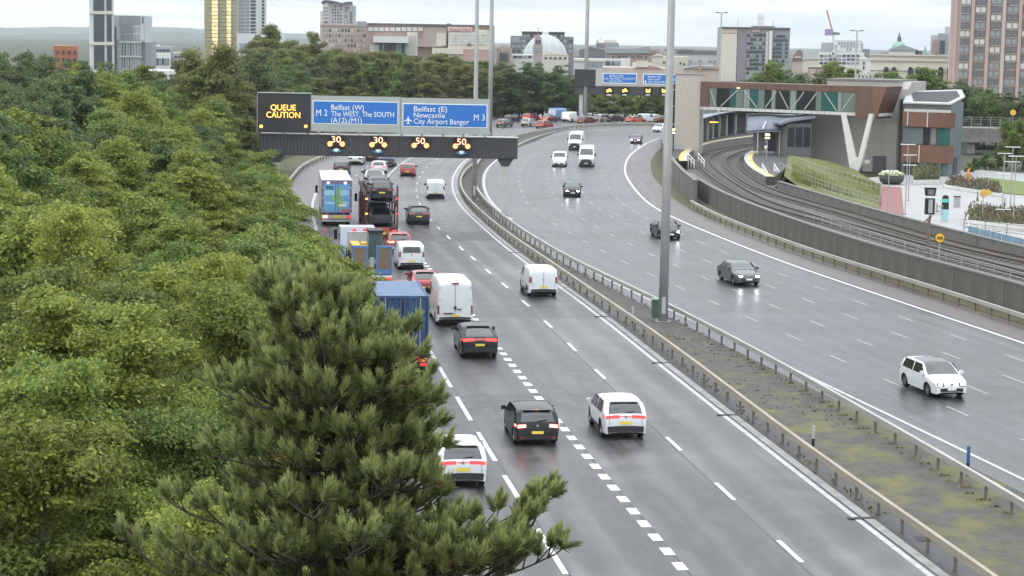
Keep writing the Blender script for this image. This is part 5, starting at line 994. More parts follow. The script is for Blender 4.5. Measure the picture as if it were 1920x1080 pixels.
def spec(L, W, belt, prof, rw, axles, gc, rear_w, wind, side, tail, plate, **k):
    d = dict(L=L, W=W, belt=belt, prof=prof, rw=rw, axles=axles, gc=gc, rear_w=rear_w, wind=wind, side=side, tail=tail, plate=plate, rt=.90, ft=.80, tum=.17, crown=.035, e=.05)
    d.update(k); return d
def sw(yC0, yC1, yB, yA0, yA1, zb, zt):
    return [[(yB + .05, zb), (yA0, zb), (yA1, zt), (yB + .05, zt)], [(yC0, zb + .02), (yB - .05, zb), (yB - .05, zt), (yC1, zt)]]
KIND = {
 'hatch': spec(4.2, 1.79, .95, [(0, .30), (.02, .55), (.05, .72), (.12, .96), (.42, 1.36), (.56, 1.43), (1.3, 1.48), (2.2, 1.46), (2.5, 1.40), (3.2, .98), (3.85, .87), (4.1, .74), (4.18, .58), (4.2, .30)],
   .315, (.80, 3.38), .22, (.99, 1.37, .80), (1.00, 1.41, .87), sw(.55, .70, 1.75, 3.10, 2.56, .955, 1.385), (.78, .90, .56, .96, .22), (.52, .63)),
 'suv': spec(4.35, 1.80, 1.02, [(0, .34), (.03, .62), (.05, .86), (.12, 1.07), (.50, 1.46), (.66, 1.53), (1.3, 1.59), (2.2, 1.58), (2.5, 1.52), (3.2, 1.08), (3.95, .97), (4.22, .84), (4.32, .62), (4.35, .34)],
   .345, (.82, 3.46), .27, (1.09, 1.48, .82), (1.10, 1.53, .87), sw(.62, .76, 1.75, 3.10, 2.58, 1.03, 1.50), (.91, 1.02, .50, .97, .24), (.66, .78)),
 'coupe_suv': spec(4.65, 1.90, 1.04, [(0, .36), (.02, .66), (.05, .93), (.20, 1.09), (1.1, 1.49), (1.4, 1.56), (2.2, 1.60), (2.65, 1.54), (3.4, 1.09), (4.25, .96), (4.55, .80), (4.63, .60), (4.65, .34)],
   .365, (.88, 3.72), .28, (1.11, 1.50, .76), (1.11, 1.55, .87), sw(.85, 1.08, 1.85, 3.30, 2.74, 1.05, 1.49), (.92, 1.05, .34, .97, .26), (.68, .79), tum=.2),
 'saloon': spec(4.6, 1.80, .96, [(0, .32), (.02, .58), (.05, .86), (.14, .99), (.60, 1.02), (1.18, 1.34), (1.5, 1.42), (2.2, 1.44), (2.6, 1.38), (3.35, .97), (4.2, .83), (4.48, .70), (4.57, .54), (4.6, .30)],
   .32, (.98, 3.72), .22, (1.04, 1.36, .80), (.99, 1.39, .87), sw(.95, 1.30, 2.0, 3.25, 2.68, .965, 1.36), (.72, .92, .48, .97, .26), (.52, .63), tum=.2),
 'small_van': spec(4.5, 1.86, 1.12, [(0, .40), (.03, .62), (.05, 1.0), (.12, 1.55), (.20, 1.74), (.42, 1.83), (2.4, 1.86), (2.8, 1.76), (3.45, 1.18), (4.2, 1.0), (4.42, .80), (4.49, .6), (4.5, .36)],
   .325, (.85, 3.62), .26, (1.22, 1.60, .72), (1.22, 1.72, .84), [[(2.35, 1.14), (3.35, 1.14), (2.92, 1.66), (2.35, 1.70)]], (.95, 1.32, .84, .99, .16), (.60, .71), tum=.10, rt=.94),
 'big_van': spec(5.9, 2.02, 1.25, [(0, .48), (.03, .66), (.04, 1.3), (.10, 2.42), (.22, 2.56), (.5, 2.62), (3.9, 2.64), (4.45, 2.46), (5.05, 1.52), (5.15, 1.42), (5.7, 1.14), (5.86, .85), (5.9, .6), (5.9, .34)],
   .35, (1.25, 4.75), .30, None, (1.50, 2.24, .86), [[(4.0, 1.32), (5.0, 1.32), (4.62, 2.05), (4.0, 2.05)]], (.78, 1.28, .90, .995, .14), (.62, .73), tum=.12, rt=.965, ft=.84),
 'pickup': spec(5.3, 1.9, 1.12, [(0, .5), (.02, .74), (.03, 1.08), (.10, 1.13), (1.45, 1.14), (1.62, 1.56), (1.85, 1.76), (2.9, 1.81), (3.2, 1.71), (3.85, 1.20), (4.9, 1.08), (5.18, .92), (5.28, .7), (5.3, .42)],
   .38, (1.15, 4.35), .36, (1.26, 1.62, .72), (1.24, 1.66, .82), [[(2.75, 1.18), (3.6, 1.18), (3.15, 1.66), (2.75, 1.68)], [(1.95, 1.2), (2.65, 1.18), (2.65, 1.68), (2.05, 1.66)]], (.80, 1.06, .84, .99, .14), (.62, .73), tum=.16),
 'mini': spec(3.85, 1.73, .93, [(0, .30), (.02, .55), (.05, .74), (.12, .95), (.36, 1.33), (.5, 1.39), (1.3, 1.42), (2.1, 1.40), (2.35, 1.35), (2.85, .98), (3.5, .88), (3.75, .76), (3.83, .56), (3.85, .30)],
   .31, (.68, 3.16), .2, (1.0, 1.30, .72), (1.0, 1.32, .80), sw(.55, .68, 1.6, 2.72, 2.36, .97, 1.32), (.70, .90, .62, .93, .16), (.50, .61)),
}
def chaikin(P, n):
    for _ in range(n):
        Q = [P[0]]
        for a, b in zip(P[:-1], P[1:]): Q += [(a[0] * .8 + b[0] * .2, a[1] * .8 + b[1] * .2), (a[0] * .2 + b[0] * .8, a[1] * .2 + b[1] * .8)]
        P = Q + [P[-1]]
    return P
WHEEL = {}
def wheel_meshes(kind):
    if kind in WHEEL: return WHEEL[kind]
    t = MB().lathe([(.60, -.5), (.93, -.5), (1.0, -.35), (1.0, .35), (.93, .5), (.60, .5)], 20, 'x').mesh('wheel', TYRE, True)
    r = MB().lathe([(.0, .30), (.16, .34), (.2, .30), (.2, .1)], 20, 'x')
    r.lathe([(.50, .1), (.56, .44), (.64, .46), (.64, .1)], 20, 'x')
    for k in range(5):
        a = 2 * math.pi * k / 5; d = Vector((0, math.cos(a), math.sin(a))); r.bar(Vector((.30, 0, 0)) + d * .12, Vector((.36, 0, 0)) + d * .56, .15, .12, (1, 0, 0))
    r.lathe([(0, .06), (.6, .06)], 20, 'x')
    WHEEL[kind] = (t, r.mesh('rim', RIM, False)); return WHEEL[kind]

class Car:
    """a road vehicle lofted over its side profile; local y runs forward, rear bumper at y=0 before centring"""
    def __init__(s, kind):
        s.k = KIND[kind]; k = s.k; s.kind = kind
        s.P = chaikin([(float(a), float(b)) for a, b in k['prof']], 2)
        # resample long stretches
        Q = [s.P[0]]
        for a, b in zip(s.P[:-1], s.P[1:]):
            n = max(1, int(math.hypot(b[0] - a[0], b[1] - a[1]) / .14))
            for i in range(1, n + 1): Q.append((a[0] + (b[0] - a[0]) * i / n, a[1] + (b[1] - a[1]) * i / n))
        s.P = Q; s.H = max(z for _, z in Q); s.top = max(range(len(Q)), key=lambda i: Q[i][1])
    def hw(s, y, z):
        k = s.k; L = k['L']; t = min(1, max(0, y / .45)); f = k['rt'] + (1 - k['rt']) * math.sin(t * math.pi / 2)
        t = min(1, max(0, (L - y) / 1.1)); f *= k['ft'] + (1 - k['ft']) * math.sin(t * math.pi / 2) ** .8
        if z > k['belt']: f *= 1 - k['tum'] * min(1.05, (z - k['belt']) / (s.H - k['belt'])) ** 1.1
        elif z < .5: f *= 1 - .05 * ((.5 - z) / .5)
        else: f *= 1 + .012 * math.sin((z - .5) / max(.1, k['belt'] - .5) * math.pi)
        return k['W'] / 2 * f
    def zt(s, y):
        for a, b in zip(s.P[:-1], s.P[1:]):
            if a[0] <= y <= b[0] and b[0] > a[0]: return a[1] + (b[1] - a[1]) * (y - a[0]) / (b[0] - a[0])
        return s.P[-1][1]
    def section(s, y, zt):
        k = s.k; zb = k['gc']; Ra = k['rw'] * 1.16
        for ya in k['axles']:
            d = abs(y - ya)
            if d < Ra: zb = max(zb, k['rw'] + math.sqrt(Ra * Ra - d * d) * .98)
        sharp = k['e']; ed = zt - k['crown'] - sharp; zb = min(zb, ed - .02)
        if ed > k['belt'] + .12: lv = [zb, zb + (k['belt'] - zb) * .5, k['belt'], k['belt'] + (ed - k['belt']) * .5, ed]
        else: lv = [zb + (ed - zb) * f for f in (0, .3, .6, .85, 1)]
        pts = [(s.hw(y, z), z) for z in lv]
        for q in (.975, .93, .7, .35, 0): pts.append((s.hw(y, zt) * q, s.dz(zt, q)))
        return [(-x, z) for x, z in pts[:-1]] + [(0, pts[-1][1])] + [(x, z) for x, z in pts[:-1][::-1]]
    def dz(s, zt, q): return zt - s.k['crown'] * q * q - s.k['e'] * abs(q) ** 14
    def body(s, mat):
        L = s.k['L']; ys = list(s.P)
        for ya in s.k['axles']:
            Ra = s.k['rw'] * 1.16
            for f in (-1.001, -.97, -.87, -.7, -.5, -.25, 0, .25, .5, .7, .87, .97, 1.001): y = ya + f * Ra; ys.append((y, s.zt(y)))
        ys = sorted(ys, key=lambda p: (p[0], p[1] if p[0] < L / 2 else -p[1])); out = [ys[0]]
        for p in ys[1:]:
            if math.hypot(p[0] - out[-1][0], p[1] - out[-1][1]) > .012: out.append(p)
        vs = []; fs = []; n = 0
        for i, (y, zt) in enumerate(out):
            sec = s.section(y, zt); n = len(sec); vs += [(x, y - L / 2, z) for x, z in sec]
            if i:
                for j in range(n - 1): a = (i - 1) * n + j; fs.append((a, a + n, a + n + 1, a + 1))
        return pmesh('body', vs, fs, mat, True)
    def sub(s, end, z0, z1):
        seq = s.P[:s.top + 1] if end == 'rear' else s.P[s.top:][::-1]
        out = []
        def at(z):
            for a, b in zip(seq[:-1], seq[1:]):
                if a[1] <= z <= b[1] and b[1] > a[1]: f = (z - a[1]) / (b[1] - a[1]); return (a[0] + (b[0] - a[0]) * f, z)
            return seq[-1]
        out = [at(z0)] + [p for p in seq if z0 + .01 < p[1] < z1 - .01] + [at(z1)]
        return out if end == 'rear' else out[::-1]
    def patch(s, end, z0, z1, q0, q1, off=.012, n=8, taper=0.0):
        """a piece of skin on the front or rear between two heights and two lateral fractions"""
        pr = s.sub(end, z0, z1); L = s.k['L']; vs = []; fs = []
        for i, (y, z) in enumerate(pr):
            a, b = pr[max(i - 1, 0)], pr[min(i + 1, len(pr) - 1)]; d = math.hypot(b[0] - a[0], b[1] - a[1]) or 1; ny, nz = -(b[1] - a[1]) / d, (b[0] - a[0]) / d
            tp = 1 - taper * (z - z0) / max(.01, z1 - z0)
            for j in range(n + 1):
                q = (q0 + (q1 - q0) * j / n) * tp
                vs.append((s.hw(y, z) * q, y - L / 2 + ny * off, s.dz(z, q) + nz * off + s.k['e'] * abs(q) ** 14 * .7))
            if i:
                for j in range(n): a = (i - 1) * (n + 1) + j; fs.append((a, a + 1, a + n + 2, a + n + 1))
        return vs, fs
    def side(s, poly, sgn, off=.010):
        L = s.k['L']; vs = [(sgn * (s.hw(y, z) + off), y - L / 2, z) for y, z in poly]
        return vs, [tuple(range(len(poly))) if sgn > 0 else tuple(range(len(poly)))[::-1]]

def vehicle(name, kind, pnt, label, cat_, loc, rz, tail=TAIL_OFF, head=HEAD_OFF, view='rear', detail=2, brake=False, glass=None, rearglass=True, group=None, clad=False, plate=True, scale=1.0, lights='std', blackroof=False, extra=None, fog=False, lower=None):
    c = Car(kind); k = c.k; L = k['L']; T = thing(name, label, cat_, loc, rz, group); g = glass or GLASS
    if scale != 1.0: T.scale = (scale,) * 3
    def P(nm, vf, mat, parent=T, smooth=True): return mk(nm, vf[0], vf[1], mat, parent, smooth)
    b = obj('body', c.body(pnt), T)
    P('windscreen', c.patch('front', k['wind'][0], k['wind'][1], -k['wind'][2], k['wind'][2], taper=.04), g)
    if k['rear_w'] and rearglass: P('rear_window', c.patch('rear', k['rear_w'][0], k['rear_w'][1], -k['rear_w'][2], k['rear_w'][2], taper=.06), g)
    for sg in (-1, 1):
        for poly in k['side']: P('side_window', c.side(poly, sg), g, smooth=False)
        z0, z1, q0, q1, ln = k['tail']
        if lights == 'bar': q0 = .30
        tl = P('tail_light', c.patch('rear', z0, z1, sg * q0, sg * q1, .016, 4), tail)
        if view == 'rear' or detail > 1:
            y0, _ = c.sub('rear', z0, z1)[0]; vs, fs = c.side([(y0 + .02, z0), (y0 + .02 + ln, z0 + .04), (y0 + ln, z1), (y0 + .06, z1)], sg, .014); P('lens_wrap', (vs, fs), tail, tl, False)
        hz0 = .60 if kind not in ('big_van', 'pickup', 'small_van') else (.86 if kind == 'big_van' else .80)
        if kind in ('suv', 'coupe_suv'): hz0 = .70
        hl = P('headlight', c.patch('front', hz0 - .02, hz0 + .13, sg * .50, sg * .95, .014, 4), BLKP if view == 'front' else head)
        if view == 'front': P('headlamp_lens', c.patch('front', hz0 + .02, hz0 + .10, sg * .60, sg * .88, .022, 4), head, hl)
        mb = MB(); mx_ = c.hw(k['side'][0][1][0], k['belt'] + .1); my = k['side'][0][1][0] - L / 2 - .12; mz = k['side'][0][0][1] + .05
        big = kind == 'big_van'
        mb.prism_y([(sg * (mx_ - .03), mz - .02), (sg * (mx_ + .20), mz - .05), (sg * (mx_ + .22), mz + (.30 if big else .10)), (sg * (mx_ + .04), mz + (.30 if big else .13))][::sg], my, my + .11)
        mb.build('wing_mirror', BLKP if big or pnt is P_BLACK or detail < 2 else pnt, T)
    for ya in k['axles']:
        for sg in (-1, 1):
            t_, r_ = wheel_meshes('std'); wd = .21
            wo = obj('wheel', t_, T, loc=(sg * (c.hw(ya, .4) - wd / 2 - .02), ya - L / 2, k['rw']), scale=(sg * wd, k['rw'], k['rw']))
            if detail > 0: obj('rim', r_, wo)
    MB().box(-k['W'] / 2 * .86, k['W'] / 2 * .86, -L / 2 + .12, L / 2 - .25, k['gc'] - .03, k['gc'] + .22).build('underbody', UNDER, T)
    if plate:
        z0, z1 = k['plate']; q = .26 / (k['W'] / 2)
        if view == 'rear': P('number_plate', c.patch('rear', z0, z1, -q, q, .022, 1), PLATE_Y)
        else: P('number_plate', c.patch('front', .40, .51, -q, q, .03, 1), PLATE_W)
    if detail > 0:
        P('rear_bumper_trim', c.patch('rear', k['prof'][0][1] + .01, k['plate'][0] - .06 if kind not in ('big_van',) else .6, -.92, .92, .012), BLKP)
        if view == 'front':
            P('grille', c.patch('front', k['prof'][-1][1] + .04, .50 if kind not in ('big_van',) else .98, -.78, .78, .014), BLKP)
            if kind == 'big_van': P('bumper', c.patch('front', .36, .66, -.97, .97, .02), BLKP)
        else:
            P('grille', c.patch('front', .42, .54, -.5, .5, .014), BLKP)
    if clad:
        for sg in (-1, 1):
            for ya in k['axles']:
                Ra = k['rw'] * 1.16; outer = [(ya + math.cos(a) * (Ra + .05), k['rw'] + math.sin(a) * (Ra + .05)) for a in np.linspace(-.15, math.pi + .15, 13)]; inner = [(ya + math.cos(a) * Ra * .99, k['rw'] + math.sin(a) * Ra * .99) for a in np.linspace(-.15, math.pi + .15, 13)]
                o_, _ = c.side(outer, sg, .012); i_, _ = c.side(inner, sg, .012)
                mk('wheel_arch_trim', o_ + i_, [(i, i + 1, i + 14, i + 13) for i in range(12)], BLKP, T)
            y0, y1 = k['axles'][0] + k['rw'] * 1.25, k['axles'][1] - k['rw'] * 1.25
            P('sill_trim', c.side([(y0, k['gc']), (y1, k['gc']), (y1, k['gc'] + .16), (y0, k['gc'] + .16)], sg, .012), BLKP, smooth=False)
    if lower:
        for sg in (-1, 1):
            y0, y1 = k['axles'][0] + k['rw'] * 1.25, k['axles'][1] - k['rw'] * 1.25
            P('door_lower_panel', c.side([(y0, k['gc'] + .02), (y1, k['gc'] + .02), (y1, .78), (y0, .78)], sg, .012), lower, smooth=False)
    if brake: P('high_brake_light', c.patch('rear', c.H - .115 if kind != 'saloon' else 1.32, c.H - .075 if kind != 'saloon' else 1.36, -.16, .16, .03, 2), AMBER if brake == 'amber' else BRAKE)
    if lights == 'bar': P('light_bar', c.patch('rear', k['tail'][0] + .045, k['tail'][1] - .035, -.32, .32, .016, 4), tail)
    if detail > 1 and view == 'rear':
        ez = (k['tail'][0] + k['tail'][1]) / 2; y0, z0 = c.sub('rear', ez, ez + .1)[0]
        e_ = MB().lathe([(0, -.012), (.055, -.012), (.06, 0), (.055, .006), (0, .006)], 14, 'y', (0, y0 - L / 2 - .025, z0)); e_.build('emblem', CHROME, T)
        if k['rear_w'] and rearglass:
            # roof spoiler and the wiper lying on the glass
            yy, zz = c.sub('rear', k['rear_w'][1], k['rear_w'][1] + .02)[0]
            MB().box(-k['W'] / 2 * .62, k['W'] / 2 * .62, yy - L / 2 - .10, yy - L / 2 + .04, zz + .02, zz + .055).build('spoiler', pnt if kind != 'saloon' else BLKP, T)
            if kind in ('hatch', 'suv'):
                p0 = c.sub('rear', k['rear_w'][0] + .02, 1.4)[0]; MB().bar((0, p0[0] - L / 2 - .03, p0[1]), (.38, p0[0] - L / 2 - .01, p0[1] + .06), .02).build('wiper', BLKP, T)
        for sg in (-1, 1):
            for yy in [poly[0][0] + .12 if i == 0 else poly[1][0] - .75 for i, poly in enumerate(k['side'][:2])]:
                x = c.hw(yy, k['belt'] - .1); MB().box(sg * x - .015, sg * x + .03 * sg + .015, yy - L / 2, yy - L / 2 + .2, k['belt'] - .13, k['belt'] - .10).build('door_handle', pnt, T)
    if detail > 1 and view == 'front':
        MB().lathe([(0, -.006), (.05, -.006), (.055, .006), (0, .012)], 14, 'y', (0, c.sub('front', .62, .7)[-1][0] - L / 2 + .025, .66)).build('emblem', CHROME, T)
    if detail > 1:                          # shut lines of doors, bonnet and tailgate
        SEAM = M('shut_line', (.02, .02, .02), .8) if pnt not in (P_BLACK, P_DGREY) else M('shut_line_dark', (.002, .002, .002), .9); w_ = .018
        for sg in (-1, 1):
            ends = [k['side'][0][0][0] - .05, k['side'][0][1][0] - .10] + ([k['axles'][0] + k['rw'] * 1.28] if len(k['side']) > 1 else [])
            for yy in ends: P('door_seam', c.side([(yy - w_ / 2, k['gc'] + .12), (yy + w_ / 2, k['gc'] + .12), (yy + w_ / 2, k['belt'] - .02), (yy - w_ / 2, k['belt'] - .02)], sg, .006), SEAM, smooth=False)
        if view == 'rear' and kind != 'big_van':
            zz = k['plate'][0] - .09 if kind != 'saloon' else .66
            P('tailgate_seam', c.patch('rear', zz, zz + .02, -.80, .80, .008, 6), SEAM)
            for sg in (-1, 1): P('tailgate_seam', c.patch('rear', zz, k['tail'][0], sg * .80, sg * .815, .008, 1), SEAM)
        if view == 'front': 
            for sg in (-1, 1): P('bonnet_seam', c.patch('front', .70, k['wind'][0] - .03, sg * .80, sg * .815, .006, 1), SEAM)
    if fog:
        for sg in (-1, 1): P('reflector', c.patch('rear', .36, .44, sg * .70, sg * .90, .026, 2), TAIL_OFF)
    if extra: extra(T, c)
    return T
def rear_at(px, py, L, R=None, lat=None, ahead=True):
    """where a vehicle stands whose near end touches the road at that place in the photograph"""
    R = REDGE if R is None else R; p = G(px, py); s, o = sdc(R, p); q, t = cat(R, s, o); p0, _ = cat(R, s + L / 2, o)
    _, t = cat(R, s + L / 2, o)
    return Vector((p0.x, p0.y, 0)), t
def on_out(px, py, name, kind, pnt, label, cat_, face=None, **k):
    loc, t = rear_at(px, py, KIND[kind]['L']); rz = math.atan2(-t.x, t.y)
    if face is not None: p = G(px, py); rz = face; loc = Vector((p.x - math.sin(rz) * KIND[kind]['L'] / 2, p.y + math.cos(rz) * KIND[kind]['L'] / 2, 0))
    return vehicle(name, kind, pnt, label, cat_, loc, rz, **k)
def on_in(px, py, name, kind, pnt, label, cat_, turn=0.0, **k):
    loc, t = rear_at(px, py, KIND[kind]['L'], RR); return vehicle(name, kind, pnt, label, cat_, loc, math.atan2(t.x, -t.y) + turn, view='front', **k)

# ---- cars close to the camera, going away
def rails(T, c):
    for sg in (-1, 1):
        pts = [(sg * (c.hw(y, c.zt(y)) * .90), y - c.k['L'] / 2, c.zt(y) + .03) for y in (.75, 1.1, 1.6, 2.1, 2.45)]
        MB().tube(pts, .02, 6).build('roof_rail', BLKP, T)
def glass_roof(T, c):
    i0 = [p for p in c.P if 1.0 < p[0] < 2.42]; vs = []; fs = []; n = 6
    for i, (y, z) in enumerate(i0):
        for j in range(n + 1): q = -.84 + 1.68 * j / n; vs.append((c.hw(y, z) * q, y - c.k['L'] / 2, c.dz(z, q) + .012))
        if i:
            for j in range(n): a = (i - 1) * (n + 1) + j; fs.append((a, a + 1, a + n + 2, a + n + 1))
    mk('glass_roof', vs, fs, GLASS, T, True)
on_out(868, 918, 'suv', 'suv', P_WHITE, 'white car with black rear window half hidden by the pine branches', 'car', tail=TAIL_ON, clad=True, lights='bar', extra=rails)
on_out(1008, 838, 'hatchback', 'hatch', P_BLACK, 'black hatchback with lit brake lights on the broken block line', 'car', tail=BRAKE, brake='amber', fog=True)
on_out(1173, 826, 'suv', 'suv', P_WHITE, 'white car with a full-width red light bar, lowest of the right lane', 'car', tail=TAIL_ON, lights='bar', clad=True)
on_out(900, 674, 'coupe_suv', 'coupe_suv', P_BLACK, 'black coupe-backed car with a red light bar right behind the tall white van', 'car', tail=TAIL_ON, lights='bar')
def van_rear(T, c):
    L_ = c.k['L']; z1 = 2.42 if c.kind == 'big_van' else 1.6
    y0 = c.sub('rear', .8, 1.2)[0][0] - L_ / 2 - .012
    seam = MB()
    pr = c.sub('rear', .62, z1)
    for a, b in zip(pr[:-1], pr[1:]): seam.bar((0, a[0] - L_ / 2 - .012, a[1]), (0, b[0] - L_ / 2 - .012, b[1]), .025, .02, (0, 1, 0))
    seam.build('door_seam', M('seam_grey', (.25, .26, .27), .6), T)
    if c.kind == 'big_van':
        MB().box(.10, .34, y0 - .04, y0, 1.00, 1.05).build('door_handle', BLKP, T)
        MB().box(-.66, -.12, y0 - .05, y0, .76, .82).build('plate_lamp_housing', BLKP, T)
        MB().lathe([(0, -.02), (.08, -.02), (.08, 0), (0, 0)], 14, 'y', (.0, y0 - .01, 1.12)).build('emblem', BLKP, T)
        MB().box(-.2, .2, -L_ / 2 + .03, -L_ / 2 + .12, 2.45, 2.52).build('high_brake_light', TAIL_OFF, T)
        for sg in (-1, 1):
            for z in (.75, 1.5, 2.2): MB().box(sg * .86 - .04, sg * .86 + .04, y0 - .035 + .06 * (z > 2), y0 + .06 * (z > 2), z, z + .12).build('hinge', M('hinge_grey', (.5, .52, .54), .5), T)
on_out(853, 614, 'panel_van', 'big_van', P_WHITE, 'tall white panel van beside the blue container lorry', 'van', tail=TAIL_OFF, rearglass=False, extra=van_rear)
on_out(1019, 558, 'panel_van', 'small_van', P_WHITE, 'white van with dark grey bumpers and sides, alone in the right lane', 'van', tail=TAIL_OFF, rearglass=False, clad=True, lower=P_GREY, extra=van_rear)
on_out(800, 556, 'saloon_car', 'saloon', P_RED, 'red saloon with silver trim between the two white vans', 'car', tail=TAIL_OFF, detail=2)
on_out(772, 507, 'panel_van', 'small_van', P_WHITE, 'white small van with a windowed tailgate right of the blue loading ramps', 'van', tail=TAIL_OFF)
on_out(750, 478, 'suv', 'suv', P_RUST, 'dark red car with bright brake lights just ahead of the windowed white van', 'car', tail=BRAKE, brake=True)
on_out(750, 578, 'hatchback', 'hatch', P_RED, 'red car seen only by its roof over the blue container', 'car', detail=1)
on_out(786, 422, 'coupe_suv', 'coupe_suv', P_DGREY, 'dark grey coupe-backed car right of the car transporter', 'car', detail=2)
on_out(817, 373, 'panel_van', 'small_van', P_WHITE, 'plain white small van in the right lane below the gantry', 'van', rearglass=False, extra=van_rear, detail=1)
on_out(764, 331, 'hatchback', 'hatch', P_RED, 'bright red hatchback in the right lanes close to the gantry', 'car', detail=1)
on_out(639, 329, 'estate_car', 'suv', P_DGREY, 'dark grey car right in front of the blue-doored lorry', 'car', detail=1, tail=TAIL_OFF)
on_out(666, 309, 'saloon_car', 'saloon', P_WHITE, 'white saloon under the left end of the gantry', 'car', detail=1, tail=BLKP)
on_out(694, 302, 'hatchback', 'hatch', P_MAROON, 'maroon car between the white saloon and the blue pickup', 'car', detail=1, tail=TAIL_ON)
on_out(724, 313, 'pickup_truck', 'pickup', P_NAVY, 'dark blue pickup under the gantry', 'pickup', detail=1, tail=TAIL_OFF)
on_out(709, 326, 'hatchback', 'hatch', P_WHITE, 'white hatchback just ahead of the car transporter', 'car', detail=1, tail=TAIL_ON)
on_out(746, 294, 'hatchback', 'hatch', P_BLACK, 'black car whose lower half shows under the gantry beam', 'car', detail=1)
# ---- the far queue beyond the gantry, on the bend
for px, py, nm, kd, pt, lb, ct, kw in (
    (936, 239, 'estate_car', 'suv', P_GREY, 'grey car at the left end of the far queue, lower row', 'car', dict(tail=TAIL_ON)),
    (951, 229, 'hatchback', 'hatch', P_DGREY, 'dark grey car behind the left tall lamp masts in the far queue', 'car', {}),
    (985, 226, 'hatchback', 'hatch', P_RED, 'red car in the upper row left of the far blue van', 'car', dict(tail=TAIL_ON)),
    (983, 238, 'estate_car', 'suv', P_SILVER, 'silver car below the upper red car in the far queue', 'car', {}),
    (1010, 241, 'hatchback', 'hatch', P_RED, 'red hatchback lowest in the far queue near the barrier', 'car', dict(tail=TAIL_ON)),
    (1019, 229, 'saloon_car', 'saloon', P_MAROON, 'maroon car in front of the far blue van', 'car', dict(tail=TAIL_ON)),
    (1034, 226, 'panel_van', 'big_van', P_BLUE, 'tall light blue van in the far queue', 'van', dict(rearglass=False, scale=.97)),
    (1061, 229, 'panel_van', 'small_van', P_WHITE, 'white van right of the far blue van', 'van', dict(rearglass=False, scale=1.12)),
    (1083, 226, 'saloon_car', 'saloon', P_WHITE, 'white car partly behind the far lamp mast', 'car', {}),
    (1088, 233, 'hatchback', 'hatch', P_MAROON, 'dark maroon hatchback below the white car at the far lamp mast', 'car', {}),
    (1117, 229, 'estate_car', 'suv', P_SILVER, 'pale silver car right of the far lamp mast', 'car', {}),
    (1140, 229, 'hatchback', 'hatch', P_DGREY, 'dark car in the gap of the far queue behind the barrier', 'car', {}),
    (1177, 231, 'hatchback', 'hatch', P_ORANGE, 'orange-red car on the far bend', 'car', dict(tail=TAIL_ON)),
    (1197, 229, 'small_van_car', 'small_van', P_WHITE, 'white people carrier right of the orange-red car on the bend', 'car', dict(scale=.92)),
    (1214, 227.5, 'saloon_car', 'saloon', P_WHITE, 'white saloon behind the maroon car at the right end of the bend', 'car', {}),
    (1229, 232, 'estate_car', 'suv', P_MAROON, 'maroon car at the right end of the far queue', 'car', {})):
    on_out(px, py, nm.replace('small_van_car', 'people_carrier'), kd, pt, lb, ct, detail=1, group='cars queueing on the far bend', face=-R_(float(np.interp(px, [930, 1060, 1120, 1240], [26, 34, 42, 62]))), **kw)
# ---- oncoming on the wet carriageway
on_in(1784, 748, 'hatchback', 'hatch', P_WHITE, 'white hatchback driving towards the camera on the wet road', 'car', head=DRL_ON, glass=GLASS, detail=2, extra=glass_roof)
on_in(1405, 537, 'saloon_car', 'saloon', P_MGREY, 'grey saloon with lit headlights nearest the wall side, oncoming', 'car', head=HEAD_ON, detail=2, glass=GLASS_LT)
on_in(1259, 450, 'saloon_car', 'saloon', P_BLACK, 'black oncoming car passing behind the near lamp mast', 'car', head=HEAD_ON, detail=2)
on_in(1074, 370, 'hatchback', 'hatch', P_BLACK, 'black oncoming car with bright headlights below the white vans', 'car', head=HEAD_ON, detail=2, glass=GLASS_LT)
on_in(1048, 313, 'people_carrier', 'small_van', P_WHITE, 'small white oncoming people carrier left of the white van', 'car', head=HEAD_ON, detail=1)
on_in(1099, 313, 'panel_van', 'big_van', P_WHITE, 'nearer of the two tall white oncoming vans', 'van', head=HEAD_OFF, detail=1)
on_in(1077, 281, 'panel_van', 'big_van', P_WHITE, 'farther of the two tall white oncoming vans', 'van', head=HEAD_OFF, detail=1)
on_in(1191, 270, 'small_car', 'mini', P_FRINGED, 'small dark plum oncoming car with lit headlights, their purple fringe put into its paint', 'car', head=HEAD_ON, detail=1)
on_in(1231, 248, 'hatchback', 'hatch', P_WHITE, 'white oncoming car appearing beside the station wall', 'car', head=DRL_ON, detail=1)
# ================================================================== LORRIES AND THEIR LOADS
C_BLUE = M('container_blue', (.040, .082, .170), .5, var=.18, scale=.8, stretch=(1, 1, .3)); CHEV_Y = M('chevron_yellow', (.75, .55, .06), .5); CHEV_R = M('chevron_red', (.6, .06, .04), .5)
ALU = M('lorry_aluminium', (.50, .51, .50), .45, metal=.3, var=.1, scale=.8); FRAME_D = M('lorry_chassis', (.03, .03, .032), .6); T_RED = M('transporter_red', (.085, .03, .03), .5, var=.2, scale=2)
def lorry(name, label, px, py, ln, off=0.0):
    p = G(px, py); s, o = sdc(REDGE, p); q, _ = cat(REDGE, s + ln / 2, o); q0, _ = cat(REDGE, s, o); q1, _ = cat(REDGE, s + ln, o); t = (q1 - q0).normalized()
    return thing(name, label, 'lorry', ((q0.x + q1.x) / 2, (q0.y + q1.y) / 2, 0), math.atan2(-t.x, t.y)), -ln / 2
def axle(T, y, r=.5, x=1.02, tw=.3):
    for sg in (-1, 1):
        t_, r_ = wheel_meshes('std'); wo = obj('wheel', t_, T, loc=(sg * x, y, r), scale=(sg * tw, r, r)); obj('rim', r_, wo)
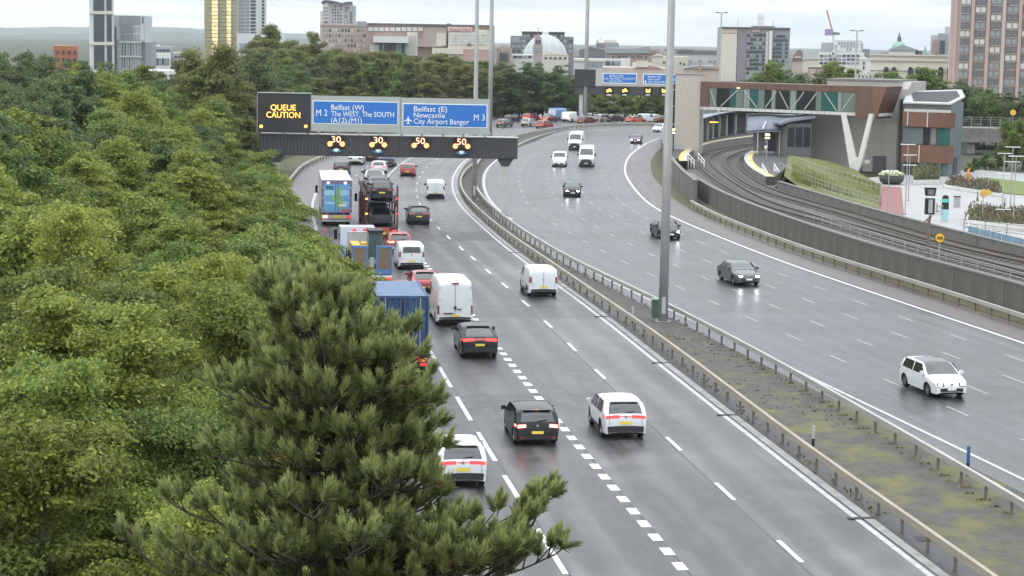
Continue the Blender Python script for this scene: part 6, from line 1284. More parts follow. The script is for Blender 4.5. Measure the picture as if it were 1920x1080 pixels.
def cab(T, y, mat, h=3.2, roofmat=None):
    b = MB().prism_x([(y, .55), (y + 2.1, .55), (y + 2.2, 1.5), (y + 2.0, h - .25), (y + 1.7, h), (y, h)], -1.22, 1.22).build('cab', mat, T)
    MB().prism_x([(y + 2.215, 1.55), (y + 2.02, h - .45), (y + 2.03, h - .45), (y + 2.225, 1.55)], -1.1, 1.1).build('windscreen', GLASS, b)
    for sg in (-1, 1): MB().box(sg * 1.235 - .01, sg * 1.235 + .01, y + .9, y + 1.85, 1.6, h - .6).build('side_window', GLASS, b); MB().box(sg * 1.42 - .12, sg * 1.42 + .12, y + 1.9, y + 2.0, 1.7, 2.4).build('wing_mirror', BLKP, b)
    axle(T, y + 1.2); return b
# -- container lorry in the left lane
T, r0 = lorry('container_lorry', 'lorry carrying a ribbed blue shipping container, left lane', 754, 713, 9.2)
MB().box(-.5, .5, r0 + .2, r0 + 9, .75, 1.1).build('chassis', FRAME_D, T); axle(T, r0 + 1.3); axle(T, r0 + 2.65); cab(T, r0 + 6.7, P_RED, 3.05)
MB().box(-1.22, 1.22, r0 - .02, r0 + .1, .62, .86).build('rear_bumper', FRAME_D, T)
for i in range(8): MB().prism_y([(-1.2 + i * .3, .88), (-1.05 + i * .3, .88), (-.9 + i * .3, 1.12), (-1.05 + i * .3, 1.12)], r0 - .04, r0 - .02).build('chevron', CHEV_Y if i % 2 else CHEV_R, T)
MB().box(-1.22, 1.22, r0 - .02, r0 + .05, .88, 1.12).build('marker_board', CHEV_R, T)
for sg in (-1, 1): MB().box(sg * 1.0 - .16, sg * 1.0 + .16, r0 - .06, r0 - .02, .68, .82).build('tail_light', TAIL_ON, T)
ct = thing('shipping_container', 'blue corrugated shipping container on the lorry in the left lane', 'container', T.location, T.rotation_euler.z); y0, y1, z0, z1 = r0 + .05, r0 + 6.1, 1.15, 4.0
def corr(n): 
    out = []
    for i in range(n): out += [(i + .0, 0), (i + .35, 0), (i + .5, 1), (i + .85, 1)]
    return out + [(n, 0)]
for sg in (-1, 1):
    c_ = corr(22); ly = (y1 - y0 - .3) / 22; MB().prism([(sg * (1.17 + .045 * (1 - v)), y0 + .15 + u * ly) for u, v in c_] + [(sg * 1.1, y1 - .15), (sg * 1.1, y0 + .15)], z0 + .15, z1 - .12).build('side_wall', C_BLUE, ct)
for sg in (-1, 1):
    d = MB(); c_ = corr(4); d.prism([(sg * (.04 + u / 4 * 1.08), y0 + .02 + .04 * v) for u, v in c_] + [(sg * 1.12, y0 + .12), (sg * .04, y0 + .12)], z0 + .14, z1 - .14); dd = d.build('door', C_BLUE, ct)
    for x in (.3, .82): MB().tube([(sg * x, y0 - .02, z0 + .1), (sg * x, y0 - .02, z1 - .1)], .022, 6).build('lock_rod', ALU if x > .5 else C_BLUE, dd)
MB().box(-1.2, 1.2, y0 + .1, y1, z1 - .1, z1 - .04).build('roof', M('container_roof_blue', (.075, .13, .24), .5, var=.15, scale=1), ct); MB().box(-1.2, 1.2, y0 + .02, y1, z0, z0 + .15).build('floor_frame', C_BLUE, ct)
fr = MB()
for sg in (-1, 1): fr.box(sg * 1.19 - .04, sg * 1.19 + .04, y0, y0 + .16, z0, z1).box(sg * 1.19 - .04, sg * 1.19 + .04, y1 - .16, y1, z0, z1).box(sg * 1.19 - .04, sg * 1.19 + .04, y0 + .16, y1 - .16, z1 - .12, z1)
fr.box(-1.15, 1.15, y0, y0 + .12, z1 - .13, z1).build('corner_frame', C_BLUE, ct)
# -- blue-doored box lorry
T, r0 = lorry('box_lorry', 'box lorry with blue picture doors marked TFS', 631, 425, 15)
zl, zh = 1.15, 3.95
MB().box(-1.275, 1.275, r0 + .06, r0 + 13.0, zl, zh).build('box_body', M('lorry_white', (.66, .66, .63), .5, var=.08, scale=.5), T); MB().box(-.5, .5, r0 + .3, r0 + 14.6, .75, 1.1).build('chassis', FRAME_D, T); cab(T, r0 + 12.9, P_WHITE, 3.4)
for y in (1.6, 2.9, 4.2): axle(T, r0 + y)
D_BL = M('door_blue', (.16, .40, .68), .45, var=.12, scale=.5); D_LT = M('door_sky', (.36, .62, .80), .45, var=.1, scale=.6); D_GR = M('door_green', (.28, .50, .12), .5, var=.2, scale=2); D_FR = M('door_frame_violet', (.20, .16, .30), .5)
for sg in (-1, 1):
    d = MB().box(min(sg * .02, sg * 1.1), max(sg * .02, sg * 1.1), r0 - .02, r0 + .05, zl + .12, zh - .32).build('rear_door', D_BL, T)
    MB().box(min(sg * .2, sg * 1.05), max(sg * .2, sg * 1.05), r0 - .028, r0 - .02, zl + 1.5, zl + 1.95).build('pale_panel', D_LT, d); MB().box(min(sg * .1, sg * 1.0), max(sg * .1, sg * 1.0), r0 - .028, r0 - .02, zl + .75, zl + .98).build('pale_panel', D_LT, d)
    for z in (zl + .35, zl + 1.25, zl + 2.1): MB().box(sg * 1.14 - .1, sg * 1.14 + .1, r0 - .05, r0, z, z + .1).build('hinge', ALU, d)
    MB().tube([(sg * .12, r0 - .04, zl + .15), (sg * .12, r0 - .04, zh - .4)], .018, 6).build('lock_rod', FRAME_D, d)
    MB().box(sg * .72 - .1, sg * .72 + .1, r0 - .06, r0 + .06, zh - .30, zh - .16).build('roof_marker_lamp', glow('marker_lamp', (1, .85, .55), 3.5), T)
    tl = MB().box(sg * .98 - .2, sg * .98 + .2, r0 - .05, r0 + .02, .74, .94).build('tail_light', BRAKE if sg < 0 else TAIL_ON, T)
MB().prism_y([(-.02, zl + .5), (.55, zl + .5), (.48, zl + 1.0), (.3, zl + 1.5), (.36, zl + 2.1), (.1, zl + 2.25), (.02, zl + 1.7)][::-1], r0 - .03, r0 - .021).build('palm_picture', D_GR, T)
MB().prism_y([(-.5, zl + 1.15), (-.1, zl + .95), (-.05, zl + 1.35), (-.3, zl + 1.55)][::-1], r0 - .033, r0 - .022).build('palm_leaf_picture', D_GR, T)
MB().box(.35, 1.05, r0 - .034, r0 - .021, zl + .14, zl + .36).build('orange_panel', M('door_orange', (.62, .20, .08), .5), T); MB().box(.1, .85, r0 - .033, r0 - .021, zl + .58, zl + .74).build('white_panel', SIGN_WHITE, T)
write('TFS', BLACKM, T, -.92, -.28, zl + 2.0, .28, r0 - .05)
fr = MB().box(-1.28, -1.1, r0 - .03, r0 + .06, zl, zh - .3).box(1.1, 1.28, r0 - .03, r0 + .06, zl, zh - .3).box(-1.28, 1.28, r0 - .03, r0 + .06, zh - .3, zh).box(-1.1, 1.1, r0 - .03, r0 + .06, zl, zl + .1); fr.build('door_frame', D_FR, T)
MB().box(-1.27, 1.27, r0 + .0, r0 + .14, .66, 1.0).build('rear_bumper', ALU, T); MB().box(-.3, .45, r0 - .03, r0, .74, .93).build('number_plate', PLATE_Y, T); MB().box(-1.27, 1.27, r0 + .02, r0 + .16, .42, .6).build('under_run_bar', ALU, T)
# -- car transporter
T, r0 = lorry('car_transporter', 'two-deck car transporter loaded with cars', 716, 447, 17)
MB().box(-1.25, 1.25, r0 + .2, r0 + 12.5, .72, .86).build('lower_deck', FRAME_D, T)
MB().prism_x([(r0 + .2, 2.85), (r0 + 6, 2.95), (r0 + 16.5, 3.3), (r0 + 16.5, 3.42), (r0 + 6, 3.07), (r0 + .2, 2.97)], -1.2, 1.2).build('upper_deck', FRAME_D, T)
for sg in (-1, 1):
    for k, y in enumerate((.25, 3.6, 7.0, 10.5)): MB().box(sg * 1.24 - .07, sg * 1.24 + .07, r0 + y, r0 + y + .16, .55, 4.2 if k == 0 else 3.2).build('deck_post', T_RED, T)
    MB().bar((sg * 1.24, r0 + .3, 3.35), (sg * 1.24, r0 + 15, 3.85), .06).build('side_rail', T_RED, T); MB().bar((sg * 1.24, r0 + .3, 3.0), (sg * 1.24, r0 + 7, 1.2), .08).build('brace', T_RED, T)
    for z in (1.9, 3.1): MB().box(sg * 1.24 - .1, sg * 1.24 + .1, r0 + .18, r0 + .24, z, z + .12).build('marker_lamp', LED_A if sg < 0 else TAIL_ON, T)
    MB().box(sg * 1.0 - .22, sg * 1.0 + .22, r0 - .03, r0 + .1, .5, .68).build('tail_light', TAIL_ON, T)
for y in (2.4, 3.6, 8.6): axle(T, r0 + y, .42)
cab(T, r0 + 13.6, P_RED, 2.7); MB().box(-.65, .65, r0 - .06, r0 + .08, .50, .88).build('ramp_flap', M('flap_orange', (.42, .09, .06), .5), T); MB().box(-.32, .32, r0 - .09, r0 - .06, .34, .48).build('number_plate', PLATE_Y, T); MB().box(-1.25, 1.25, r0, r0 + .2, .34, .5).build('rear_bumper', FRAME_D, T)
ang = T.rotation_euler.z
def carried(lb, kind, pnt, yy, z, pitch=0.0, x=.0, **k):
    c, s_ = math.cos(ang), math.sin(ang); yl = r0 + yy + KIND[kind]['L'] / 2
    o = vehicle('carried_car', kind, pnt, lb, 'car', (T.location.x + c * x - s_ * yl, T.location.y + s_ * x + c * yl, z), ang, detail=1, **k); o.rotation_euler = (pitch, 0, ang); return o
carried('black car on the rear of the transporter upper deck', 'suv', P_BLACK, .3, 3.0, .03, plate=True); carried('silver car at the front of the transporter upper deck', 'saloon', P_SILVER, 10.6, 3.36, .03, plate=False); carried('dark grey car in the middle of the transporter upper deck', 'hatch', P_GREY, 5.6, 3.14, .03, plate=False)
carried('dark saloon at the rear of the transporter lower deck', 'saloon', P_DGREY, .5, .88, 0, plate=False, tail=BLKP); carried('black car further in on the transporter lower deck', 'hatch', P_BLACK, 6.0, .88, 0, plate=False)
# -- low loader with upright blue ramps and a yellow machine
T, r0 = lorry('low_loader', 'low loader with two upright blue ramps floored in timber', 697, 541, 16)
STEELB = M('ramp_blue', (.09, .20, .42), .5, var=.15, scale=2); WOOD = M('ramp_timber', (.20, .15, .11), .8, var=.3, scale=3, stretch=(1, 1, 6))
MB().box(-1.3, 1.3, r0 + .3, r0 + 9, .75, .95).build('deck', FRAME_D, T); MB().box(-1.25, 1.25, r0 + 9, r0 + 12.2, 1.2, 1.45).build('swan_neck', STEELB, T); cab(T, r0 + 12.6, P_WHITE, 2.75)
for y in (1.4, 2.6, 3.8): axle(T, r0 + y, .42)
for sg in (-1, 1):
    rp_ = MB(); xc = sg * .80
    rp_.box(xc - .52, xc - .40, r0 - .02, r0 + .16, .9, 2.75).box(xc + .40, xc + .52, r0 - .02, r0 + .16, .9, 2.75).box(xc - .4, xc + .4, r0 - .02, r0 + .16, 2.62, 2.75).box(xc - .4, xc + .4, r0 - .02, r0 + .16, .9, 1.22); R__ = rp_.build('ramp', STEELB, T)
    for k in range(5): MB().box(xc - .39 + k * .157, xc - .245 + k * .157, r0 + .0, r0 + .1, 1.23, 2.61).build('plank', WOOD, R__)
    MB().box(sg * 1.05 - .2, sg * 1.05 + .2, r0 - .08, r0 - .02, .55, .7).build('tail_light', TAIL_ON, T)
MB().box(-.12, .12, r0 - .04, r0 + .1, 1.0, 2.0).build('stand_leg', SIGNG, T); MB().box(-1.3, 1.3, r0 - .06, r0 + .15, .72, .84).build('rear_beam', SIGN_WHITE, T); MB().box(-1.2, 1.2, r0 - .05, r0 + .12, .48, .68).build('light_board', CHEV_Y, T)
for sg in (-1, 1): MB().box(sg * 1.35 - .05, sg * 1.35 + .05, r0 + 4, r0 + 4.1, .9, 2.2).build('marker_post', T_RED, T)
mt = thing('loader_machine', 'yellow work machine with a glazed cab carried on the low loader', 'machine', (T.location.x, T.location.y, .95), T.rotation_euler.z); YM = M('machine_yellow', (.70, .44, .05), .5, var=.1, scale=2)
MB().box(-1.05, -.5, r0 + 3.0, r0 + 5.6, .6, 1.55).build('engine_cover', YM, mt); MB().box(-.46, -.10, r0 + 2.8, r0 + 3.8, .6, 1.7).build('counterweight', YM, mt); MB().prism_x([(r0 + 3.1, .6), (r0 + 4.6, .6), (r0 + 4.9, 1.4), (r0 + 4.6, 2.35), (r0 + 3.2, 2.35)], .02, .95).build('cab', M('machine_cab_glass', (.12, .20, .19), .2), mt)
MB().box(-.02, 1.0, r0 + 3.0, r0 + 4.8, 2.35, 2.5).build('cab_roof', BLKP, mt)
for k in range(7): MB().box(.06 + k * .13, .085 + k * .13, r0 + 3.05, r0 + 3.09, .7, 2.3).build('guard_bar', BLKP, mt)
MB().box(-1.15, 1.05, r0 + 6.2, r0 + 6.5, .5, 2.1).build('blade', M('machine_grey', (.45, .46, .48), .5, var=.1, scale=1), mt); MB().bar((-.8, r0 + 5.6, 1.2), (-.8, r0 + 6.3, 1.2), .25).build('lift_arm', YM, mt)
for sg in (-1, 1):
    for y in (3.5, 5.2): t_, r_ = wheel_meshes('std'); wo = obj('wheel', t_, mt, loc=(sg * 1.0, r0 + y, .5), scale=(sg * .35, .5, .5)); obj('rim', r_, wo)
for sg in (-1, 0, 1): MB().box(sg * .7 - .12, sg * .7 + .12, r0 + 6.1, r0 + 6.2, 2.15, 2.3).build('beacon', TAIL_ON, mt)
# ================================================================== TREES
def leaf_mat(name, c1, c2, c3, trans=.25):
    m = bpy.data.materials.new(name); m.use_nodes = True; t = m.node_tree; t.nodes.remove(t.nodes['Principled BSDF']); Lk = t.links.new; out = t.nodes['Material Output']
    g = t.nodes.new('ShaderNodeNewGeometry'); r = t.nodes.new('ShaderNodeValToRGB'); r.color_ramp.elements[0].color = (*c1, 1); r.color_ramp.elements[1].color = (*c3, 1); e = r.color_ramp.elements.new(.55); e.color = (*c2, 1)
    Lk(g.outputs['Random Per Island'], r.inputs[0])
    oi = t.nodes.new('ShaderNodeObjectInfo'); hs = t.nodes.new('ShaderNodeHueSaturation'); mr = t.nodes.new('ShaderNodeMapRange'); mr.inputs[3].default_value = .80; mr.inputs[4].default_value = 1.2; Lk(oi.outputs['Random'], mr.inputs[0]); Lk(mr.outputs[0], hs.inputs['Value'])
    mh = t.nodes.new('ShaderNodeMapRange'); mh.inputs[3].default_value = .485; mh.inputs[4].default_value = .515; ml = t.nodes.new('ShaderNodeMath'); ml.operation = 'FRACT'; mm = t.nodes.new('ShaderNodeMath'); mm.operation = 'MULTIPLY'; mm.inputs[1].default_value = 7.13; Lk(oi.outputs['Random'], mm.inputs[0]); Lk(mm.outputs[0], ml.inputs[0]); Lk(ml.outputs[0], mh.inputs[0]); Lk(mh.outputs[0], hs.inputs['Hue'])
    Lk(r.outputs[0], hs.inputs['Color'])
    d = t.nodes.new('ShaderNodeBsdfPrincipled'); d.inputs['Roughness'].default_value = .5; d.inputs['Specular IOR Level'].default_value = .3; Lk(hs.outputs[0], d.inputs['Base Color'])
    tr = t.nodes.new('ShaderNodeBsdfTranslucent'); Lk(hs.outputs[0], tr.inputs[0]); x = t.nodes.new('ShaderNodeMixShader'); x.inputs[0].default_value = trans; Lk(d.outputs[0], x.inputs[1]); Lk(tr.outputs[0], x.inputs[2]); Lk(x.outputs[0], out.inputs[0])
    return m
LF_Y = leaf_mat('leaf_yellow_green', (0.109, 0.154, 0.036), (0.232, 0.284, 0.058), (0.426, 0.453, 0.105), .5)
LF_M = leaf_mat('leaf_mid_green', (0.085, 0.135, 0.040), (0.178, 0.238, 0.060), (0.317, 0.371, 0.100), .5)
LF_D = leaf_mat('leaf_dark_green', (.062, .105, .048), (.118, .165, .068), (.21, .25, .10), .48)
LF_O = leaf_mat('leaf_olive', (.105, .125, .046), (.185, .200, .068), (.28, .28, .100), .48)
BARK = M('bark', (.055, .045, .036), .9, var=.3, scale=4, bump=.5)
def fast_mesh(name, V_, nper, mat):
    """V_: (N,nper,3) array of separate polygons"""
    n = V_.shape[0]; me = bpy.data.meshes.new(name); me.vertices.add(n * nper); me.vertices.foreach_set('co', V_.reshape(-1).astype(np.float32))
    me.loops.add(n * nper); me.loops.foreach_set('vertex_index', np.arange(n * nper, dtype=np.int32)); me.polygons.add(n); me.polygons.foreach_set('loop_start', (np.arange(n) * nper).astype(np.int32)); me.polygons.foreach_set('loop_total', np.full(n, nper, np.int32))
    me.materials.append(mat); me.update(calc_edges=True); return me
def unit_rows(a): return a / np.maximum(1e-6, np.linalg.norm(a, axis=1, keepdims=True))
def crown_mesh(name, mat, seed, H=10.0, R=3.6, n_leaf=16000, leaf=.15, n_cl=70, base=.30, shape='round', cl_r=(.35, .8)):
    """leaves in many small sprays that sit on limbs reaching unevenly out of the crown"""
    rg = np.random.default_rng(seed); C = []; nl = 34; limbs = []
    for i in range(nl):
        u = rg.uniform(0, 1); a = rg.uniform(0, 2 * math.pi)
        prof = {'round': math.sin(math.pi * (.20 + .76 * u)) ** .6, 'tall': (1 - u ** 2.2) ** .6 * (.6 + .4 * min(1, u * 3)), 'bush': (1 - u ** 3) ** .5}[shape]
        tip = np.array([math.cos(a) * prof * R, math.sin(a) * prof * R, 0]) * rg.uniform(.62, 1.18); z1 = (base + (1 - base) * u) * H * rg.uniform(.93, 1.04); limbs.append((tip, z1, max(base * H * .8, z1 - R * rg.uniform(.5, 1.1))))
    while len(C) < n_cl:
        tip, z1, z0 = limbs[rg.integers(nl)]; f = rg.uniform(.2, 1.0) ** .55; j = rg.normal(size=3) * .42 * R / 3.6
        C.append(np.array([tip[0] * f, tip[1] * f, z0 + (z1 - z0) * f ** .8]) + j * np.array([1, 1, .7]))
    C = np.array(C); CR = rg.uniform(*cl_r, n_cl) * (R / 3.6)
    w = CR ** 2 / np.sum(CR ** 2); idx = rg.choice(n_cl, n_leaf, p=w)
    d = unit_rows(rg.normal(size=(n_leaf, 3))); d[:, 2] = np.where(d[:, 2] < -.2, -d[:, 2], d[:, 2]); d = unit_rows(d)
    st = rg.uniform(.7, 1.5, (n_cl, 3)); rad = CR[idx] * (rg.uniform(.2, 1.0, n_leaf) ** .5) * np.where(rg.random(n_leaf) < .2, rg.uniform(1.0, 1.6, n_leaf), 1.0)
    P_ = C[idx] + d * rad[:, None] * st[idx] * np.array([1, 1, .62])
    nrm = unit_rows(d * .6 + rg.normal(size=(n_leaf, 3)) * .6 + np.array([0, 0, .4]))
    t = unit_rows(np.cross(nrm, rg.normal(size=(n_leaf, 3)))); b = np.cross(nrm, t); s = leaf * rg.uniform(.55, 1.4, n_leaf)[:, None]
    Q = np.stack([P_ - t * s, P_ + b * s * .52 - t * s * .1, P_ + t * s - nrm * s * .25, P_ - b * s * .52 - t * s * .1], axis=1)
    return fast_mesh(name, Q, 4, mat), C
def trunk_mesh(C, H, seed, r=.22):
    rg = random.Random(seed); m = MB(); top = H * .8
    pts = [Vector((0, 0, 0)), Vector((rg.uniform(-.15, .15), rg.uniform(-.15, .15), H * .25)), Vector((rg.uniform(-.3, .3), rg.uniform(-.3, .3), H * .55)), Vector((rg.uniform(-.3, .3), rg.uniform(-.3, .3), top))]
    m.tube(pts, [r, r * .8, r * .5, r * .15], 7)
    for k in rg.sample(range(len(C)), min(16, len(C))):
        c = Vector(C[k]); f = min(.95, max(.25, (c.z / H) * .75)); a = pts[1].lerp(pts[3], max(0, (f * H - pts[1].z) / (top - pts[1].z))); mid = a.lerp(c, .55) + Vector((0, 0, .25)); m.tube([a, mid, c], [r * .32, r * .2, r * .07], 5, False)
    return m.mesh('trunk', BARK, True)
TV = {}
def variant(key, mat, seed, **k):
    me, C = crown_mesh('crown', mat, seed, **k); TV[key] = (me, trunk_mesh(C, k.get('H', 10.0), seed), k.get('H', 10.0), k.get('R', 3.6)); return TV[key]
# near (fine leaves), middle, far
variant('nY', LF_Y, 11, n_leaf=95000, leaf=.062, n_cl=330, R=3.6, H=10.5, cl_r=(.28, .72)); variant('nM', LF_M, 12, n_leaf=95000, leaf=.066, n_cl=320, R=3.7, H=10.2, cl_r=(.28, .72)); variant('nY2', LF_Y, 13, n_leaf=95000, leaf=.060, n_cl=340, R=3.4, H=10.0, cl_r=(.28, .68))
variant('mY', LF_Y, 21, n_leaf=42000, leaf=.092, n_cl=240, shape='round', cl_r=(.32, .80)); variant('mM', LF_M, 22, n_leaf=42000, leaf=.092, n_cl=220, cl_r=(.32, .80)); variant('mD', LF_D, 23, n_leaf=40000, leaf=.095, n_cl=220, shape='tall', R=3.2, H=11, cl_r=(.32, .80)); variant('mY2', LF_Y, 24, n_leaf=40000, leaf=.09, n_cl=240, shape='tall', R=3.0, H=10.5, cl_r=(.3, .75))
variant('bY', LF_Y, 31, n_leaf=26000, leaf=.07, n_cl=150, shape='bush', R=2.3, H=4.6, base=.10, cl_r=(.35, .8)); variant('bM', LF_M, 32, n_leaf=26000, leaf=.07, n_cl=150, shape='bush', R=2.3, H=4.6, base=.10, cl_r=(.35, .8))
variant('fO', LF_O, 41, n_leaf=20000, leaf=.15, n_cl=220, R=4.2, H=12, base=.10, cl_r=(.32, .80)); variant('fD', LF_D, 42, n_leaf=20000, leaf=.15, n_cl=220, R=4.2, H=12, base=.10, cl_r=(.32, .80)); variant('fM', LF_M, 43, n_leaf=20000, leaf=.145, n_cl=220, R=4.0, H=12, base=.10, shape='tall', cl_r=(.32, .80))
ORD = ('first second third fourth fifth sixth seventh eighth ninth tenth eleventh twelfth thirteenth fourteenth fifteenth sixteenth seventeenth eighteenth nineteenth').split()
def nth(i):                               # 0 -> first
    if i < 19: return ORD[i]
    t, u = divmod(i + 1, 10); return ('twentieth', 'thirtieth', 'fortieth')[t - 2] if u == 0 else ('twenty', 'thirty', 'forty')[t - 2] + '-' + ORD[u - 1]
TN = [0]
def tree(key, x, y, h, label, group, name='broadleaf_tree', wide=1.0, z=0.0):
    me, tm, H, R = TV[key]; TN[0] += 1; rg = random.Random(TN[0] * 7 + 3); s = h / H; T = thing(name, label, 'tree' if name != 'shrub' else 'shrub', (x, y, z), rg.uniform(0, 6.28), group)
    sw_ = s * wide * rg.uniform(.92, 1.1); T.scale = (sw_, sw_ * rg.uniform(.93, 1.07), s * .95); obj('trunk', tm, T); obj('crown', me, T); return T
def xr(D, off):                       # x of the line running off metres left of the reserve edge, at distance D
    i = int(np.abs(REDGE[:, 1] - D).argmin()) if D < 380 else len(REDGE) - 1; s = float(i); p, _ = cat(REDGE, s, off); return p.x
rt = random.Random(99)
GN = 'trees of the wood left of the road'
# near wood, rows by distance; canopy tops chosen so the tree line lies as in the photograph
for row, (D, h, sp) in enumerate(((36, 9.6, 3.6), (41, 9.8, 3.8), (47, 10.0, 4.0), (54, 10.2, 4.2), (62, 10.4, 4.4))):
    x = xr(D, -22.0); k = 0; left = -1100 / F * D
    while x > left - 3:
        hh = h * rt.uniform(.90, 1.08) * (1.0 if k else .86); tree(('nY', 'nM', 'nY2')[rt.randrange(3)], x + rt.uniform(-.6, .6), D + rt.uniform(-1.5, 1.5), hh, 'leafy yellow-green tree of the near wood, %s row from the camera, %s from the road' % (nth(row), nth(k)), GN); x -= sp * rt.uniform(.85, 1.15); k += 1
D = 70.0; row = 0
while D < 200:
    x = xr(D, -24.5) ; left = -1080 / F * D; k = 0; step = 4.2 + (D - 70) * .014
    while x > left - 4:
        px = 960 + x / D * F
        # tree-top line wanted at this place
        top = (10.7 + (D - 70) * .014) * rt.uniform(.9, 1.1)
        if k == 0: top *= .72
        elif k == 1: top *= .86
        top = min(top, .93 * V(px, float(np.interp(px, [0, 150, 195, 215, 290, 370, 400, 480], [94, 94, 104, 142, 148, 130, 104, 98])) + rt.uniform(-4, 10), D).z)
        dark = (px < 140 and D > 115) or rt.random() < .12
        tree('mD' if dark else ('mY', 'mM', 'mY2')[rt.randrange(3)], x + rt.uniform(-1, 1), D + rt.uniform(-2, 2), top, ('dark green' if dark else 'leafy green') + ' tree of the farther wood, %s row away, %s from the road' % (nth(row), nth(k)), GN, wide=1.05); x -= step * rt.uniform(.85, 1.2); k += 1
    D += step * .95; row += 1
D = 74.0; ish = 0
while D < 190:                          # scrub along the road edge
    for row in range(2):
        if D < 106: off, hh = (-16.6, rt.uniform(4.7, 5.6)) if row == 0 else (-19.6, rt.uniform(5.8, 7.2))
        elif D < 130: off, hh = (-16.6, rt.uniform(2.7, 3.5)) if row == 0 else (-19.8, rt.uniform(4.6, 6.0))
        else: off, hh = (-23.0, rt.uniform(2.4, 3.4)) if row == 0 else (-25, rt.uniform(4.0, 5.5))
        tree(('bY', 'bM')[rt.randrange(2)], xr(D, off) + rt.uniform(-.5, .5), D + rt.uniform(-.7, .7), hh, ('bushy green shrub at the left road edge, %s from the camera' if row == 0 else 'taller shrub between the wood and the road edge, %s from the camera') % nth(ish), 'shrubs along the left road edge', 'shrub')
    D += 2.7; ish += 1
for iD, D in enumerate(np.arange(131, 172, 2.6)):      # taller scrub round the foot of the gantry
    tree(('bY', 'bM')[rt.randrange(2)], V(float(np.interp(D, [131, 172], [505, 492])) + rt.uniform(-8, 8), 330, D).x - .4, D, rt.uniform(5.2, 6.2), 'green shrub crowding the left leg of the gantry, %s from the camera' % nth(iD), 'shrubs along the left road edge', 'shrub')
for iD, D in enumerate(np.arange(200, 340, 8.5)):
    x = xr(D, -29); left = -1060 / F * D
    for k in range(3): tree(('fO', 'fM', 'fD')[rt.randrange(3)], x - k * 6.5 + rt.uniform(-2, 2), D + rt.uniform(-3, 3), rt.uniform(9.5, 12.5) * (.75 if k == 0 else 1), 'olive green tree beyond the gantry, %s row away, %s from the road' % (nth(iD), nth(k)), 'olive trees beyond the gantry')
# tree line on the left skyline (between the wood and the towers)
for isk, px in enumerate(range(-10, 480, 20)):
    D = 235 + rt.uniform(-20, 20); y = {0: 90, 1: 92, 2: 94, 3: 102, 4: 100, 5: 142, 6: 146, 7: 136, 8: 118, 9: 96, 10: 88, 11: 86}.get(max(0, px) // 40, 90) + rt.uniform(-7, 7)
    p = V(px, y, D); tree(('fD', 'fO', 'fM')[rt.randrange(3)] if px > 200 else 'fD', p.x, D, max(7, p.z), ('dark' if px < 200 else 'olive') + ' tree on the left skyline below the towers, %s from the left' % nth(isk), 'trees on the left skyline', wide=.85)
# the long olive belt behind the gantry
for ib, px in enumerate(range(470, 960, 13)):
    for row in range(2):
        D = 425 + row * 26 + rt.uniform(-9, 9); y = np.interp(px, [470, 520, 560, 620, 700, 780, 860, 920, 960], [82, 78, 84, 94, 98, 104, 108, 118, 122]) + rt.uniform(-5, 6) + (0 if row else 14); p = V(px + rt.uniform(-5, 5), y, D)
        tree(('fO', 'fO', 'fM')[rt.randrange(3)], p.x, D, p.z, 'olive green tree of the long belt behind the gantry, %s row, %s from the left' % (('front', 'rear')[row], nth(ib)), 'tree belt behind the gantry', wide=1.0)
for px, y in ((945, 122), (962, 116), (980, 112), (1000, 110), (1020, 112), (1040, 116), (1058, 124), (1072, 134), (952, 140), (975, 132), (1010, 130), (1045, 138), (935, 136)):
    D = 412 + rt.uniform(-8, 8); p = V(px, y, D); tree('fD', p.x, D, p.z, 'dark green tree above the far queue right of the gantry, %s of its clump' % nth(TN[0] % 13), 'dark trees above the far queue', wide=1.0)
for px in range(1082, 1275, 15):
    D = 428 + rt.uniform(-8, 8); p = V(px, 168 + rt.uniform(-8, 10), D); tree(('fD', 'fO', 'fM')[rt.randrange(3)], p.x, D, p.z, 'low tree under the distant sign gantry, %s from the left' % nth((px - 1082) // 15), 'low trees under the distant gantry', wide=1.5)
for px, y in ((500, 48), (520, 58), (590, 62)): p = V(px, y, 450); tree('fO', p.x, 450, p.z, 'tall thin-topped tree above the olive belt, %s from the left' % nth((500, 520, 590).index(px)), 'tall trees above the belt', wide=.6)
# right side: trees behind the footbridge and the station
for px, y in ((1420, 128), (1436, 118), (1452, 112), (1468, 110), (1480, 124), (1496, 130), (1512, 136), (1545, 130), (1556, 118), (1568, 112), (1580, 122), (1594, 126), (1610, 128), (1624, 134), (1404, 138)):
    D = 330 + rt.uniform(-10, 10); p = V(px, y, D); tree(('fM', 'fD', 'fM')[rt.randrange(3)], p.x, D, p.z, 'green tree rising behind the footbridge roof at %s place from the left' % nth((px - 1400) // 12), 'trees behind the footbridge', wide=.8)
for px, y in ((1655, 150), (1676, 152), (1698, 160), (1715, 158), (1733, 156), (1752, 160), (1770, 166), (1790, 176), (1810, 186), (1830, 190), (1850, 196), (1872, 200), (1894, 198), (1916, 204), (1936, 200)):
    D = 322 + rt.uniform(-10, 10); p = V(px, y - (20 if px < 1730 else 32), D); tree(('fD', 'fM', 'fD')[rt.randrange(3)], p.x, D, p.z, 'dense tree between the arched hall and the annexe, %s of its row' % nth((px - 1650) // 20), 'trees behind the annexe', wide=1.1)
for px, y, D in ((1892, 222, 268), (1922, 224, 262), (1908, 246, 255)): p = V(px, y, D); tree('mM', p.x, D, p.z, 'mid green tree at the right edge by the viaduct, %s from the left' % nth((px - 1890) // 15), 'trees at the right edge', wide=.9)
for px, y, D in ((1830, 296, 258), (1850, 288, 262), (1872, 290, 264), (1818, 306, 254)): p = V(px, y, D); tree('bM', p.x, D, p.z, 'low shrub behind the lawn right of the annexe, %s from the left' % nth((1818, 1830, 1850, 1872).index(px)), 'shrubs behind the lawn', 'shrub', wide=1.1)
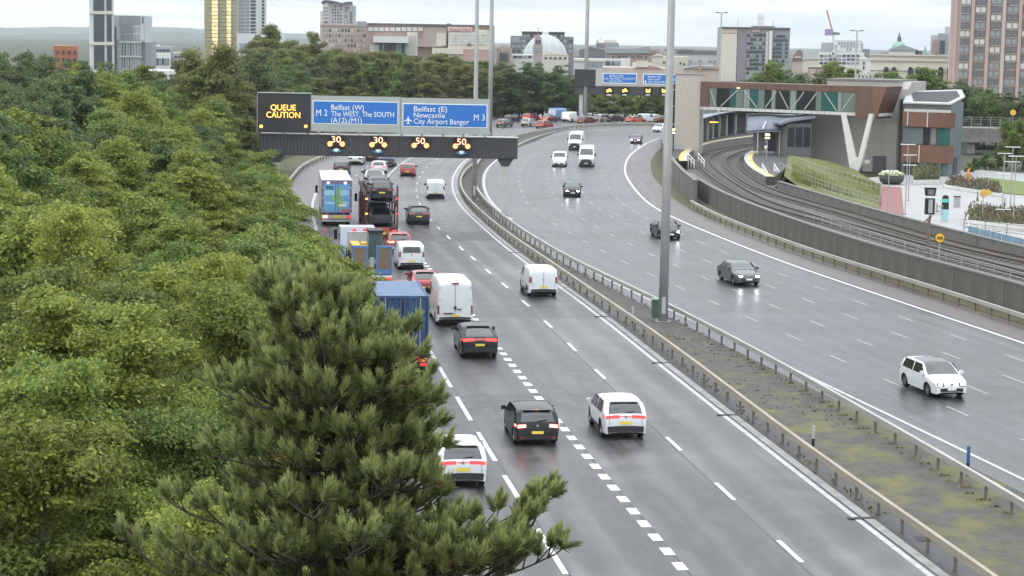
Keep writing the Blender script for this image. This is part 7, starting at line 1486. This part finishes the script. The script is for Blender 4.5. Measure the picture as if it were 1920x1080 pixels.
for px, y, b_, D in ((1833, 360, 398, 205), (1884, 372, 402, 200)): p = V(px, y, D); tree('bM', p.x, D, p.z, 'young thin plaza tree above the planter, ' + ('left' if px < 1850 else 'right'), 'young plaza trees', wide=.25)

# ------------------------------------------------------------------ the pine in the foreground
LF_P = leaf_mat('pine_needles', (.115, .14, .056), (.18, .205, .078), (.255, .285, .112), .45); LF_PN = leaf_mat('pine_fresh_needles', (.24, .28, .105), (.31, .35, .135), (.38, .42, .175), .45); LF_PB = leaf_mat('pine_dead_needles', (.13, .075, .03), (.18, .10, .045), (.22, .13, .06), .1)
PD = 28.0; ptop = V(572, 497, PD); ptop.z -= .55; PT = thing('pine_tree', 'large bushy pine with upright needle tufts in the foreground', 'tree', (ptop.x + .35, PD, 0)); PX = ptop.x + .35
rg = random.Random(17); nrg = np.random.default_rng(17); wood = MB(); tufts = []   # (pos, dir, length, kind)
tz = ptop.z
trunk = [Vector((.1, .2, 0)), Vector((.15, .1, 4)), Vector((.25, 0, 8)), Vector((.05, 0, 10.8)), Vector((-.35, 0, tz - .25))]
wood.tube(trunk, [.20, .18, .13, .07, .025], 9)
def tr_at(z):
    for a, b in zip(trunk[:-1], trunk[1:]):
        if a.z <= z <= b.z: return a.lerp(b, (z - a.z) / (b.z - a.z))
    return trunk[-1]
def tuft(p, d, ln, kind=0): tufts.append((p.copy(), d.normalized(), ln, kind))
def twig(p, d, ln, depth=0):
    n = max(2, int(ln / .13)); q = p.copy(); dd = d.normalized(); pts = [q.copy()]
    for i in range(n):
        dd = (dd + Vector((rg.gauss(0, .12), rg.gauss(0, .12), .11 + rg.gauss(0, .06)))).normalized(); q = q + dd * (ln / n); pts.append(q.copy())
        if i >= n * .35:
            for _ in range(2):
                sd = (dd + Vector((rg.gauss(0, .6), rg.gauss(0, .6), .45 + rg.gauss(0, .25)))).normalized(); k = 2 if rg.random() < .025 else 0; tuft(q, sd, rg.uniform(.16, .27), k)
    wood.tube(pts, [.016] + [.011] * (len(pts) - 1), 4, False)
    tuft(q, (dd * .7 + Vector((0, 0, .9))), rg.uniform(.26, .38), 1)
    tuft(q, (dd * .7 + Vector((rg.gauss(0, .35), rg.gauss(0, .35), .9))), rg.uniform(.20, .30), 1)
def branch(p, az, el, ln, r):
    d = Vector((math.cos(az) * math.cos(el), math.sin(az) * math.cos(el), math.sin(el))); n = max(5, int(ln / .24)); q = p.copy(); pts = [q.copy()]; dirs = [d]
    for i in range(n):
        d = (d + Vector((rg.gauss(0, .05), rg.gauss(0, .05), .02 + .09 * (i / n) ** 2))).normalized(); q = q + d * (ln / n); pts.append(q.copy()); dirs.append(d)
    wood.tube(pts, [max(.012, r * (1 - .85 * i / n)) for i in range(n + 1)], 6, False)
    for i in range(1, n + 1):
        f = i / n
        if f < .18: continue
        for sg in (-1, 1):
            if rg.random() < .74:
                side = dirs[i].cross(Vector((0, 0, 1))).normalized() * sg; dd = (dirs[i] * .75 + side * rg.uniform(.5, 1.0) + Vector((0, 0, rg.uniform(.15, .6)))).normalized(); twig(pts[i], dd, (.26 + .50 * (1 - f) * min(1, ln / 2.2)) * rg.uniform(.75, 1.2), 1)
    twig(pts[-1], dirs[-1], .3)
z = tz - .45
while z > 4.4:
    dep = tz - z; nb = 6 if dep < 1.2 else 8; a0 = rg.random() * 6.28
    for k in range(nb):
        ln = min(.15 + .85 * dep, .95 + .13 * dep) * rg.uniform(.72, 1.12); branch(tr_at(z + rg.uniform(-.08, .08)), a0 + k * 6.283 / nb + rg.uniform(-.25, .25), R_(max(2, 52 - dep * 13) + rg.uniform(-8, 8)), ln, .018 + .012 * min(4, dep))
    z -= .34 + .015 * dep
twig(trunk[-1], Vector((-.02, 0, 1)), .28)
def reach(zs, px, py, D, r=.05):          # a bough that grows to a given place
    a = tr_at(zs); b = V(px, py, D) - Vector((PX, PD, 0)) - Vector((0, 0, .42)); d = b - a; branch(a, math.atan2(d.y, d.x), math.atan2(d.z - .25, Vector((d.x, d.y)).length), d.length * .93, r)
for zs, px, py, D in ((8.7, 1050, 960, 27.0), (8.2, 1095, 1060, 26.6), (8.7, 960, 1000, 26.8), (9.6, 790, 850, 27.2), (8.6, 880, 1000, 26.5), (8.3, 1010, 1010, 26.6), (8.1, 940, 1070, 26.0), (8.2, 870, 1030, 26.2), (8.2, 1060, 1010, 26.9), (10.0, 800, 780, 27.6), (10.7, 785, 690, 27.6), (11.2, 660, 610, 27.4), (11.0, 765, 615, 27.5), (10.9, 735, 660, 27.3), (8.4, 1000, 1050, 26.2), (8.0, 900, 1060, 26.0), (7.9, 300, 1010, 27), (7.6, 210, 1075, 26.5), (9.8, 400, 800, 27), (10.6, 420, 680, 27.5), (8.9, 330, 930, 27), (9.3, 710, 860, 26), (9.0, 560, 900, 25.8), (8.6, 680, 1000, 25.4), (8.5, 450, 1010, 25.6)): reach(zs, px, py, D)
wood.build('trunk', BARK, PT, True)
def needles(kind, mat):
    T_ = [t for t in tufts if t[3] == kind]; N = 84 if kind != 2 else 30; n = len(T_)
    if not n: return
    P_ = np.array([t[0] for t in T_]); Dv = np.array([t[1] for t in T_]); Ln = np.array([t[2] for t in T_])
    P_ = np.repeat(P_, N, 0); Dv = np.repeat(Dv, N, 0); Ln = np.repeat(Ln, N); m = n * N
    u = nrg.uniform(0, 1, m); rnd = unit_rows(nrg.normal(size=(m, 3))); sidev = unit_rows(np.cross(Dv, rnd)); ang_ = np.radians(44 - 30 * u) * nrg.uniform(.7, 1.2, m)
    nd = Dv * np.cos(ang_)[:, None] + sidev * np.sin(ang_)[:, None]; base = P_ + Dv * (Ln * u)[:, None] * .85; L_ = nrg.uniform(.10, .165, m)[:, None]
    w_ = unit_rows(np.cross(nd, nrg.normal(size=(m, 3)))) * .0070
    Q = np.stack([base - w_, base + w_, base + nd * L_ * .98 + w_ * .35, base + nd * L_ - w_ * .35], 1); obj('needles', fast_mesh('needles', Q, 4, mat), PT)
needles(0, LF_P); needles(1, LF_PN); needles(2, LF_PB)

# ================================================================== MORNING HAZE
hm = bpy.data.materials.new('morning_haze'); hm.use_nodes = True; t = hm.node_tree; t.nodes.remove(t.nodes['Principled BSDF'])
pv = t.nodes.new('ShaderNodeVolumePrincipled'); pv.inputs['Color'].default_value = (.88, .95, 1.0, 1); pv.inputs['Density'].default_value = HAZE_DENSITY; pv.inputs['Anisotropy'].default_value = .2
t.links.new(pv.outputs[0], t.nodes['Material Output'].inputs['Volume'])
tag(MB().box(-5900, 5900, -400, 9900, -1.1, 150).build('haze', hm), 'pale morning haze over the whole city', 'haze', kind='stuff')
